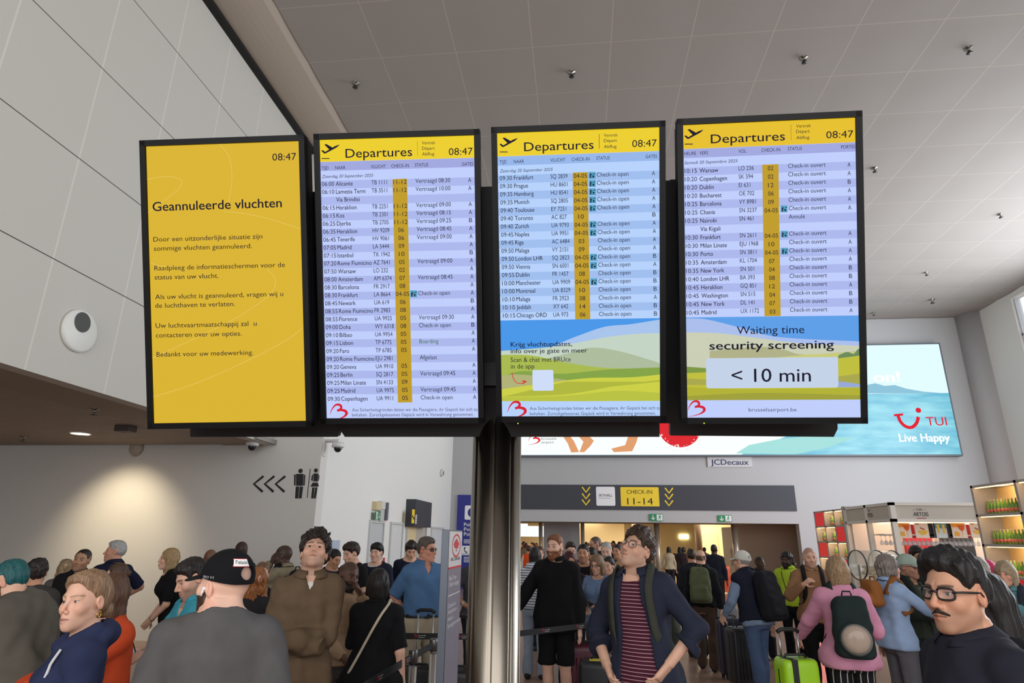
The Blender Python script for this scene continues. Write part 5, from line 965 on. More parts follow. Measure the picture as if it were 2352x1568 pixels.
def hair_d(q, st):
    x, f, z = q[:, 0], -q[:, 1], q[:, 2]; ax = np.abs(x); t = st.get('t', .010); s = st['style']; seed = st.get('seed', 1)
    d = d_ell(x, f+.013, z-.026, .078+t*.6, .099+t, .095+t)
    top = st.get('top', .0)
    if top: d = smin(d, d_ell(x-st.get('part', 0), f-.012, z-.075, .064+top*.5, .085, .042+top), .03)
    if s in ('short', 'curly', 'buzz', 'bald', 'tied'):
        hl = st.get('line', .058); side = st.get('side', .0)
        zl = np.interp(f, [-.10, -.055, -.028, -.012, .018, .030, .048, .062, .080, .12], [-.062, -.058, -.040, .018, .018, -.012+side, .022, hl-.012, hl, hl+.01])
        if s == 'bald': zl = np.interp(f, [-.10, -.03, -.012, .018, .030, .05], [-.055, -.04, .018, .018, .0, .09])
        if s == 'bald': d = np.maximum(d, z-.045)
        if s == 'tied': zl = np.interp(f, [-.10, -.055, -.028, -.012, .018, .034, .050, .062, .080, .12], [-.072, -.070, -.050, -.004, .010, .020, .040, hl-.010, hl, hl+.01])
        d = d+np.clip(1-(z-zl)/.034, 0, 1)*min(.014, (t*.9+top*.25+.003))*(f > -.02)+np.clip(1-(z-zl)/.03, 0, 1)*t*.7*(f <= -.02)
        d = smax(d, (zl-z)*.75, .006)
    else:
        L_ = st.get('len', .2); w = st.get('w', .0)
        bk = d_ell(x, f+.050, z+L_*.45, .080+w, .058, .06+L_*.62); d = smin(d, bk, .04)
        if st.get('sides', 1): d = smin(d, d_cap3(ax, f, z, (.070, .008, .02), (.074+w, .012+st.get('fwd', .0), -L_*.85), .026, .022), .025)
        win = d_ell(x, f-.11, z+.035+st.get('low', 0), .056, .095, .094-st.get('fringe', 0)); d = smax(d, -win, .012)
        if not st.get('sides', 1): d = smax(d, np.minimum((.010-z), f+.02)*.8, .008)
    if s == 'tied' or st.get('bun'):
        pass
    if st.get('bun'): b = st['bun']; d = smin(d, d_sph(x, f, z, (0, b[0], b[1]), b[2]), .012)
    if st.get('pony'):
        P = st['pony']
        for a, b in zip(P[:-1], P[1:]): d = smin(d, d_cap3(x, f, z, a[:3], b[:3], a[3], b[3]), .02)
    am = st.get('rough', .004)
    if s == 'curly': d = d-np.abs(np.sin(q @ np.array([95., 40, 60])+2*np.sin(q[:, 2]*70)))*am*1.2-wob(q, 55, am, seed)
    else: d = d-wob(q*np.array([1, 1, .22]), 90, am*.6, seed)-wob(q, 30, am*.6, seed+1)
    return d
def hand_prims(W_, dh, pn, curl, k=1.0, s=1):
    dh = dh/np.linalg.norm(dh); pn = pn-dh*np.dot(pn, dh); pn = pn/(np.linalg.norm(pn)+1e-9); lt = np.cross(dh, pn)*s; P = []
    for l_, r_ in ((-.026, .0135), (-.008, .0145), (.010, .0145), (.026, .0135)): P.append((W_+lt*l_*.5*k, W_+dh*.088*k+lt*l_*k, .016*k, r_*k, .014))
    for l_, ln, rr, cc in ((-.029, .058, .0078, 1.15), (-.010, .070, .0088, 1.05), (.010, .076, .0090, 1.0), (.029, .070, .0088, .9)):
        p = W_+dh*.088*k+lt*l_*k; a = curl*.55*cc
        for i, fr_ in enumerate((.46, .30, .24)):
            di = dh*math.cos(a)+pn*math.sin(a)+lt*l_*(.8 if curl < .5 else .2); q = p+di*ln*fr_*k; P.append((p, q, rr*k*(1-.1*i), rr*k*(.92-.12*i), .003)); p = q; a += curl*.75*cc
    p = W_+dh*.022*k+lt*.022*k; d1 = dh*.62+lt*.70+pn*(.15+.35*curl); d1 /= np.linalg.norm(d1); q = p+d1*.052*k; d2 = dh*.85+lt*(.30-.3*curl)+pn*(.2+.5*curl); d2 /= np.linalg.norm(d2)
    P += [(p, q, .0145*k, .0112*k, .012), (q, q+d2*.032*k, .0108*k, .0088*k, .004), (q+d2*.032*k, q+(d2+dh*.2)/1.2*.056*k, .0088*k, .0072*k, .003)]; return P
def lin(rgb): return np.array(srgb(*rgb)[:3])
SKINM = mat('skin', (200, 150, 120), 0.50, attr=True, spec=0.35, bump=0.05, bscale=260); SKINM.node_tree.nodes['Principled BSDF'].inputs['Subsurface Weight'].default_value = 0.06; SKINM.node_tree.nodes['Principled BSDF'].inputs['Subsurface Radius'].default_value = (0.012, 0.005, 0.003)
EYEM = [mat('eye_white', (196, 186, 176), 0.3), None, mat('eye_pupil', (10, 8, 8), 0.15)]
def hair_mat(rgb):
    n = 'hair_%d_%d_%d' % rgb
    if n in MATS: return MATS[n]
    m = mat(n, rgb, 0.5, spec=0.35); nt = m.node_tree; N = nt.nodes.new; L = nt.links; b = nt.nodes['Principled BSDF']
    tc = N('ShaderNodeTexCoord'); mp = N('ShaderNodeMapping'); mp.inputs['Scale'].default_value = (1, 1, 0.10); L.new(tc.outputs['Object'], mp.inputs[0]); n1 = N('ShaderNodeTexNoise'); n1.inputs['Scale'].default_value = 210; n1.inputs['Detail'].default_value = 4; L.new(mp.outputs[0], n1.inputs['Vector'])
    cr = N('ShaderNodeValToRGB'); c = np.array(srgb(*rgb)); cr.color_ramp.elements[0].position = .3; cr.color_ramp.elements[0].color = (*(c[:3]*.45), 1); cr.color_ramp.elements[1].position = .72; cr.color_ramp.elements[1].color = (*np.minimum(c[:3]*1.5+.004, 1), 1)
    L.new(n1.outputs['Fac'], cr.inputs[0]); L.new(cr.outputs[0], b.inputs['Base Color']); bp = N('ShaderNodeBump'); bp.inputs['Strength'].default_value = .55; bp.inputs['Distance'].default_value = .004; L.new(n1.outputs['Fac'], bp.inputs['Height']); L.new(bp.outputs[0], b.inputs['Normal']); return m
def cloth(rgb, knit=False): return mat(('knit_%d_%d_%d' if knit else 'cloth_%d_%d_%d') % rgb, rgb, 0.9, bump=0.35 if knit else 0.12, bscale=160 if knit else 300, var=0.10, vscale=9, spec=0.2)
def striped(name, base, rgb, per, w, axis=2):
    if name in MATS: return MATS[name]
    m = mat(name, base, .85, spec=.2); nt = m.node_tree; N = nt.nodes.new; L = nt.links; b = nt.nodes['Principled BSDF']; tc = N('ShaderNodeTexCoord'); sp = N('ShaderNodeSeparateXYZ'); L.new(tc.outputs['Object'], sp.inputs[0])
    src = sp.outputs[axis]
    if axis == 3:
        at2 = N('ShaderNodeMath'); at2.operation = 'ARCTAN2'; L.new(sp.outputs[0], at2.inputs[0]); L.new(sp.outputs[1], at2.inputs[1]); src = at2.outputs[0]
    q = N('ShaderNodeMath'); q.operation = 'FLOORED_MODULO'; L.new(src, q.inputs[0]); q.inputs[1].default_value = per; l = N('ShaderNodeMath'); l.operation = 'LESS_THAN'; L.new(q.outputs[0], l.inputs[0]); l.inputs[1].default_value = w
    x = N('ShaderNodeMix'); x.data_type = 'RGBA'; L.new(l.outputs[0], x.inputs[0]); x.inputs[6].default_value = srgb(*base); x.inputs[7].default_value = srgb(*rgb); L.new(x.outputs[2], b.inputs['Base Color']); return m
LOD = [(3.4, .0030, .0042, .010, .0080), (5.6, .0042, .0052, .012, .0100), (8.4, .0060, .0072, .016, .0130), (12.6, .0085, .0095, .021, .0170), (99, .0140, .0150, .028, .0240)]
NPEOPLE = [0]
def person(px, py, Y, rz, label, skin=(206, 160, 132), fem=0, build=1.0, head=(0, 0, 0), hair=None, arms=('down', 'down'), lean=(0, 0), tops=(), pants=((40, 42, 50), 'long'), shoes=(40, 38, 38), hs=1.0, beard=None, brows=None, lips=None, stubble=0.0, eye=(70, 50, 36), group=None, stride=0.0, cap=None, glasses=None, extras=(), lod=None, tall=None, cat='person', gaze=0.0, seed=None, nk=0.022):
    rz = rz+math.degrees(math.atan((1331-px)/1540)); NPEOPLE[0] += 1; seed = seed or NPEOPLE[0]; lod = lod if lod is not None else [i for i, l in enumerate(LOD) if Y < l[0]][0]; _, hv, nv, bv, cvx = LOD[lod]
    T = (T_F if fem else T_M).copy(); bx = build; T[:, 1] *= np.where(T[:, 0] < 1.47, bx, 1); T[:, 2] *= np.where(T[:, 0] < 1.47, bx**1.3, 1)
    Rt = rotm(0, 0, lean[1]) @ rotm(0, -lean[0], 0); HIP = V3(0, 0, .93); tor = lambda p: HIP+Rt @ (np.asarray(p, float)-HIP)
    sw = (.144 if fem else .160)*(.4+.6*bx); Rh = Rt @ rotm(*head) if False else rotm(head[0], head[1], head[2]); pv = tor((0, .012-nk*.3, 1.535-nk)); HO = pv+Rh @ V3(0, -.018*hs, .098*hs)
    J = {}; hdir = {}
    for s, spec in ((1, arms[0]), (-1, arms[1])):
        Sj = tor((s*sw, .014, 1.392)); sp_ = ARM[spec] if isinstance(spec, str) else spec; w, pole, curl = sp_[:3]; hdir[s] = Rt @ V3(sp_[3][0]*s, sp_[3][1], sp_[3][2]) if len(sp_) > 3 else None; w = V3(w[0]*s, w[1], w[2]); w = tor(w) if isinstance(spec, str) or True else w
        E_, W_ = ik(Sj, w, .285, .25, Rt @ V3(pole[0]*s, pole[1], pole[2])); J[s] = (Sj, E_, W_, curl)
    ra = (.044 if fem else .050)*(.4+.6*bx)
    hp = {}
    for s in (1, -1):
        Sj, E_, W_, curl = J[s]; dh = hdir[s] if hdir[s] is not None else W_-E_; inn = V3(-s, 0, 0) if abs(dh[2]) > .12 else V3(-s*.3, 0, -1.0)
        hp[s] = hand_prims(W_, dh, inn, curl, .95 if fem else 1.03, s if abs(dh[2]) > .12 else s)
    stp = {1: stride, -1: -stride}
    LEG = {s: (V3(s*.088, 0, .90), V3(s*.095, -.012-stp[s]*.5, .50), V3(s*.10, .02-stp[s], .085)) for s in (1, -1)}
    def loft(p, o, z0, z1, oy=0):
        q = (p-HIP) @ Rt+HIP; z = q[:, 2]; a = np.interp(z, T[:, 0], T[:, 1])+o; b = np.interp(z, T[:, 0], T[:, 2])+o; cy = np.interp(z, T[:, 0], T[:, 3])
        e = 2.35; r = (np.abs(q[:, 0]/a)**e+np.abs((q[:, 1]-cy)/b)**e)**(1/e); d = (r-1)*np.minimum(a, b); return smax(d, np.maximum(z0-z, z-z1-oy*q[:, 1]), .012 if oy else 1e-4), q
    bust = 0.052 if fem else 0
    def trunk(p, o=0.0, z0=.80, z1=1.53, oy=0):
        d, q = loft(p, o, z0, z1, oy)
        if fem: d = smin(d, np.maximum(d_ell(np.abs(q[:, 0])-.068, q[:, 1]+.082*bx, q[:, 2]-1.285, bust+o, bust+.006+o, bust+.004+o), z0-q[:, 2]), .05)
        for s in (1, -1):
            d = smin(d, d_cap3(q[:, 0], q[:, 1], q[:, 2], (s*.034, .024, 1.455), (s*(sw-.01), .016, 1.396), .025+(o > 0)*.004+o*.9, (.036+(o > 0)*.004)*(.5+.5*bx)+o*.8), .045)
            d = smin(d, d_sph(q[:, 0], q[:, 1], q[:, 2], (s*(sw-.002), .014, 1.390), .053*(.4+.6*bx)+o*.9), .03)
        return d
    nr = .044 if fem else .057*(.6+.4*bx)
    def armd(p, s, o0, o1, t1=2.0, k=.02):                  # t1: 0..1 upper arm, 1..2 forearm
        Sj, E_, W_, _ = J[s]; x, y, z = p[:, 0], p[:, 1], p[:, 2]
        if t1 <= 1:
            En = Sj+(E_-Sj)*t1; d = d_cap3(x, y, z, Sj, En, ra+o0, ra*.9+o1); u = (E_-Sj)/np.linalg.norm(E_-Sj); return np.maximum(d, (p-En) @ u)
        Wn = E_+(W_-E_)*(t1-1); d = smin(d_cap3(x, y, z, Sj, E_, ra+o0, ra*.82+o0), d_cap3(x, y, z, E_, Wn, ra*.84+o0, (ra*.84+(ra*.55-ra*.84)*(t1-1))+o1), k); u = (W_-E_)/np.linalg.norm(W_-E_); return np.maximum(d, (p-Wn) @ u)
    def legd(p, s, o0, o1, zc):
        a, b, c = LEG[s]; x, y, z = p[:, 0], p[:, 1], p[:, 2]; lb = .5+.5*bx
        d = smin(d_cap3(x, y, z, a, b, .088*lb+o0, .056*lb+o0*.9), d_cap3(x, y, z, b, c, .055*lb+o0*.9, .036*lb+o1), .02)
        d = smin(d, d_ell(x-b[0], y-(b[1]+c[1])/2-.022, z-.36, .046*lb+o0, .052*lb+o0, .12), .03) if zc < .4 else d
        return np.maximum(d, zc-z)
    def bodyf(p):
        d = trunk(p); q = (p-HO) @ Rh/hs
        nb = tor((0, .022, 1.45)); ne = HO+Rh @ V3(0, .018, -.055)*hs
        d = smin(d, d_cap3(p[:, 0], p[:, 1], p[:, 2], nb, ne, nr*1.03, nr), .026)
        hd = np.full(len(p), 1.0); nm = np.einsum('ij,ij->i', q, q) < .09
        if nm.any(): qq = q[nm]; hd[nm] = head_d(qq[:, 0], -qq[:, 1], qq[:, 2], fem)*hs
        d = smin(d, hd, .022)
        for s in (1, -1):
            d = smin(d, armd(p, s, 0, 0), .02); d = smin(d, legd(p, s, 0, 0, -1), .03)
            W_ = J[s][2]; nm = ((p-W_)**2).sum(1) < .07
            if nm.any():
                x, y, z = p[nm].T; h_ = None
                for a, b, r0, r1, k in hp[s]: e = d_cap3(x, y, z, a, b, r0, r1); h_ = e if h_ is None else smin(h_, e, k)
                dd = d[nm]; d[nm] = smin(dd, h_, .012)
        return d
    # -- placing: the head goes where the photo shows it
    a_ = math.radians(rz); RZ = np.array([[math.cos(a_), -math.sin(a_), 0], [math.sin(a_), math.cos(a_), 0], [0, 0, 1]]); P = np.array(atY(px, py, Y)); sc = P[2]/HO[2]; loc = P-RZ @ (HO*sc); loc[2] = 0
    # -- skin
    boxes = [(HO-.165*hs, HO+.165*hs, hv)]+[((J[s][2]+(J[s][2]-J[s][1])/.25*.08)-.105, (J[s][2]+(J[s][2]-J[s][1])/.25*.08)+.105, nv) for s in (1, -1)]
    allp = np.array([HO-.2, HO+.2]+[J[s][i] for s in (1, -1) for i in (0, 1, 2)]+[LEG[s][2] for s in (1, -1)]+[[0, 0, .02], [-.24*bx, .2, 1], [.24*bx, -.2, 1]]); lo, hi = allp.min(0)-.14, allp.max(0)+.14; lo[2] = .03
    VS, FS, k = [], [], 0
    parts = [surf(bodyf, lo, hi, bv)]; v, f = parts[0]
    if len(f):
        c = v[f].mean(1); kill = np.zeros(len(f), bool)
        for b0, b1, _ in boxes: kill |= ((c > b0+bv*.9) & (c < b1-bv*.9)).all(1)
        f = f[~kill]; used_ = np.unique(f); mp_ = np.zeros(len(v), int); mp_[used_] = np.arange(len(used_)); v = v[used_]; f = mp_[f]; VS.append(v); FS.append(f); k = len(v)
    for i, (b0, b1, h_) in enumerate(boxes):
        def lim(p): return bodyf(p)
        v, f = surf(lim, b0, b1, h_)
        if len(f): VS.append(v); FS.append(f+k); k += len(v)
    v = np.concatenate(VS); f = np.concatenate(FS); q = (v-HO) @ Rh/hs; x, fr_, z = np.abs(q[:, 0]), -q[:, 1], q[:, 2]; sk = lin(skin); C_ = np.tile(sk, (len(v), 1)); C_ *= (1+wob(v, 30, .05, seed))[:, None]
    inh = (np.einsum('ij,ij->i', q, q) < .05)
    def mixc(mask, rgb): nonlocal C_; m_ = np.clip(mask, 0, 1)[:, None]*inh[:, None]; C_ = C_*(1-m_)+lin(rgb)*m_
    dark = sk*np.array([.95, .70, .66]); rgb_of = lambda c: tuple(int(255*(u*12.92 if u <= .0031308 else 1.055*u**(1/2.4)-.055)) for u in np.clip(c, 0, 1))
    blush = rgb_of(sk*np.array([1.0, .76, .72]))
    mixc(.35*np.exp(-((x-.045)**2+(z+.03)**2)/.0006)*(fr_ > .03), blush); mixc(.5*np.exp(-((x)**2+(z+.036)**2)/.0003)*(fr_ > .09), blush); mixc(.5*(x > .076)*(fr_ < .03), blush)
    if lod <= 3:
        lp = lips or rgb_of(sk*np.array([.86, .50, .50])); mixc(.85*np.clip(1.6-np.sqrt((x/.024)**2+((z+.0705)/.0115)**2)*1.5, 0, 1)*(fr_ > .075), lp); mixc(1.2*np.exp(-((z+.0705)/.0022)**2)*(x < .023)*(fr_ > .08), rgb_of(sk*.25))
        mixc(np.exp(-((x-.010)**2+(z+.047)**2)/.00001)*(fr_ > .09), rgb_of(sk*.3))
        bc = brows or (hair['rgb'] if hair else (40, 30, 26)); by = .021+.004*np.sin(np.clip((x-.012)/.038, 0, 1)*2.6); mixc(.85*np.clip(1.5-np.abs(z-by)/(.0042-.0012*fem), 0, 1)*(x > .010)*(x < .052)*(fr_ > .045), bc)
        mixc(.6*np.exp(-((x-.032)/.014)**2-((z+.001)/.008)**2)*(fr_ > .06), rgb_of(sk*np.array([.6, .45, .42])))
        mixc(.9*np.exp(-((z-.0045)/.0022)**2)*np.clip(1.4-np.abs(x-.0315)/.012, 0, 1)*(fr_ > .06), (44, 32, 28))
        if lod >= 1: mixc(.85*np.clip(1.6-np.sqrt(((x-.0315)/.008)**2+(z/.0055)**2), 0, 1)*(fr_ > .06), (34, 26, 24))
    jaw = np.clip((-z-.040+np.clip(.03-fr_, 0, .05)*.8)/.02, 0, 1)*(fr_ > -.005)*(z > -.16); must = np.clip(1.6-np.sqrt((x/.028)**2+((z+.054)/.009)**2)*1.3, 0, 1)*(fr_ > .08)
    if stubble: mixc(np.maximum(jaw*(1-.8*np.clip(1.5-np.sqrt((x/.026)**2+((z+.0705)/.014)**2), 0, 1)), must)*stubble, (70, 56, 50))
    if hair and hair.get('shadow'): mixc(hair['shadow']*np.clip((z-.03+.4*np.clip(.02-fr_, 0, .2))/.02, 0, 1)*(fr_ < .075), hair['rgb'])  # stubble of cropped hair tinted onto the scalp skin
    body = mesh_np('person', v*sc, f, SKINM, None, C_); body.location = loc; body.rotation_euler = (0, 0, a_); tag(body, label, cat, group)
    def child(nm, fn, lo_, hi_, h_, m_, margin=.02, par=None):
        vv, ff = surf(fn, lo_, hi_, h_, margin)
        return mesh_np(nm, vv*sc, ff, m_, par or body) if len(ff) else None
    def hchild(nm, fq, h_, m_, r=.16, dn=0, margin=.02, par=None, fw=0):                  # piece modelled in the head's frame
        return child(nm, lambda p: fq((p-HO) @ Rh/hs)*hs, HO-np.array([r, r+fw, r+dn])*hs, HO+np.array([r, r+fw, r])*hs, h_, m_, margin, par)
    # -- eyes
    if lod <= 2:
        em = [EYEM[0], mat('iris_%d_%d_%d' % eye, eye, .2), EYEM[2]]
        for s in (1, -1):
            mb = MB().ball((0, 0, 0), .0125, 24, 20); g_ = rotm(gaze*30, 0, 0); vv = np.array(mb.v); fq = np.array([list(t) for t in mb.f]); ang = np.array([vv[list(t)].mean(0) for t in mb.f]); ang = ang/np.linalg.norm(ang, axis=1)[:, None]; gz = g_ @ V3(0, -1, .05); cosv = ang @ gz
            fm_ = np.where(cosv > .965, 2, np.where(cosv > .80, 1, 0)).astype(np.int32); mesh_np('eye', ((vv+V3(s*.0315/(1+.075*fem), -.0695, 0))*hs @ Rh.T+HO)*sc, fq, em, body, None, fm_)
    hairo = None
    if hair and hair['style'] != 'none':
        L_ = hair.get('len', 0); hairo = hchild('hair', lambda q: hair_d(q, hair), hv*1.15, hair_mat(hair['rgb']), .19, max(0, L_*1.15-.08)+hair.get('dn', 0), .03, fw=hair.get('fw', 0))
    if beard:
        bt_ = beard.get('t', .006)
        def bd(q):
            x, f_, z = np.abs(q[:, 0]), -q[:, 1], q[:, 2]; d = head_d(q[:, 0], f_, z, 0)-bt_-wob(q, 70, .0018, seed)
            cut = np.maximum(z+.040-np.clip(.035-f_, 0, .05)*1.1, .006-f_); lipw = d_ell(q[:, 0], f_-.095, z+.0705, .024, .05, .010); nose = d_ell(q[:, 0], f_-.1, z+.030, .026, .05, .024)
            return smax(smax(smax(d, cut, .006), -lipw, .004), -nose, .004)
        if beard.get('full', 1): hchild('beard', bd, hv, hair_mat(beard['rgb']), .14, .02)
        if beard.get('must'): hchild('moustache', lambda q: np.minimum(d_cap3(np.abs(q[:, 0]), -q[:, 1], q[:, 2], (0, .1005, -.0545), (.030, .088, -.066), .0072, .0035), 9)-wob(q, 90, .001, seed), hv, hair_mat(beard['rgb']), .13)
    if cap:
        ct = cap.get('t', .016); yawc = cap.get('yaw', 0); Rc = rotm(yawc, cap.get('pitch', 0), 0)
        def cdome(q):
            u = q @ Rc; x, f_, z = u[:, 0], -u[:, 1], u[:, 2]; d = d_ell(x, f_+.013, z-.028, .078+ct, .099+ct, .094+ct); d = np.maximum(d, .020+.13*np.clip(f_, -.1, .1)-z)
            if cap.get('hole'): d = smax(d, -d_ell(x, f_+.115, z-.048, .034, .05, .026), .003)
            return d
        cp = hchild('cap', cdome, hv, cloth(cap['rgb']), .16)
        if not cap.get('beanie'):
            def cbrim(q):
                u = q @ Rc; x, f_, z = u[:, 0], -u[:, 1], u[:, 2]; d = d_ell(x, f_-.085, z-.036+.9*np.clip(f_-.07, 0, 1)*.28+x*x*3.2, .074+ct*.3, .098, .0075); return np.maximum(d, .055-f_)
            hchild('brim', cbrim, hv*.9, cloth(cap.get('brim', cap['rgb'])), .24, par=cp)
        cap['obj'] = cp
    hp_ = lambda x, f_, z: ((Rh @ V3(x, -f_, z))*hs+HO)*sc
    def lmb(mb, nm, m_, par=None): mb.v = [tuple(p) for p in mb.v]; o = mb.build(nm, m_, None); o.parent = par or body; return o
    if glasses:
        gm_ = mat('frame_%d_%d_%d' % glasses['rgb'], glasses['rgb'], .35); rr = glasses.get('r', .022); wd = glasses.get('w', 1.0); tk = glasses.get('tk', .0022)*sc; mb = MB()
        for s in (1, -1):
            pe = glasses.get('p', 1.0); sg_ = lambda v_: math.copysign(abs(v_)**pe, v_); pts = [hp_(s*.0335+sg_(math.cos(t))*rr*wd, .1000-abs(s*.0335+sg_(math.cos(t))*rr*wd)**2*5.5, sg_(math.sin(t))*rr*glasses.get('sq', .92)) for t in [2*PI*i/28 for i in range(28)]]; mb.tube(pts, tk, 6, closed=True)
            mb.tube([hp_(s*(.0335+rr*wd), .092, .006), hp_(s*.076, .07, .008), hp_(s*.083, .0, .006), hp_(s*.082, -.018, -.012)], tk, 6)
        mb.tube([hp_(-.0335+rr*wd*.98, .1005, .005), hp_(0, .1035, .008), hp_(.0335-rr*wd*.98, .1005, .005)], tk, 6); go = lmb(mb, 'glasses', gm_)
        if glasses.get('lens', 1):
            mb = MB()
            for s in (1, -1): mb.add([hp_(s*.0335+math.cos(t)*rr*wd*.97, .0995-abs(s*.0335+math.cos(t)*rr*wd)**2*5.5, math.sin(t)*rr*glasses.get('sq', .92)*.97) for t in [2*PI*i/20 for i in range(20)]], [tuple(range(20))])
            lmb(mb, 'lens', mat('lens_dark', (40, 36, 40), .08, alpha=.75) if glasses.get('dark') else mat('lens_clear', (210, 216, 226), .04, alpha=.10, spec=.9), go)
    # -- clothes
    info = dict(cap=cap, T=T, tor=tor, Rt=Rt, J=J, sc=sc, body=body, loc=loc, rz=a_, HO=HO, Rh=Rh, hs=hs, lmb=lmb, hp=hp_, child=child, hchild=hchild, cvx=cvx, hv=hv, sw=sw, hairo=hairo, bx=bx, Y=Y)
    zt = None
    for gi, g in enumerate(tops):
        o = g.get('o', .014); hem = g.get('hem', .90); sl = g.get('sl', 'short'); fo = g.get('fold', .006); neck = g.get('neck', .072); opn = g.get('open'); vn = g.get('v', 0); sd = seed*7+gi; m_ = g.get('mat') or cloth(g['rgb'], g.get('knit', False))
        def topf(p):
            tl = .14 if g.get('collar') is not None else .46; d = trunk(p, o, hem, 1.470+(.008 if tl < .2 else 0), tl-.05); q = (p-HIP) @ Rt+HIP
            lowf = np.clip((1.2-q[:, 2])/.3, 0, 1)*g.get('flare', .022); d = d-lowf*(q[:, 2] > hem)
            d = np.maximum(d, hem-q[:, 2])
            if sl != 'none':
                t1 = {'short': .62, 'long': 1.97, 'mid': 1.15, 'rolled': 1.45}.get(sl, sl)
                for s in (1, -1):
                    loose = g.get('loose', .010); nearS = np.clip(1-np.linalg.norm(p-J[s][0], axis=1)/.2, 0, 1); oa = o*.65; d = smin(d, armd(p, s, oa+loose*.6, oa+loose*(1.3 if sl in ('short', 'mid') or not isinstance(sl, str) else .5), t1), .008+.03*nearS)
                    if sl == 'rolled': Sj, E_, W_, _ = J[s]; u = (W_-E_)/np.linalg.norm(W_-E_); c0 = E_+(W_-E_)*.33; c1 = E_+(W_-E_)*.47; e = d_cap3(p[:, 0], p[:, 1], p[:, 2], c0, c1, ra*.72+o+.016, ra*.70+o+.018); d = np.minimum(d, np.maximum(np.maximum(e, (p-c1) @ u), (c0-p) @ u))
            if g.get('hood'): d = smin(d, np.minimum(d_ell(q[:, 0], q[:, 1]-.085, q[:, 2]-1.475, .125, .062, .060), d_cap3(np.abs(q[:, 0]), q[:, 1], q[:, 2], (.085, .055, 1.495), (.062, -.075, 1.425), .034, .024)), .03)
            nd = np.maximum(np.sqrt(q[:, 0]**2+(q[:, 1]-.010)**2)-(neck-.004+np.clip(q[:, 2]-1.50, 0, 1)*.1), (1.456+tl*np.clip(q[:, 1], -.1, .09)-q[:, 2])*.85); d = smax(d, -nd, .012)
            if vn: d = smax(d, -np.maximum((np.abs(q[:, 0])-(q[:, 2]-(1.455-vn))*.42), q[:, 1]+.0), .006)
            if g.get('collar') is None and not opn and not g.get('hood'): zc_ = 1.457+tl*np.clip(q[:, 1], -.1, .09); rad = np.sqrt(q[:, 0]**2+(q[:, 1]-.010)**2); d = smin(d, np.sqrt((rad-neck-.008)**2+(q[:, 2]-zc_)**2)-max(.0105, cvx*.75), .006)
            if opn: d = smax(d, -np.maximum(np.abs(q[:, 0]+.0)-(opn[0]+(1.45-q[:, 2])*opn[1]), q[:, 1]+.02), .01)
            z_ = q[:, 2]; am = fo*(.5+1.0*np.clip((1.35-z_)/.3, 0, 1)); d = d-am*.5*np.sin(q[:, 0]*34+q[:, 1]*20+2.2*np.sin(z_*6+sd))*np.clip((1.42-z_)/.2, 0, 1)-wob(q*np.array([1, 1, .55]), 17, fo*.8, sd)-wob(p, 38, fo*.30, sd+3)
            return d
        xs_ = np.array([J[s][i] for s in (1, -1) for i in (0, 1, 2)]+[tor((0, 0, hem-.02)), tor((0, 0, 1.60)), tor((-.25*bx, -.2*bx, 1.2)), tor((.25*bx, .2*bx, 1.2)), tor((-.25*bx, .2*bx, hem)), tor((.25*bx, -.2*bx, hem))]); ob = child(g.get('name', 't_shirt'), topf, xs_.min(0)-.09, xs_.max(0)+.09, cvx, m_, .03)
        info['top%d' % gi] = ob
        if g.get('collar') is not None and ob:
            ch = g['collar']; N_ = 28; mb = MB(); vs = []; mx = 162 if not opn else 150
            for i_ in range(N_+1):
                th = math.radians(-mx+2*mx*i_/N_); fr0 = (1-math.cos(th))/2; r0 = neck-.004; x_ = r0*math.sin(th); y_ = .012+r0*math.cos(th); zb = 1.462+.14*max(-.1, min(.09, y_)); zt_ = zb+.040+ch*1.2-.006*fr0; rt = r0-.004; ro = r0+.026+o*.5+.012*fr0; zo = zt_-.034-.012*fr0**3
                for r_, z_ in ((r0+.004, zb-.006), (rt, zt_-.003), (rt+.007, zt_), (ro, zo)): vs.append(Vector(tor((r_*math.sin(th), .012+r_*math.cos(th)-(.004*fr0), z_))*sc))
            mb.add(vs, [(4*i_+k_, 4*i_+4+k_, 4*i_+5+k_, 4*i_+1+k_) for i_ in range(N_) for k_ in range(3)], True); co_ = lmb(mb, 'collar', m_, ob); sd_ = co_.modifiers.new('thickness', 'SOLIDIFY'); sd_.thickness = .004*sc; sd_.offset = 1
    if pants:
        prgb, pk = pants[0], pants[1]; zc = {'long': .035, 'short': .50}[pk]; m_ = pants[2] if len(pants) > 2 else cloth(prgb); wid = pants[3] if len(pants) > 3 else .014
        def pf_(p):
            d, q = loft(p, .008, .80, 1.0); d2 = np.minimum(legd(p, 1, wid, wid+.024 if pk == 'long' else wid, zc), legd(p, -1, wid, wid+.024 if pk == 'long' else wid, zc))
            if pk == 'short': d2 = np.minimum(d2, 9)-np.clip((.75-p[:, 2])/.3, 0, 1)*.02*(p[:, 2] > zc); d2 = np.maximum(d2, zc-p[:, 2])
            return smin(d, d2, .03)-wob(p*np.array([1, 1, .6]), 18, .006, seed)
        child('shorts' if pk == 'short' else 'trousers', pf_, (-.30, -.34-abs(stride), max(0, zc-.04)), (.30, .34+abs(stride), 1.04), max(cvx, .012), m_, .03)
    for s in (1, -1):
        c = LEG[s][2]
        def shoe(p):
            x, y, z = p[:, 0]-c[0], p[:, 1]-c[1], p[:, 2]; d = smin(d_ell(x-s*.006, y+.085, z-.030, .046, .125, .040), d_cap3(x, y, z, (0, .03, .045), (0, .012, .085), .045, .042), .03); return np.maximum(d, .004-z)
        child('shoe', shoe, (c[0]-.08, c[1]-.26, -.01), (c[0]+.08, c[1]+.12, .16), max(.008, cvx*.8), mat('shoe_%d_%d_%d' % shoes, shoes, .6))
    for ex in extras: ex(info)
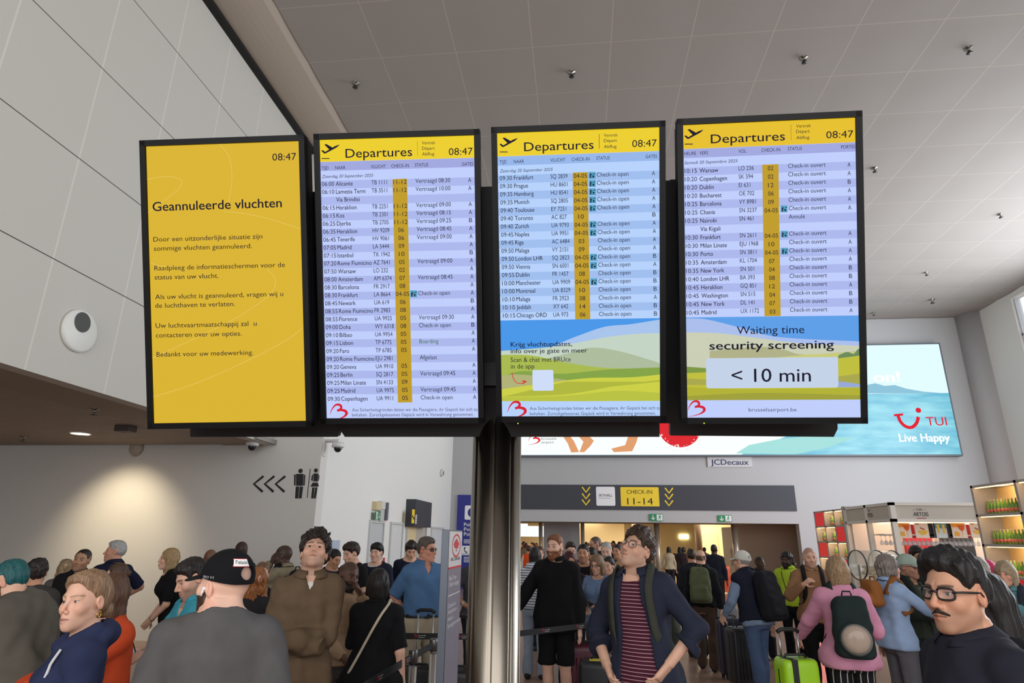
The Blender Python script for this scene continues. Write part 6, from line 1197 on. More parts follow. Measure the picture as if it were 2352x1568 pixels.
    if abs(sc-1) > .13: print('SCALE', round(sc, 3), label)
    return info
# ---- things carried and worn
def surf_y(I, x, z, o, back=False):
    T = I['T']; a = np.interp(z, T[:, 0], T[:, 1])+.02; b = np.interp(z, T[:, 0], T[:, 2])+.0; cy = np.interp(z, T[:, 0], T[:, 3]); t = max(0.05, 1-min(1, abs(x)/a)**2.35)**(1/2.35); return cy+(1 if back else -1)*(b*t+o)
def straps(rgb, o=.034, sides=(1, -1), w=.026, x0=.105, low=1.10, name='backpack_strap'):
    def f(I):
        for s in sides:
            pts = [(s*x0*.9, surf_y(I, x0*.9, 1.36, o-.012, True), 1.36), (s*x0, .045, 1.478+o*.5), (s*x0, -.02, 1.482+o*.5), (s*x0, surf_y(I, x0, 1.42, o)-.0, 1.425)]+[(s*(x0+.015*i/4), surf_y(I, x0+.015*i/4, z, o), z) for i, z in enumerate([z_ for z_ in (1.36, 1.30, 1.24, 1.18) if z_ > low])]+[(s*np.interp(low, I['T'][:, 0], I['T'][:, 1])*.97, surf_y(I, .11, low, o)*.6, low), (s*(np.interp(low, I['T'][:, 0], I['T'][:, 1])+o*.8), .03, low-.03)]
            pts = bez(pts, 4); mb = MB(); P = [Vector(I['tor'](p)*I['sc']) for p in pts]; vs = []; n = len(P); ww = w*I['sc']
            for i in range(n):
                t = (P[min(i+1, n-1)]-P[max(i-1, 0)]).normalized(); c = Vector(I['tor']((pts[i][0]*.4, .012, pts[i][2]-.06))*I['sc']); nn = P[i]-c; nn = (nn-t*nn.dot(t)).normalized(); lt = t.cross(nn)
                for du, dn in ((-ww, -.004), (-ww, .004), (ww, .004), (ww, -.004)): vs.append(P[i]+lt*du+nn*dn)
            fs = [(4*i+k, 4*i+(k+1) % 4, 4*i+4+(k+1) % 4, 4*i+4+k) for i in range(n-1) for k in range(4)]+[(0, 1, 2, 3), (4*n-4, 4*n-3, 4*n-2, 4*n-1)]; mb.add(vs, fs, True); I['lmb'](mb, name, cloth(rgb))
    return f
def backpack(rgb, label, w=.15, h=.24, d=.085, z=1.22, pocket=True, trim=None, pouch=None, shift=0.0):
    def f(I):
        m_ = cloth(rgb); yb = .012+np.interp(z, I['T'][:, 0], I['T'][:, 2])+.045+d
        def fn(p):
            q = (p-V3(0, 0, .93)) @ I['Rt']+V3(0, 0, .93); x, y, zz = q[:, 0]-shift, q[:, 1]-yb, q[:, 2]-z; r = .055; e = np.stack([np.abs(x)-w+r+np.clip(zz, 0, 1)*.10, np.abs(y)-d+r*.9+np.clip(zz, 0, 1)*.05, np.abs(zz)-h+r], 1); o = np.linalg.norm(np.maximum(e, 0), axis=1)+np.minimum(e.max(1), 0)-r
            if pocket: e = np.stack([np.abs(x)-w*.78+.035, np.abs(y-d*.75)-.06+.03, np.abs(zz+h*.42)-h*.42+.035], 1); o = smin(o, np.linalg.norm(np.maximum(e, 0), axis=1)+np.minimum(e.max(1), 0)-.035, .012)
            return o-wob(p, 22, .006, 5)
        c = I['tor']((shift, yb, z)); R_ = max(w, h)+.12; vv, ff = surf(fn, c-R_, c+R_, max(I['cvx'], .009), .02); o = mesh_np('backpack', vv*I['sc'], ff, m_, None); o.location = I['loc']; o.rotation_euler = (0, 0, I['rz']); tag(o, label, 'backpack')
        L_ = lambda x, y, zz: I['tor']((x+shift, yb+y, z+zz))*I['sc']; mb = MB(); mb.tube([L_(-.04, -d*.5, h*.97), L_(-.03, -d*.5, h+.03), L_(.03, -d*.5, h+.03), L_(.04, -d*.5, h*.97)], .007, 8); q = mb.build('carry_loop', cloth(trim or rgb), None); q.parent = o
        mb = MB(); mb.tube([L_(-w*.72, d*.55, h*.35), L_(-w*.55, d*.72, h*.74), L_(0, d*.78, h*.86), L_(w*.55, d*.72, h*.74), L_(w*.72, d*.55, h*.35)], .005, 6); q = mb.build('zip', cloth(trim or (16, 16, 18)), None); q.parent = o
        if pouch:
            mb = MB(); ax_ = Vector(I['Rt'] @ V3(0, 1, 0)); pc = L_(.0, d+.022, -h*.35); mb.lathe([(.001, .05), (.07, .045), (.115, .02), (.125, -.01), (.12, -.03)], pc, ax_, 32); q = mb.build('clear_pouch', mat('pouch_clear', (214, 206, 196), .08, alpha=.30, spec=.9), None); q.parent = o
            mb = MB(); mb.lathe([(.001, .02), (.06, .018), (.10, .0), (.108, -.02)], pc, ax_, 28); q = mb.build('pouch_filling', mat('pouch_beige', (176, 146, 120), .95, bump=.5, bscale=90), None); q.parent = o
            mb = MB(); mb.tube([Vector(pc)+Vector(I['Rt'] @ V3(.125*math.cos(t), 0, .125*math.sin(t))) for t in [2*PI*i/32 for i in range(32)]], .009, 8, closed=True); q = mb.build('pouch_rim', cloth(trim or rgb), None); q.parent = o
        I['pack'] = o
    return f
def in_hand(s, fn):
    def f(I): Sj, E_, W_, c = I['J'][s]; dh = (W_-E_)/np.linalg.norm(W_-E_); p = (W_+dh*.085)*I['sc']; RZ = Matrix.Rotation(I['rz'], 3, 'Z'); fn(I, Vector(I['loc'])+RZ @ Vector(p), RZ @ Vector(dh))
    return f
def phone(s, label, rgb=(26, 26, 30)):
    def g(I, p, dh):
        up = Vector((0, 0, 1)); z_ = (dh*.5+up*.6).normalized(); x_ = z_.cross(up).normalized(); n = x_.cross(z_); o = empty('phone', p, label, 'phone'); m = MB().obox(p+n*.012, x_, z_, n, (-.037, -.05, -.004), (.037, .095, .004)); m.build('case', mat('phone_%d' % rgb[0], rgb, .3), o, .003)
        m = MB().obox(p+n*.012, x_, z_, n, (-.033, -.046, -.0046), (.033, .091, -.0041)); m.build('screen', mat('phone_screen', (20, 22, 28), .1, emit=.5, ergb=(150, 170, 200)), o)
    return in_hand(s, g)
def cap_text(I, yaw, z0, w, body, rgb, patch=None, k=1.0):
    cp = I['cap']; ct = cp.get('t', .016); Rc = rotm(cp.get('yaw', 0)+0, cp.get('pitch', 0), 0); A, Bq, Cq = .078+ct, .099+ct, .094+ct
    def on(u, v, lift):
        zz = z0+v; rr = math.sqrt(max(.05, 1-((zz-.028)/Cq)**2)); th = math.radians(yaw)+u/.1; x = math.sin(th)*(A*rr+lift); f_ = math.cos(th)*(Bq*rr+lift)-.013; q = Rc @ V3(x, -f_, zz); return Vector(((I['Rh'] @ q)*I['hs']+I['HO'])*I['sc'])
    co, fs = glyphs(body, .0, .2 if patch else 0); x0, x1 = co[:, 0].min(), co[:, 0].max(); sx = w/(x1-x0); h = sx*.8
    if patch:
        for hw, hh, c, l in ((w*.62, h*.80, patch, .0012), (w*.57, h*.68, (236, 236, 234), .0018)):
            mb = MB(); n = 10; vs = [on(-hw+2*hw*i/n, vv*hh+h*.25, l) for i in range(n+1) for vv in (-1, 1)]; mb.add(vs, [(2*i, 2*i+2, 2*i+3, 2*i+1) for i in range(n)]); I['lmb'](mb, 'cap_patch', mat('patch_%d_%d_%d' % c, c, .7), cp['obj'])
    mb = MB(); mb.add([on((a-x0)*sx-w/2, b*h/1.0, .0026) for a, b in co[:, :2]], fs); I['lmb'](mb, 'cap_lettering', mat('ink_%d_%d_%d' % rgb, rgb, .6), cp['obj'])
def earbud(s):
    def f(I): mb = MB(); mb.ball(I['hp'](s*.084, .012, -.012), .0075*I['sc'], 10, 8); mb.tube([I['hp'](s*.087, .014, -.014), I['hp'](s*.087, .018, -.038)], .0035*I['sc'], 8); I['lmb'](mb, 'earbud', mat('earbud_white', (232, 232, 232), .3))
    return f
def watch(s, rgb=(30, 30, 32), t=.93):
    def f(I): Sj, E_, W_, c = I['J'][s]; u = (W_-E_)/np.linalg.norm(W_-E_); p = W_-u*.03; mb = MB(); mb.lathe([(.031, -.010), (.033, -.010), (.033, .010), (.031, .010)], p*I['sc'], u, 20); I['lmb'](mb, 'watch', mat('watch_%d' % rgb[0], rgb, .3, .5))
    return f
def crossbody(rgb, s=1, o=.03):                            # strap over shoulder s, bag strap across front and back
    def f(I):
        mb = MB(); pts = []
        for i in range(9): t = i/8; x = s*.11*(1-t)-s*.16*t; z = 1.47-t*.50; pts.append((x, surf_y(I, x, z, o, True), z))
        top = [(s*.115, .03, 1.50)]; fr = []
        for i in range(9): t = i/8; x = s*.11*(1-t)-s*.16*t; z = 1.47-t*.50; fr.append((x, surf_y(I, x, z, o), z))
        P = [Vector(I['tor'](p)*I['sc']) for p in bez(pts[::-1]+top+fr, 3)]; mb.tube(P, .011, 6); I['lmb'](mb, 'bag_strap', cloth(rgb))
    return f
def piping(pts, rgb, r=.005, o=.03, name='white_piping'):
    def f(I): mb = MB(); mb.tube([Vector(I['tor']((x, surf_y(I, x, z, o), z))*I['sc']) for x, z in bez(pts, 5)], r, 6); I['lmb'](mb, name, cloth(rgb))
    return f
def tablet(s, label):
    def g(I, p, dh):
        o = empty('tablet', p, label, 'tablet'); y_ = Vector((dh.x, dh.y, 0)).normalized(); x_ = Vector((y_.y, -y_.x, 0)); z_ = (Vector((0, 0, 1))-y_*.25).normalized(); y2 = z_.cross(x_)
        MB().obox(p+z_*.03+x_*(-.07), x_, y2, z_, (-.12, -.03, -.006), (.12, .15, .006)).build('case', mat('tablet_case', (44, 34, 44), .5), o, .003)
    return in_hand(s, g)
def earring(s, rgb=(190, 150, 70)):
    def f(I): mb = MB(); mb.tube([I['hp'](s*.081, -.002+.011*math.sin(t), -.058+.013*math.cos(t)) for t in [2*PI*i/16 for i in range(16)]], .0028*I['sc'], 6, closed=True); I['lmb'](mb, 'earring', mat('gold', rgb, .25, 1.0))
    return f
def chest_text(body, x0, x1, z, rgb, o=.024):
    def f(I):
        co, fs = glyphs(body); a, b = co[:, 0].min(), co[:, 0].max(); k = (x1-x0)/(b-a); mb = MB(); mb.add([Vector(I['tor']((-(x0+(x-a)*k)*-1, surf_y(I, x0+(x-a)*k, z+y*k*1.1, o), z+y*k*1.1))*I['sc']) for x, y in co[:, :2]], fs); I['lmb'](mb, 'chest_lettering', cloth(rgb))
    return f
def belt_(rgb):
    def f(I):
        T = I['T']; mb = MB(); a = np.interp(.985, T[:, 0], T[:, 1])+.018; b = np.interp(.985, T[:, 0], T[:, 2])+.018; n = 40; vs = []
        for i in range(n):
            t = 2*PI*i/n
            for k, z in ((1, .965), (1, 1.0)): vs.append(Vector(V3(a*k*math.copysign(abs(math.cos(t))**.85, math.cos(t)), .006+b*k*math.copysign(abs(math.sin(t))**.85, math.sin(t)), z)*I['sc']))
        mb.add(vs, [(2*i, 2*((i+1) % n), 2*((i+1) % n)+1, 2*i+1) for i in range(n)], True); mb.box(tuple(V3(-.022, -b-.012, .963)*I['sc']), tuple(V3(.022, -b+.004, 1.002)*I['sc'])); I['lmb'](mb, 'belt', mat('belt_%d' % rgb[0], rgb, .5))
    return f
def lanyard(rgb):
    def f(I):
        mb = MB()
        for s in (1, -1): mb.tube([Vector(I['tor']((s*x, surf_y(I, x, z, .03) if z < 1.44 else -.03, z))*I['sc']) for x, z in ((.075, 1.49), (.075, 1.42), (.055, 1.32), (.02, 1.16))], .006, 6)
        I['lmb'](mb, 'lanyard', cloth(rgb)); c = Vector(I['tor']((0, surf_y(I, 0, 1.1, .036), 1.10))*I['sc']); mb = MB(); mb.box(c-Vector((.035, .003, .05)), c+Vector((.035, .003, .05))); I['lmb'](mb, 'badge', mat('badge_white', (222, 222, 226), .4))
    return f
# ================================================================== the crowd
NAVY, BLACK, GREY, JEAN, KHAKI = (28, 32, 52), (20, 20, 23), (92, 90, 92), (74, 92, 124), (176, 164, 142)
PALE, FAIR, TAN, OLIVE, BROWN, DEEP = (226, 182, 160), (216, 170, 146), (190, 140, 110), (172, 128, 100), (112, 78, 60), (74, 52, 42)
def H(style, rgb, **k): return dict(style=style, rgb=rgb, **k)
def top(rgb, **k): return dict(rgb=rgb, **k)
DKBR, BLK, BLOND, GREYH, RED_ = (52, 36, 28), (24, 20, 20), (170, 128, 84), (150, 146, 142), (150, 84, 52)
# ---- nearest people
person(515, 1341, 2.6, 178, 'man seen from behind in grey t-shirt and black baseball cap', PALE, build=.97, head=(48, 2, 0), hair=H('none', (96, 76, 66), shadow=.45), tops=[top((84, 82, 82), sl=.82, o=.018, neck=.080, fold=.009, loose=.016)],
       cap=dict(rgb=(18, 18, 22), hole=1, t=.012), beard=dict(rgb=(70, 48, 38), t=.004), arms=('down', 'down'), nk=.055, extras=[earbud(1), lambda I: cap_text(I, 158, .082, .062, 'Titleist', (20, 20, 24), (190, 30, 40)), lambda I: cap_text(I, 86, .026, .05, 'PRO V1', (190, 190, 194))], pants=(JEAN, 'long'), seed=3)
person(196, 1379, 2.70, -84, 'young woman with tied blond hair in navy hoodie looking left', FAIR, fem=1, build=.88, head=(42, 1, -3), hair=H('tied', (136, 106, 80), t=.010, line=.080, bun=(-.116, -.045, .034), top=.010, seed=2), tops=[top((40, 46, 74), o=.020, hood=1, sl='long', neck=.066, fold=.008, v=.015, name='hoodie')], extras=[piping([(.10, 1.43), (.11, 1.36), (.105, 1.28), (.10, 1.2)], (206, 204, 206), .006, .034), earring(1)],
       lips=(186, 112, 108), eye=(70, 76, 74), pants=(NAVY, 'long'), gaze=-.4, seed=4)
person(2196, 1361, 2.5, -52, 'man with black quiff, moustache and dark glasses in navy shirt', (196, 146, 118), build=.92, head=(16, 0, 0), hair=H('short', (22, 18, 18), t=.012, top=.042, side=.01, line=.068, rough=.006, part=-.01), tops=[top((36, 36, 46), o=.018, sl='long', collar=.004, neck=.070, fold=.008, name='shirt')],
       beard=dict(rgb=(30, 22, 20), full=0, must=1), stubble=.32, glasses=dict(rgb=(22, 18, 20), r=.0240, sq=.76, tk=.0034, p=.62), eye=(50, 36, 28), pants=(BLACK, 'long'), gaze=-.3, seed=5)
person(1463, 1264, 4.5, -20, 'man with round glasses and striped maroon t-shirt, hands on hips, looking up', FAIR, head=(-18, 26, 4), hair=H('curly', (62, 46, 36), t=.012, top=.030, rough=.006, line=.066), arms=(((.175, -.11, 1.0), (1, .25, .1), .5), ((.19, -.12, .99), (.75, .6, .1), .5)), build=.95, lean=(0, -5),
       tops=[top((70, 28, 44), mat=striped('maroon_stripes', (72, 26, 42), (170, 140, 150), .022, .004), o=.007, neck=.070, hem=.84, fold=.002, sl='none'), top((38, 42, 58), o=.030, sl='rolled', open=(.055, .09), collar=.014, neck=.080, hem=.82, fold=.008, name='jacket', loose=.008)],
       glasses=dict(rgb=(60, 40, 40), r=.0225, sq=1.0, tk=.0016), stubble=.30, extras=[straps((58, 60, 52), o=.046, x0=.118, w=.022), backpack((54, 58, 50), 'olive backpack on the back of the man with round glasses')], pants=(BLACK, 'long'), eye=(60, 58, 52), seed=6)
I_ = person(722, 1270, 4.4, 2, 'young man with curly dark hair in brown knitted polo, arms crossed, looking up', FAIR, head=(-2, 31, 4), hair=H('curly', (38, 27, 22), t=.022, top=.040, rough=.009, line=.070, side=.004), arms=('crossL', 'crossR'), build=.88,
       tops=[top((212, 206, 198), o=.008, neck=.060, sl='none', hem=.95, fold=.002), top((98, 80, 62), o=.024, sl=2.42, collar=.010, v=.035, neck=.070, knit=True, fold=.009, hem=.80, loose=.018, name='knitted_polo')], stubble=.28, pants=(BLACK, 'long'), eye=(58, 56, 48), seed=7)
person(868, 1343, 5.0, 168, 'woman with short dark hair in black t-shirt with pale bag strap, seen from behind', FAIR, fem=1, build=1.12, head=(24, 0, 0), hair=H('long', (30, 24, 24), len=.075, w=.006, t=.016, fringe=.02), tops=[top((20, 19, 22), sl=.95, o=.020, hem=.82, fold=.008, neck=.082)], arms=('low', 'down'), extras=[crossbody((190, 178, 156), -1, .034)], pants=(BLACK, 'long'), seed=8)
person(801, 1322, 5.4, 28, 'bald bearded man in tan jacket with a hand at his mouth', (98, 70, 56), head=(8, -8, 10), hair=H('none', (30, 24, 22), shadow=.4), beard=dict(rgb=(26, 20, 18), t=.008), arms=('face', 'low'), tops=[top((142, 116, 92), o=.024, sl='long', collar=.012, neck=.076, name='jacket')], pants=((60, 56, 54), 'long'), seed=9)
person(441, 1327, 4.2, -62, 'dark haired man in turquoise polo looking down at his phone', FAIR, head=(-6, -24, 0), hair=H('short', (34, 28, 26), t=.012, top=.014), arms=(((.05, -.34, 1.20), (.8, .2, -.8), .8), ((.06, -.35, 1.20), (.8, .2, -.8), .8)), lean=(8, 0), build=1.12, tops=[top((58, 142, 160), sl=.9, collar=.010, v=.08, fold=.007, name='polo_shirt', o=.018)], stubble=.5, extras=[phone(-1, 'dark phone in the hands of the man in turquoise polo')], pants=((70, 66, 70), 'long'), seed=10)
person(248, 1368, 3.55, -62, 'woman with long brown hair in orange sweater behind the navy hoodie', FAIR, fem=1, head=(4, -4, 0), hair=H('long', (84, 56, 38), len=.36, w=.0, t=.012, sides=1), arms=(((.05, -.45, 1.20), (.6, .2, -1), .6), ((.06, -.44, 1.16), (.6, .2, -1), .6)), lean=(6, 0), tops=[top((188, 70, 36), sl='long', o=.020, knit=True, fold=.007, name='sweater', loose=.018)], pants=(JEAN, 'long'), seed=11)
person(20, 1333, 3.9, -128, 'man with teal dyed hair and beard in grey brown t-shirt, turned away', FAIR, nk=.04, head=(12, -14, 0), hair=H('short', (26, 84, 86), t=.008), lean=(24, 0), build=1.2, beard=dict(rgb=(60, 42, 34), t=.010), arms=('low', 'low'), tops=[top((92, 86, 78), sl=.95, o=.020, fold=.010, neck=.076)], pants=((48, 46, 48), 'long'), seed=12)
person(2272, 1388, 3.1, 165, 'person with very long dark hair seen from behind at the right edge', FAIR, fem=1, head=(0, 0, 0), hair=H('long', (24, 19, 18), len=.40, w=.02, t=.02), tops=[top((24, 23, 27), sl='long', o=.03, name='coat', fold=.006)], pants=(BLACK, 'long'), seed=13)
# ---- left side, middle distance
person(84, 1314, 5.4, 178, 'dark curly head of a person behind the grey brown t-shirt', TAN, hair=H('curly', (34, 26, 24), t=.012, rough=.005), tops=[top((58, 54, 52), sl='long')])
person(188, 1286, 6.8, -16, 'man with cropped dark hair and black jacket looking towards us', OLIVE, head=(-4, 4, 6), hair=H('short', (40, 34, 32), t=.004), stubble=.3, tops=[top((24, 23, 25), sl='long', o=.022, collar=.012, name='jacket')])
person(151, 1305, 7.7, 160, 'blond wavy hair half hidden behind the man in black jacket', FAIR, fem=1, hair=H('long', (140, 118, 86), len=.14, rough=.012, w=.006), tops=[top((90, 84, 80), sl='long')])
person(265, 1266, 7.45, -150, 'grey haired man in navy polo with hand on hip, facing left', (200, 146, 120), head=(56, 4, 0), hair=H('short', (160, 158, 154), t=.008, top=.008), arms=('down', 'hip'), tops=[top((30, 34, 56), sl=.9, collar=.012, name='polo_shirt')], pants=(KHAKI, 'long'))
person(266, 1322, 5.9, -105, 'brown haired woman with tied hair in dark olive jacket, left group', FAIR, fem=1, hair=H('tied', (76, 54, 40), t=.012, bun=(-.11, .03, .038)), tops=[top((44, 42, 34), sl='long', o=.024, name='jacket')])
person(388, 1283, 7.3, -84, 'woman with straight blond hair in black t-shirt leaning forward, facing left', FAIR, fem=1, build=1.1, lean=(14, 0), arms=('low', 'low'), hair=H('long', (156, 128, 90), len=.17, t=.008), tops=[top((20, 19, 22), sl=.9, o=.018)], extras=[watch(1, (176, 160, 130))], pants=((120, 40, 50), 'long'))
person(553, 1264, 8.6, -155, 'shaved dark head of a man behind the black cap', DEEP, hair=H('none', (30, 24, 22), shadow=.3), tops=[top((40, 40, 44), sl='long')])
person(483, 1283, 7.9, 170, 'bald brown head just left of the black cap', BROWN, hair=H('none', BLK), tops=[top((70, 66, 60), sl='long')])
person(590, 1336, 5.6, 172, 'woman with curly ginger hair behind the black cap', PALE, fem=1, hair=H('long', (150, 92, 48), len=.22, rough=.016, w=.008, t=.018), tops=[top((38, 36, 38), sl='long')])
person(600, 1319, 6.1, 8, 'pale woman with pulled back brown hair and dark top facing us', PALE, fem=1, head=(-4, -2, 4), hair=H('tied', (110, 78, 56), t=.006), tops=[top((26, 24, 26), sl='long')])
person(650, 1276, 7.5, -132, 'bald man in khaki jacket with hand on his cheek', DEEP, head=(26, -6, 0), hair=H('none', (40, 34, 32), shadow=.3), arms=((( .03, -.17, 1.53), (.7, -.1, -1), .2), 'down'), tops=[top((128, 118, 96), sl='long', o=.026, collar=.014, name='jacket')], extras=[straps((22, 22, 24), o=.036), backpack((24, 24, 28), 'black backpack on the man in khaki jacket')])
person(768, 1283, 8.7, 34, 'black haired man in navy t-shirt bending his head, behind the tan jacket', TAN, head=(10, -18, 0), hair=H('short', BLK, t=.014), tops=[top((30, 34, 50))])
person(806, 1270, 8.0, -46, 'man with dark swept hair in black t-shirt looking down left', FAIR, head=(-6, -16, 0), hair=H('curly', (44, 32, 28), t=.014, top=.012, rough=.004), tops=[top((24, 22, 24))])
person(865, 1269, 9.0, -20, 'smiling young man with black fringe in navy sweater over white collar', PALE, head=(-6, 0, 0), hair=H('curly', (26, 22, 22), t=.014, top=.02, line=.046, rough=.004), tops=[top((214, 212, 208), o=.006, neck=.062, sl='none'), top((36, 38, 54), sl='long', o=.022, neck=.074, name='sweater')])
person(944, 1263, 9.7, 6, 'man with dark curly fringe looking down, navy shirt, behind the blue polo', FAIR, head=(4, -26, 0), hair=H('curly', (40, 30, 26), t=.018, rough=.006), tops=[top((30, 34, 52), sl='long')])
person(980, 1262, 7.1, 22, 'man with sunglasses in blue polo and khaki trousers looking right', (206, 146, 122), head=(34, 0, 0), hair=H('short', (92, 80, 72), t=.010, top=.010), arms=('back', 'back'), build=1.08, tops=[top((80, 114, 154), sl=.98, collar=.012, v=.07, o=.020, hem=.98, name='polo_shirt', fold=.008)], glasses=dict(rgb=(30, 28, 30), r=.022, sq=.8, dark=1), extras=[belt_((26, 24, 26))], pants=(KHAKI, 'long'))
person(1104, 1272, 8.0, 10, 'person behind the steel column with bare arm and watch showing', TAN, arms=('hip', 'hip'), build=1.1, hair=H('short', DKBR, t=.01), tops=[top((70, 70, 76), sl=.8)], extras=[watch(-1, (200, 200, 204))])
# ---- middle group right of the column
person(1275, 1256, 7.45, -22, 'red bearded man in black jacket and black shorts', PALE, head=(-8, 2, 0), build=1.12, hair=H('short', (132, 82, 56), t=.006, top=.008, line=.07), beard=dict(rgb=(136, 84, 56), t=.008), arms=('down', ((.36, -.26, 1.0), (.6, .5, -.6), .9)), tops=[top((20, 19, 22), sl='long', o=.028, collar=.022, neck=.080, hem=.80, name='jacket', loose=.018)], pants=((20, 20, 23), 'short', None, .028) if False else ((20, 20, 23), 'short'), extras=[earbud(1)])
person(1229, 1277, 9.5, 172, 'woman in white and navy striped hoodie and pale jeans, seen from behind', FAIR, fem=1, hair=H('long', (34, 28, 28), len=.12), tops=[top((220, 222, 226), mat=striped('white_navy_stripes', (222, 224, 230), (66, 78, 112), .034, .010), hood=1, sl='long', o=.020, name='hoodie')], pants=((168, 184, 204), 'long'))
person(1240, 1270, 11.8, 14, 'woman with long brown hair behind the striped hoodie', FAIR, fem=1, hair=H('long', (88, 60, 46), len=.20), tops=[top((48, 42, 44), sl='long')])
person(1215, 1262, 19, 174, 'distant person in an orange safety vest', TAN, hair=H('short', DKBR), tops=[top((206, 204, 200), sl='long', o=.010), top((214, 82, 36), sl='none', o=.024, name='safety_vest')])
person(1310, 1264, 10.3, 18, 'man with dark side parting in navy jacket, right of the red beard', FAIR, head=(-6, -8, 0), hair=H('short', (44, 36, 32), t=.010, top=.012), tops=[top((42, 48, 66), sl='long', collar=.012, name='jacket')])
person(1309, 1289, 8.5, 16, 'woman with dark red hair in dark clothes', TAN, fem=1, head=(0, -4, -6), hair=H('long', (70, 22, 34), len=.12, t=.014), tops=[top((32, 26, 32), sl='long')])
person(1340, 1271, 9.15, -8, 'young man with black hair in black t-shirt with pink lettering', TAN, head=(-2, 0, 0), hair=H('short', BLK, t=.010, line=.05), tops=[top((22, 20, 24))], stubble=.25, extras=[chest_text('ZES', -.07, .07, 1.28, (196, 120, 130))])
person(1360, 1277, 9.75, -20, 'man in maroon t-shirt bending over his hands', TAN, head=(0, -34, 0), lean=(8, 0), arms=('hold', 'hold'), hair=H('short', (30, 24, 22), t=.006), tops=[top((72, 30, 44))])
person(1367, 1251, 11.3, -62, 'tall man with receding grey brown hair, dark jacket, looking left', (192, 142, 118), head=(0, -10, 0), hair=H('short', (90, 78, 70), t=.004, line=.085), stubble=.3, tops=[top((40, 42, 52), sl='long', collar=.012, name='jacket')])
person(1393, 1264, 10.5, -12, 'grey bearded man in dark sweater looking down', PALE, head=(0, -16, 0), hair=H('short', (168, 166, 164), t=.006), beard=dict(rgb=(176, 172, 168), t=.006), tops=[top((34, 36, 44), sl='long', name='sweater')])
person(1371, 1297, 8.25, -20, 'woman with blond bob and glasses in pale blue sweater holding a tablet', FAIR, fem=1, head=(-6, -8, 0), hair=H('long', (128, 100, 74), len=.13, t=.016, w=.004), arms=('hold', ((.10, -.26, 1.10), (.8, .2, -.8), .6)), tops=[top((112, 136, 172), sl='long', o=.020, name='sweater', neck=.08)], glasses=dict(rgb=(50, 40, 40), r=.021, sq=.8), pants=((58, 66, 90), 'long'), extras=[watch(1), tablet(1, 'dark tablet in the hands of the woman in pale blue sweater')])
person(1398, 1299, 8.9, -30, 'woman with dark tied hair partly behind the blond bob', FAIR, fem=1, head=(0, -6, 0), hair=H('tied', (40, 32, 30), bun=(-.11, .02, .03)), tops=[top((60, 50, 48), sl='long')])
person(1427, 1309, 7.7, -66, 'pale teenager with tied light hair in white t-shirt, facing left', PALE, fem=1, head=(4, -2, 0), hair=H('tied', (168, 128, 92), t=.006, bun=(-.115, .0, .03)), tops=[top((206, 202, 196))])
person(1418, 1266, 12.3, -30, 'dark haired person hidden behind the face of the man with round glasses', TAN, hair=H('short', BLK), tops=[top((36, 34, 38), sl='long')])
# ---- right side
person(1609, 1281, 10.5, 172, 'balding man in black jacket and brown trousers with olive backpack', FAIR, head=(6, 0, 0), hair=H('bald', (96, 78, 66), t=.004), tops=[top((28, 29, 34), sl='long', o=.026, hood=1, name='jacket')], pants=((84, 66, 56), 'long'), extras=[straps((74, 78, 58), o=.038), backpack((92, 98, 72), 'olive green backpack on the balding man', w=.16, h=.26)], stride=.10)
person(1588, 1277, 11.6, -168, 'dark haired man in dark coat left of the balding backpacker', TAN, hair=H('short', DKBR, t=.01), tops=[top((38, 40, 48), sl='long', o=.026, hem=.70, name='coat')])
person(1704, 1288, 8.7, -132, 'man in white cap, navy vest and jeans, seen from behind', FAIR, head=(8, 2, 0), lean=(12, 0), hair=H('short', GREYH, t=.006), cap=dict(rgb=(206, 204, 196), hole=1, t=.014), arms=(((.22, -.30, 1.0), (.6, .5, -.6), .9), 'down'), tops=[top((120, 138, 164), sl='long', o=.016, hem=.84, name='shirt'), top((28, 31, 46), sl='none', o=.034, collar=.016, neck=.078, hem=.90, name='vest')], glasses=dict(rgb=(40, 38, 40), r=.02, sq=.8), extras=[straps((24, 24, 28), o=.046, sides=(-1,)), backpack((28, 28, 34), 'dark backpack slung on the man in the white cap', w=.17, h=.29, z=1.16, shift=-.06)], pants=(JEAN, 'long'), stride=-.08)
person(1745, 1293, 11.5, 32, 'woman with cropped black hair and dark jacket behind the white capped man', DEEP, fem=1, head=(10, 0, 0), hair=H('none', BLK, shadow=.8), tops=[top((150, 180, 60), o=.012, sl='long'), top((36, 36, 42), sl='long', o=.026, open=(.05, .1), collar=.016, name='jacket')])
person(1807, 1286, 11.0, -16, 'man in lime green fleece with black lanyard and dreadlocks', DEEP, head=(-10, 0, 4), hair=H('curly', BLK, t=.016, rough=.008, pony=[(0, -.09, .03, .045), (.05, -.12, -.06, .03), (.07, -.10, -.14, .02)]), beard=dict(rgb=(24, 20, 20), t=.006), arms=('pocket', 'pocket'), tops=[top((164, 190, 52), sl='long', o=.026, collar=.026, neck=.074, name='fleece')], pants=(BLACK, 'long'), extras=[lanyard((26, 26, 30))])
person(1860, 1280, 8.8, 8, 'man with shaved hair in tan shirt and black trousers holding his backpack strap', FAIR, head=(4, -2, 0), hair=H('none', (92, 72, 60), shadow=.5), stubble=.3, arms=('down', 'strap'), tops=[top((146, 108, 78), sl='long', o=.018, collar=.012, hem=.86, name='shirt')], pants=(BLACK, 'long'), extras=[straps((30, 30, 34), o=.034), backpack((34, 34, 38), 'black backpack behind the man in tan shirt')])
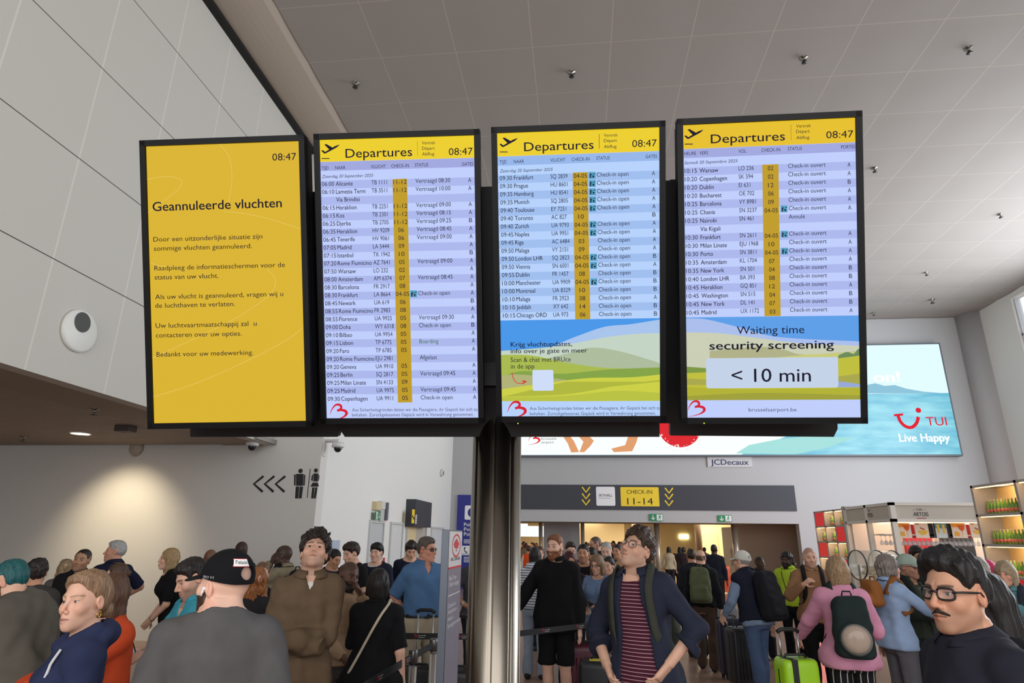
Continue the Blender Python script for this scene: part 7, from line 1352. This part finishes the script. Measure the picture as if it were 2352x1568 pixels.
person(1923, 1313, 6.25, -168, 'woman with blond bob in pink sweater and striped trousers, seen from behind', FAIR, fem=1, build=1.12, head=(6, -2, 0), hair=H('long', (152, 124, 94), len=.10, t=.026, w=.010), arms=(((.36, -.34, .98), (.7, .4, -.6), .9), 'front'), tops=[top((206, 142, 168), sl='long', o=.024, knit=True, name='sweater', hem=.82, loose=.02)], pants=((24, 24, 28), 'long', striped('black_white_stripes', (24, 24, 28), (190, 186, 182), .052, .007, 0)), extras=[straps((34, 46, 44), o=.040), backpack((36, 46, 46), 'dark green backpack with clear round pouch on the woman in pink', w=.15, h=.25, z=1.18, pocket=False, pouch=1)])
person(2041, 1303, 7.2, 128, 'woman with short grey hair in pale blue shirt reaching right', (206, 152, 128), fem=1, head=(-10, -2, 0), hair=H('long', (122, 112, 106), len=.075, t=.018, rough=.010), arms=('down', 'reach'), tops=[top((150, 172, 206), sl=1.6, o=.020, collar=.012, hem=.84, name='shirt')], pants=((96, 94, 100), 'long'), extras=[straps((138, 86, 44), o=.044, low=1.21), backpack((146, 92, 48), 'tan leather backpack on the grey haired woman', w=.13, h=.13, d=.06, z=1.36)])
person(2086, 1301, 7.6, 44, 'man in pale cap and dark green jacket with his hand raised', (176, 128, 104), head=(20, -2, 0), hair=H('short', GREYH, t=.006), cap=dict(rgb=(150, 164, 152), t=.016), arms=('hold', 'hold'), glasses=dict(rgb=(40, 38, 40), r=.02, sq=.8), tops=[top((48, 54, 46), sl='long', o=.028, open=(.03, .05), collar=.018, name='jacket'), top((60, 66, 56), sl='none', o=.016, name='shirt')], stubble=.4, pants=((40, 42, 48), 'long'), extras=[straps((30, 32, 34), o=.044)])
person(2106, 1277, 9.6, 20, 'smiling dark haired man in dark clothes in front of the glass rack', (176, 122, 96), head=(10, -14, 0), hair=H('short', BLK, t=.014, top=.02), tops=[top((30, 29, 36), sl='long')], stubble=.3)
person(2310, 1318, 7.0, -14, 'woman with straight grey blond hair in teal blouse by the bottle shelf', (204, 152, 130), fem=1, head=(-4, -2, 0), hair=H('long', (150, 132, 106), len=.16, t=.014, fringe=.03), arms=('hold', 'hold'), tops=[top((84, 128, 134), sl=1.3, collar=.010, v=.08, name='blouse', o=.022)], extras=[straps((40, 46, 54), o=.036, sides=(1,))])
person(2250, 1313, 6.3, 170, 'grey haired head right of the black quiff', FAIR, hair=H('short', (140, 134, 124), t=.012), tops=[top((60, 60, 64), sl='long')])
person(2272, 1314, 7.4, 178, 'person wearing a bright pink headscarf near the bottle shelf', TAN, fem=1, hair=H('long', (206, 44, 96), len=.10, t=.014, rough=.002), tops=[top((60, 40, 52), sl='long')])
person(2152, 1290, 9.0, 160, 'dark haired head above the black quiff, left of two', TAN, hair=H('curly', (34, 28, 26), t=.012), tops=[top((44, 42, 46), sl='long')])
person(2199, 1285, 8.2, 30, 'person in a dark brown flat cap above the black quiff', TAN, hair=H('short', DKBR), cap=dict(rgb=(58, 44, 38), t=.018), tops=[top((50, 46, 48), sl='long')])
# ---- distant people in and beyond the opening
far = [(1536, 1263, 24, 175, 'distant woman with dark ponytail and beige backpack in the doorway', FAIR, 1, H('long', BLK, len=.2), (176, 160, 132)), (1549, 1276, 26, 170, 'short distant person right of the dark ponytail', TAN, 1, H('short', DKBR), (120, 116, 104)),
  (1570, 1264, 23, 178, 'distant man in dark maroon coat seen from behind', DEEP, 0, H('short', BLK), (46, 34, 36)), (1561, 1263, 25.5, 178, 'distant dark haired person left of the maroon coat', TAN, 1, H('long', BLK, len=.1), (50, 46, 46)), (1585, 1264, 29, 90, 'distant person in beige by the round column', TAN, 0, H('short', DKBR), (190, 176, 140)),
  (1640, 1262, 17, 176, 'person in navy hooded jacket walking into the right doorway', DEEP, 0, H('short', BLK), (30, 32, 46)), (1618, 1263, 27, 176, 'distant brown haired person behind the round column', TAN, 1, H('short', DKBR), (120, 104, 84))]
for px, py, Y, rz, lab, sk_, fm_, hr, c in far: person(px, py, Y, rz, lab, sk_, fem=fm_, hair=hr, tops=[top(c, sl='long', o=.022)], pants=((36, 34, 38), 'long'))
random.seed(21)
CR = [(1203, 31), (1208, 29), (1221, 33), (1226, 30), (1232, 34), (1347, 30), (1353, 33), (1378, 31), (1386, 29), (1400, 32), (1405, 34), (1409, 28), (1412, 31), (1417, 33), (1424, 30), (1429, 34)]
for i, (px, Y) in enumerate(CR):
    nxt = 'left of the bearded man' if px < 1300 else 'left of the man with round glasses' if px > 1395 else 'above the middle group'
    person(px, 1249+random.uniform(-1, 4)-(0 if Y > 30 else 0), Y, random.uniform(-180, 180), 'tiny far off person in the lit hall %s' % nxt, random.choice((FAIR, TAN, BROWN)), fem=i % 2, hair=H(('short', 'long')[i % 2], random.choice((BLK, DKBR, (90, 66, 50))), len=.1), tops=[top(random.choice(((60, 56, 54), (150, 140, 120), (40, 40, 48), (120, 60, 50), (200, 190, 170))), sl='long', fold=.002)], pants=((44, 42, 46), 'long'), group='far off people %s' % nxt)
# lettering on clothes and belongings is added below
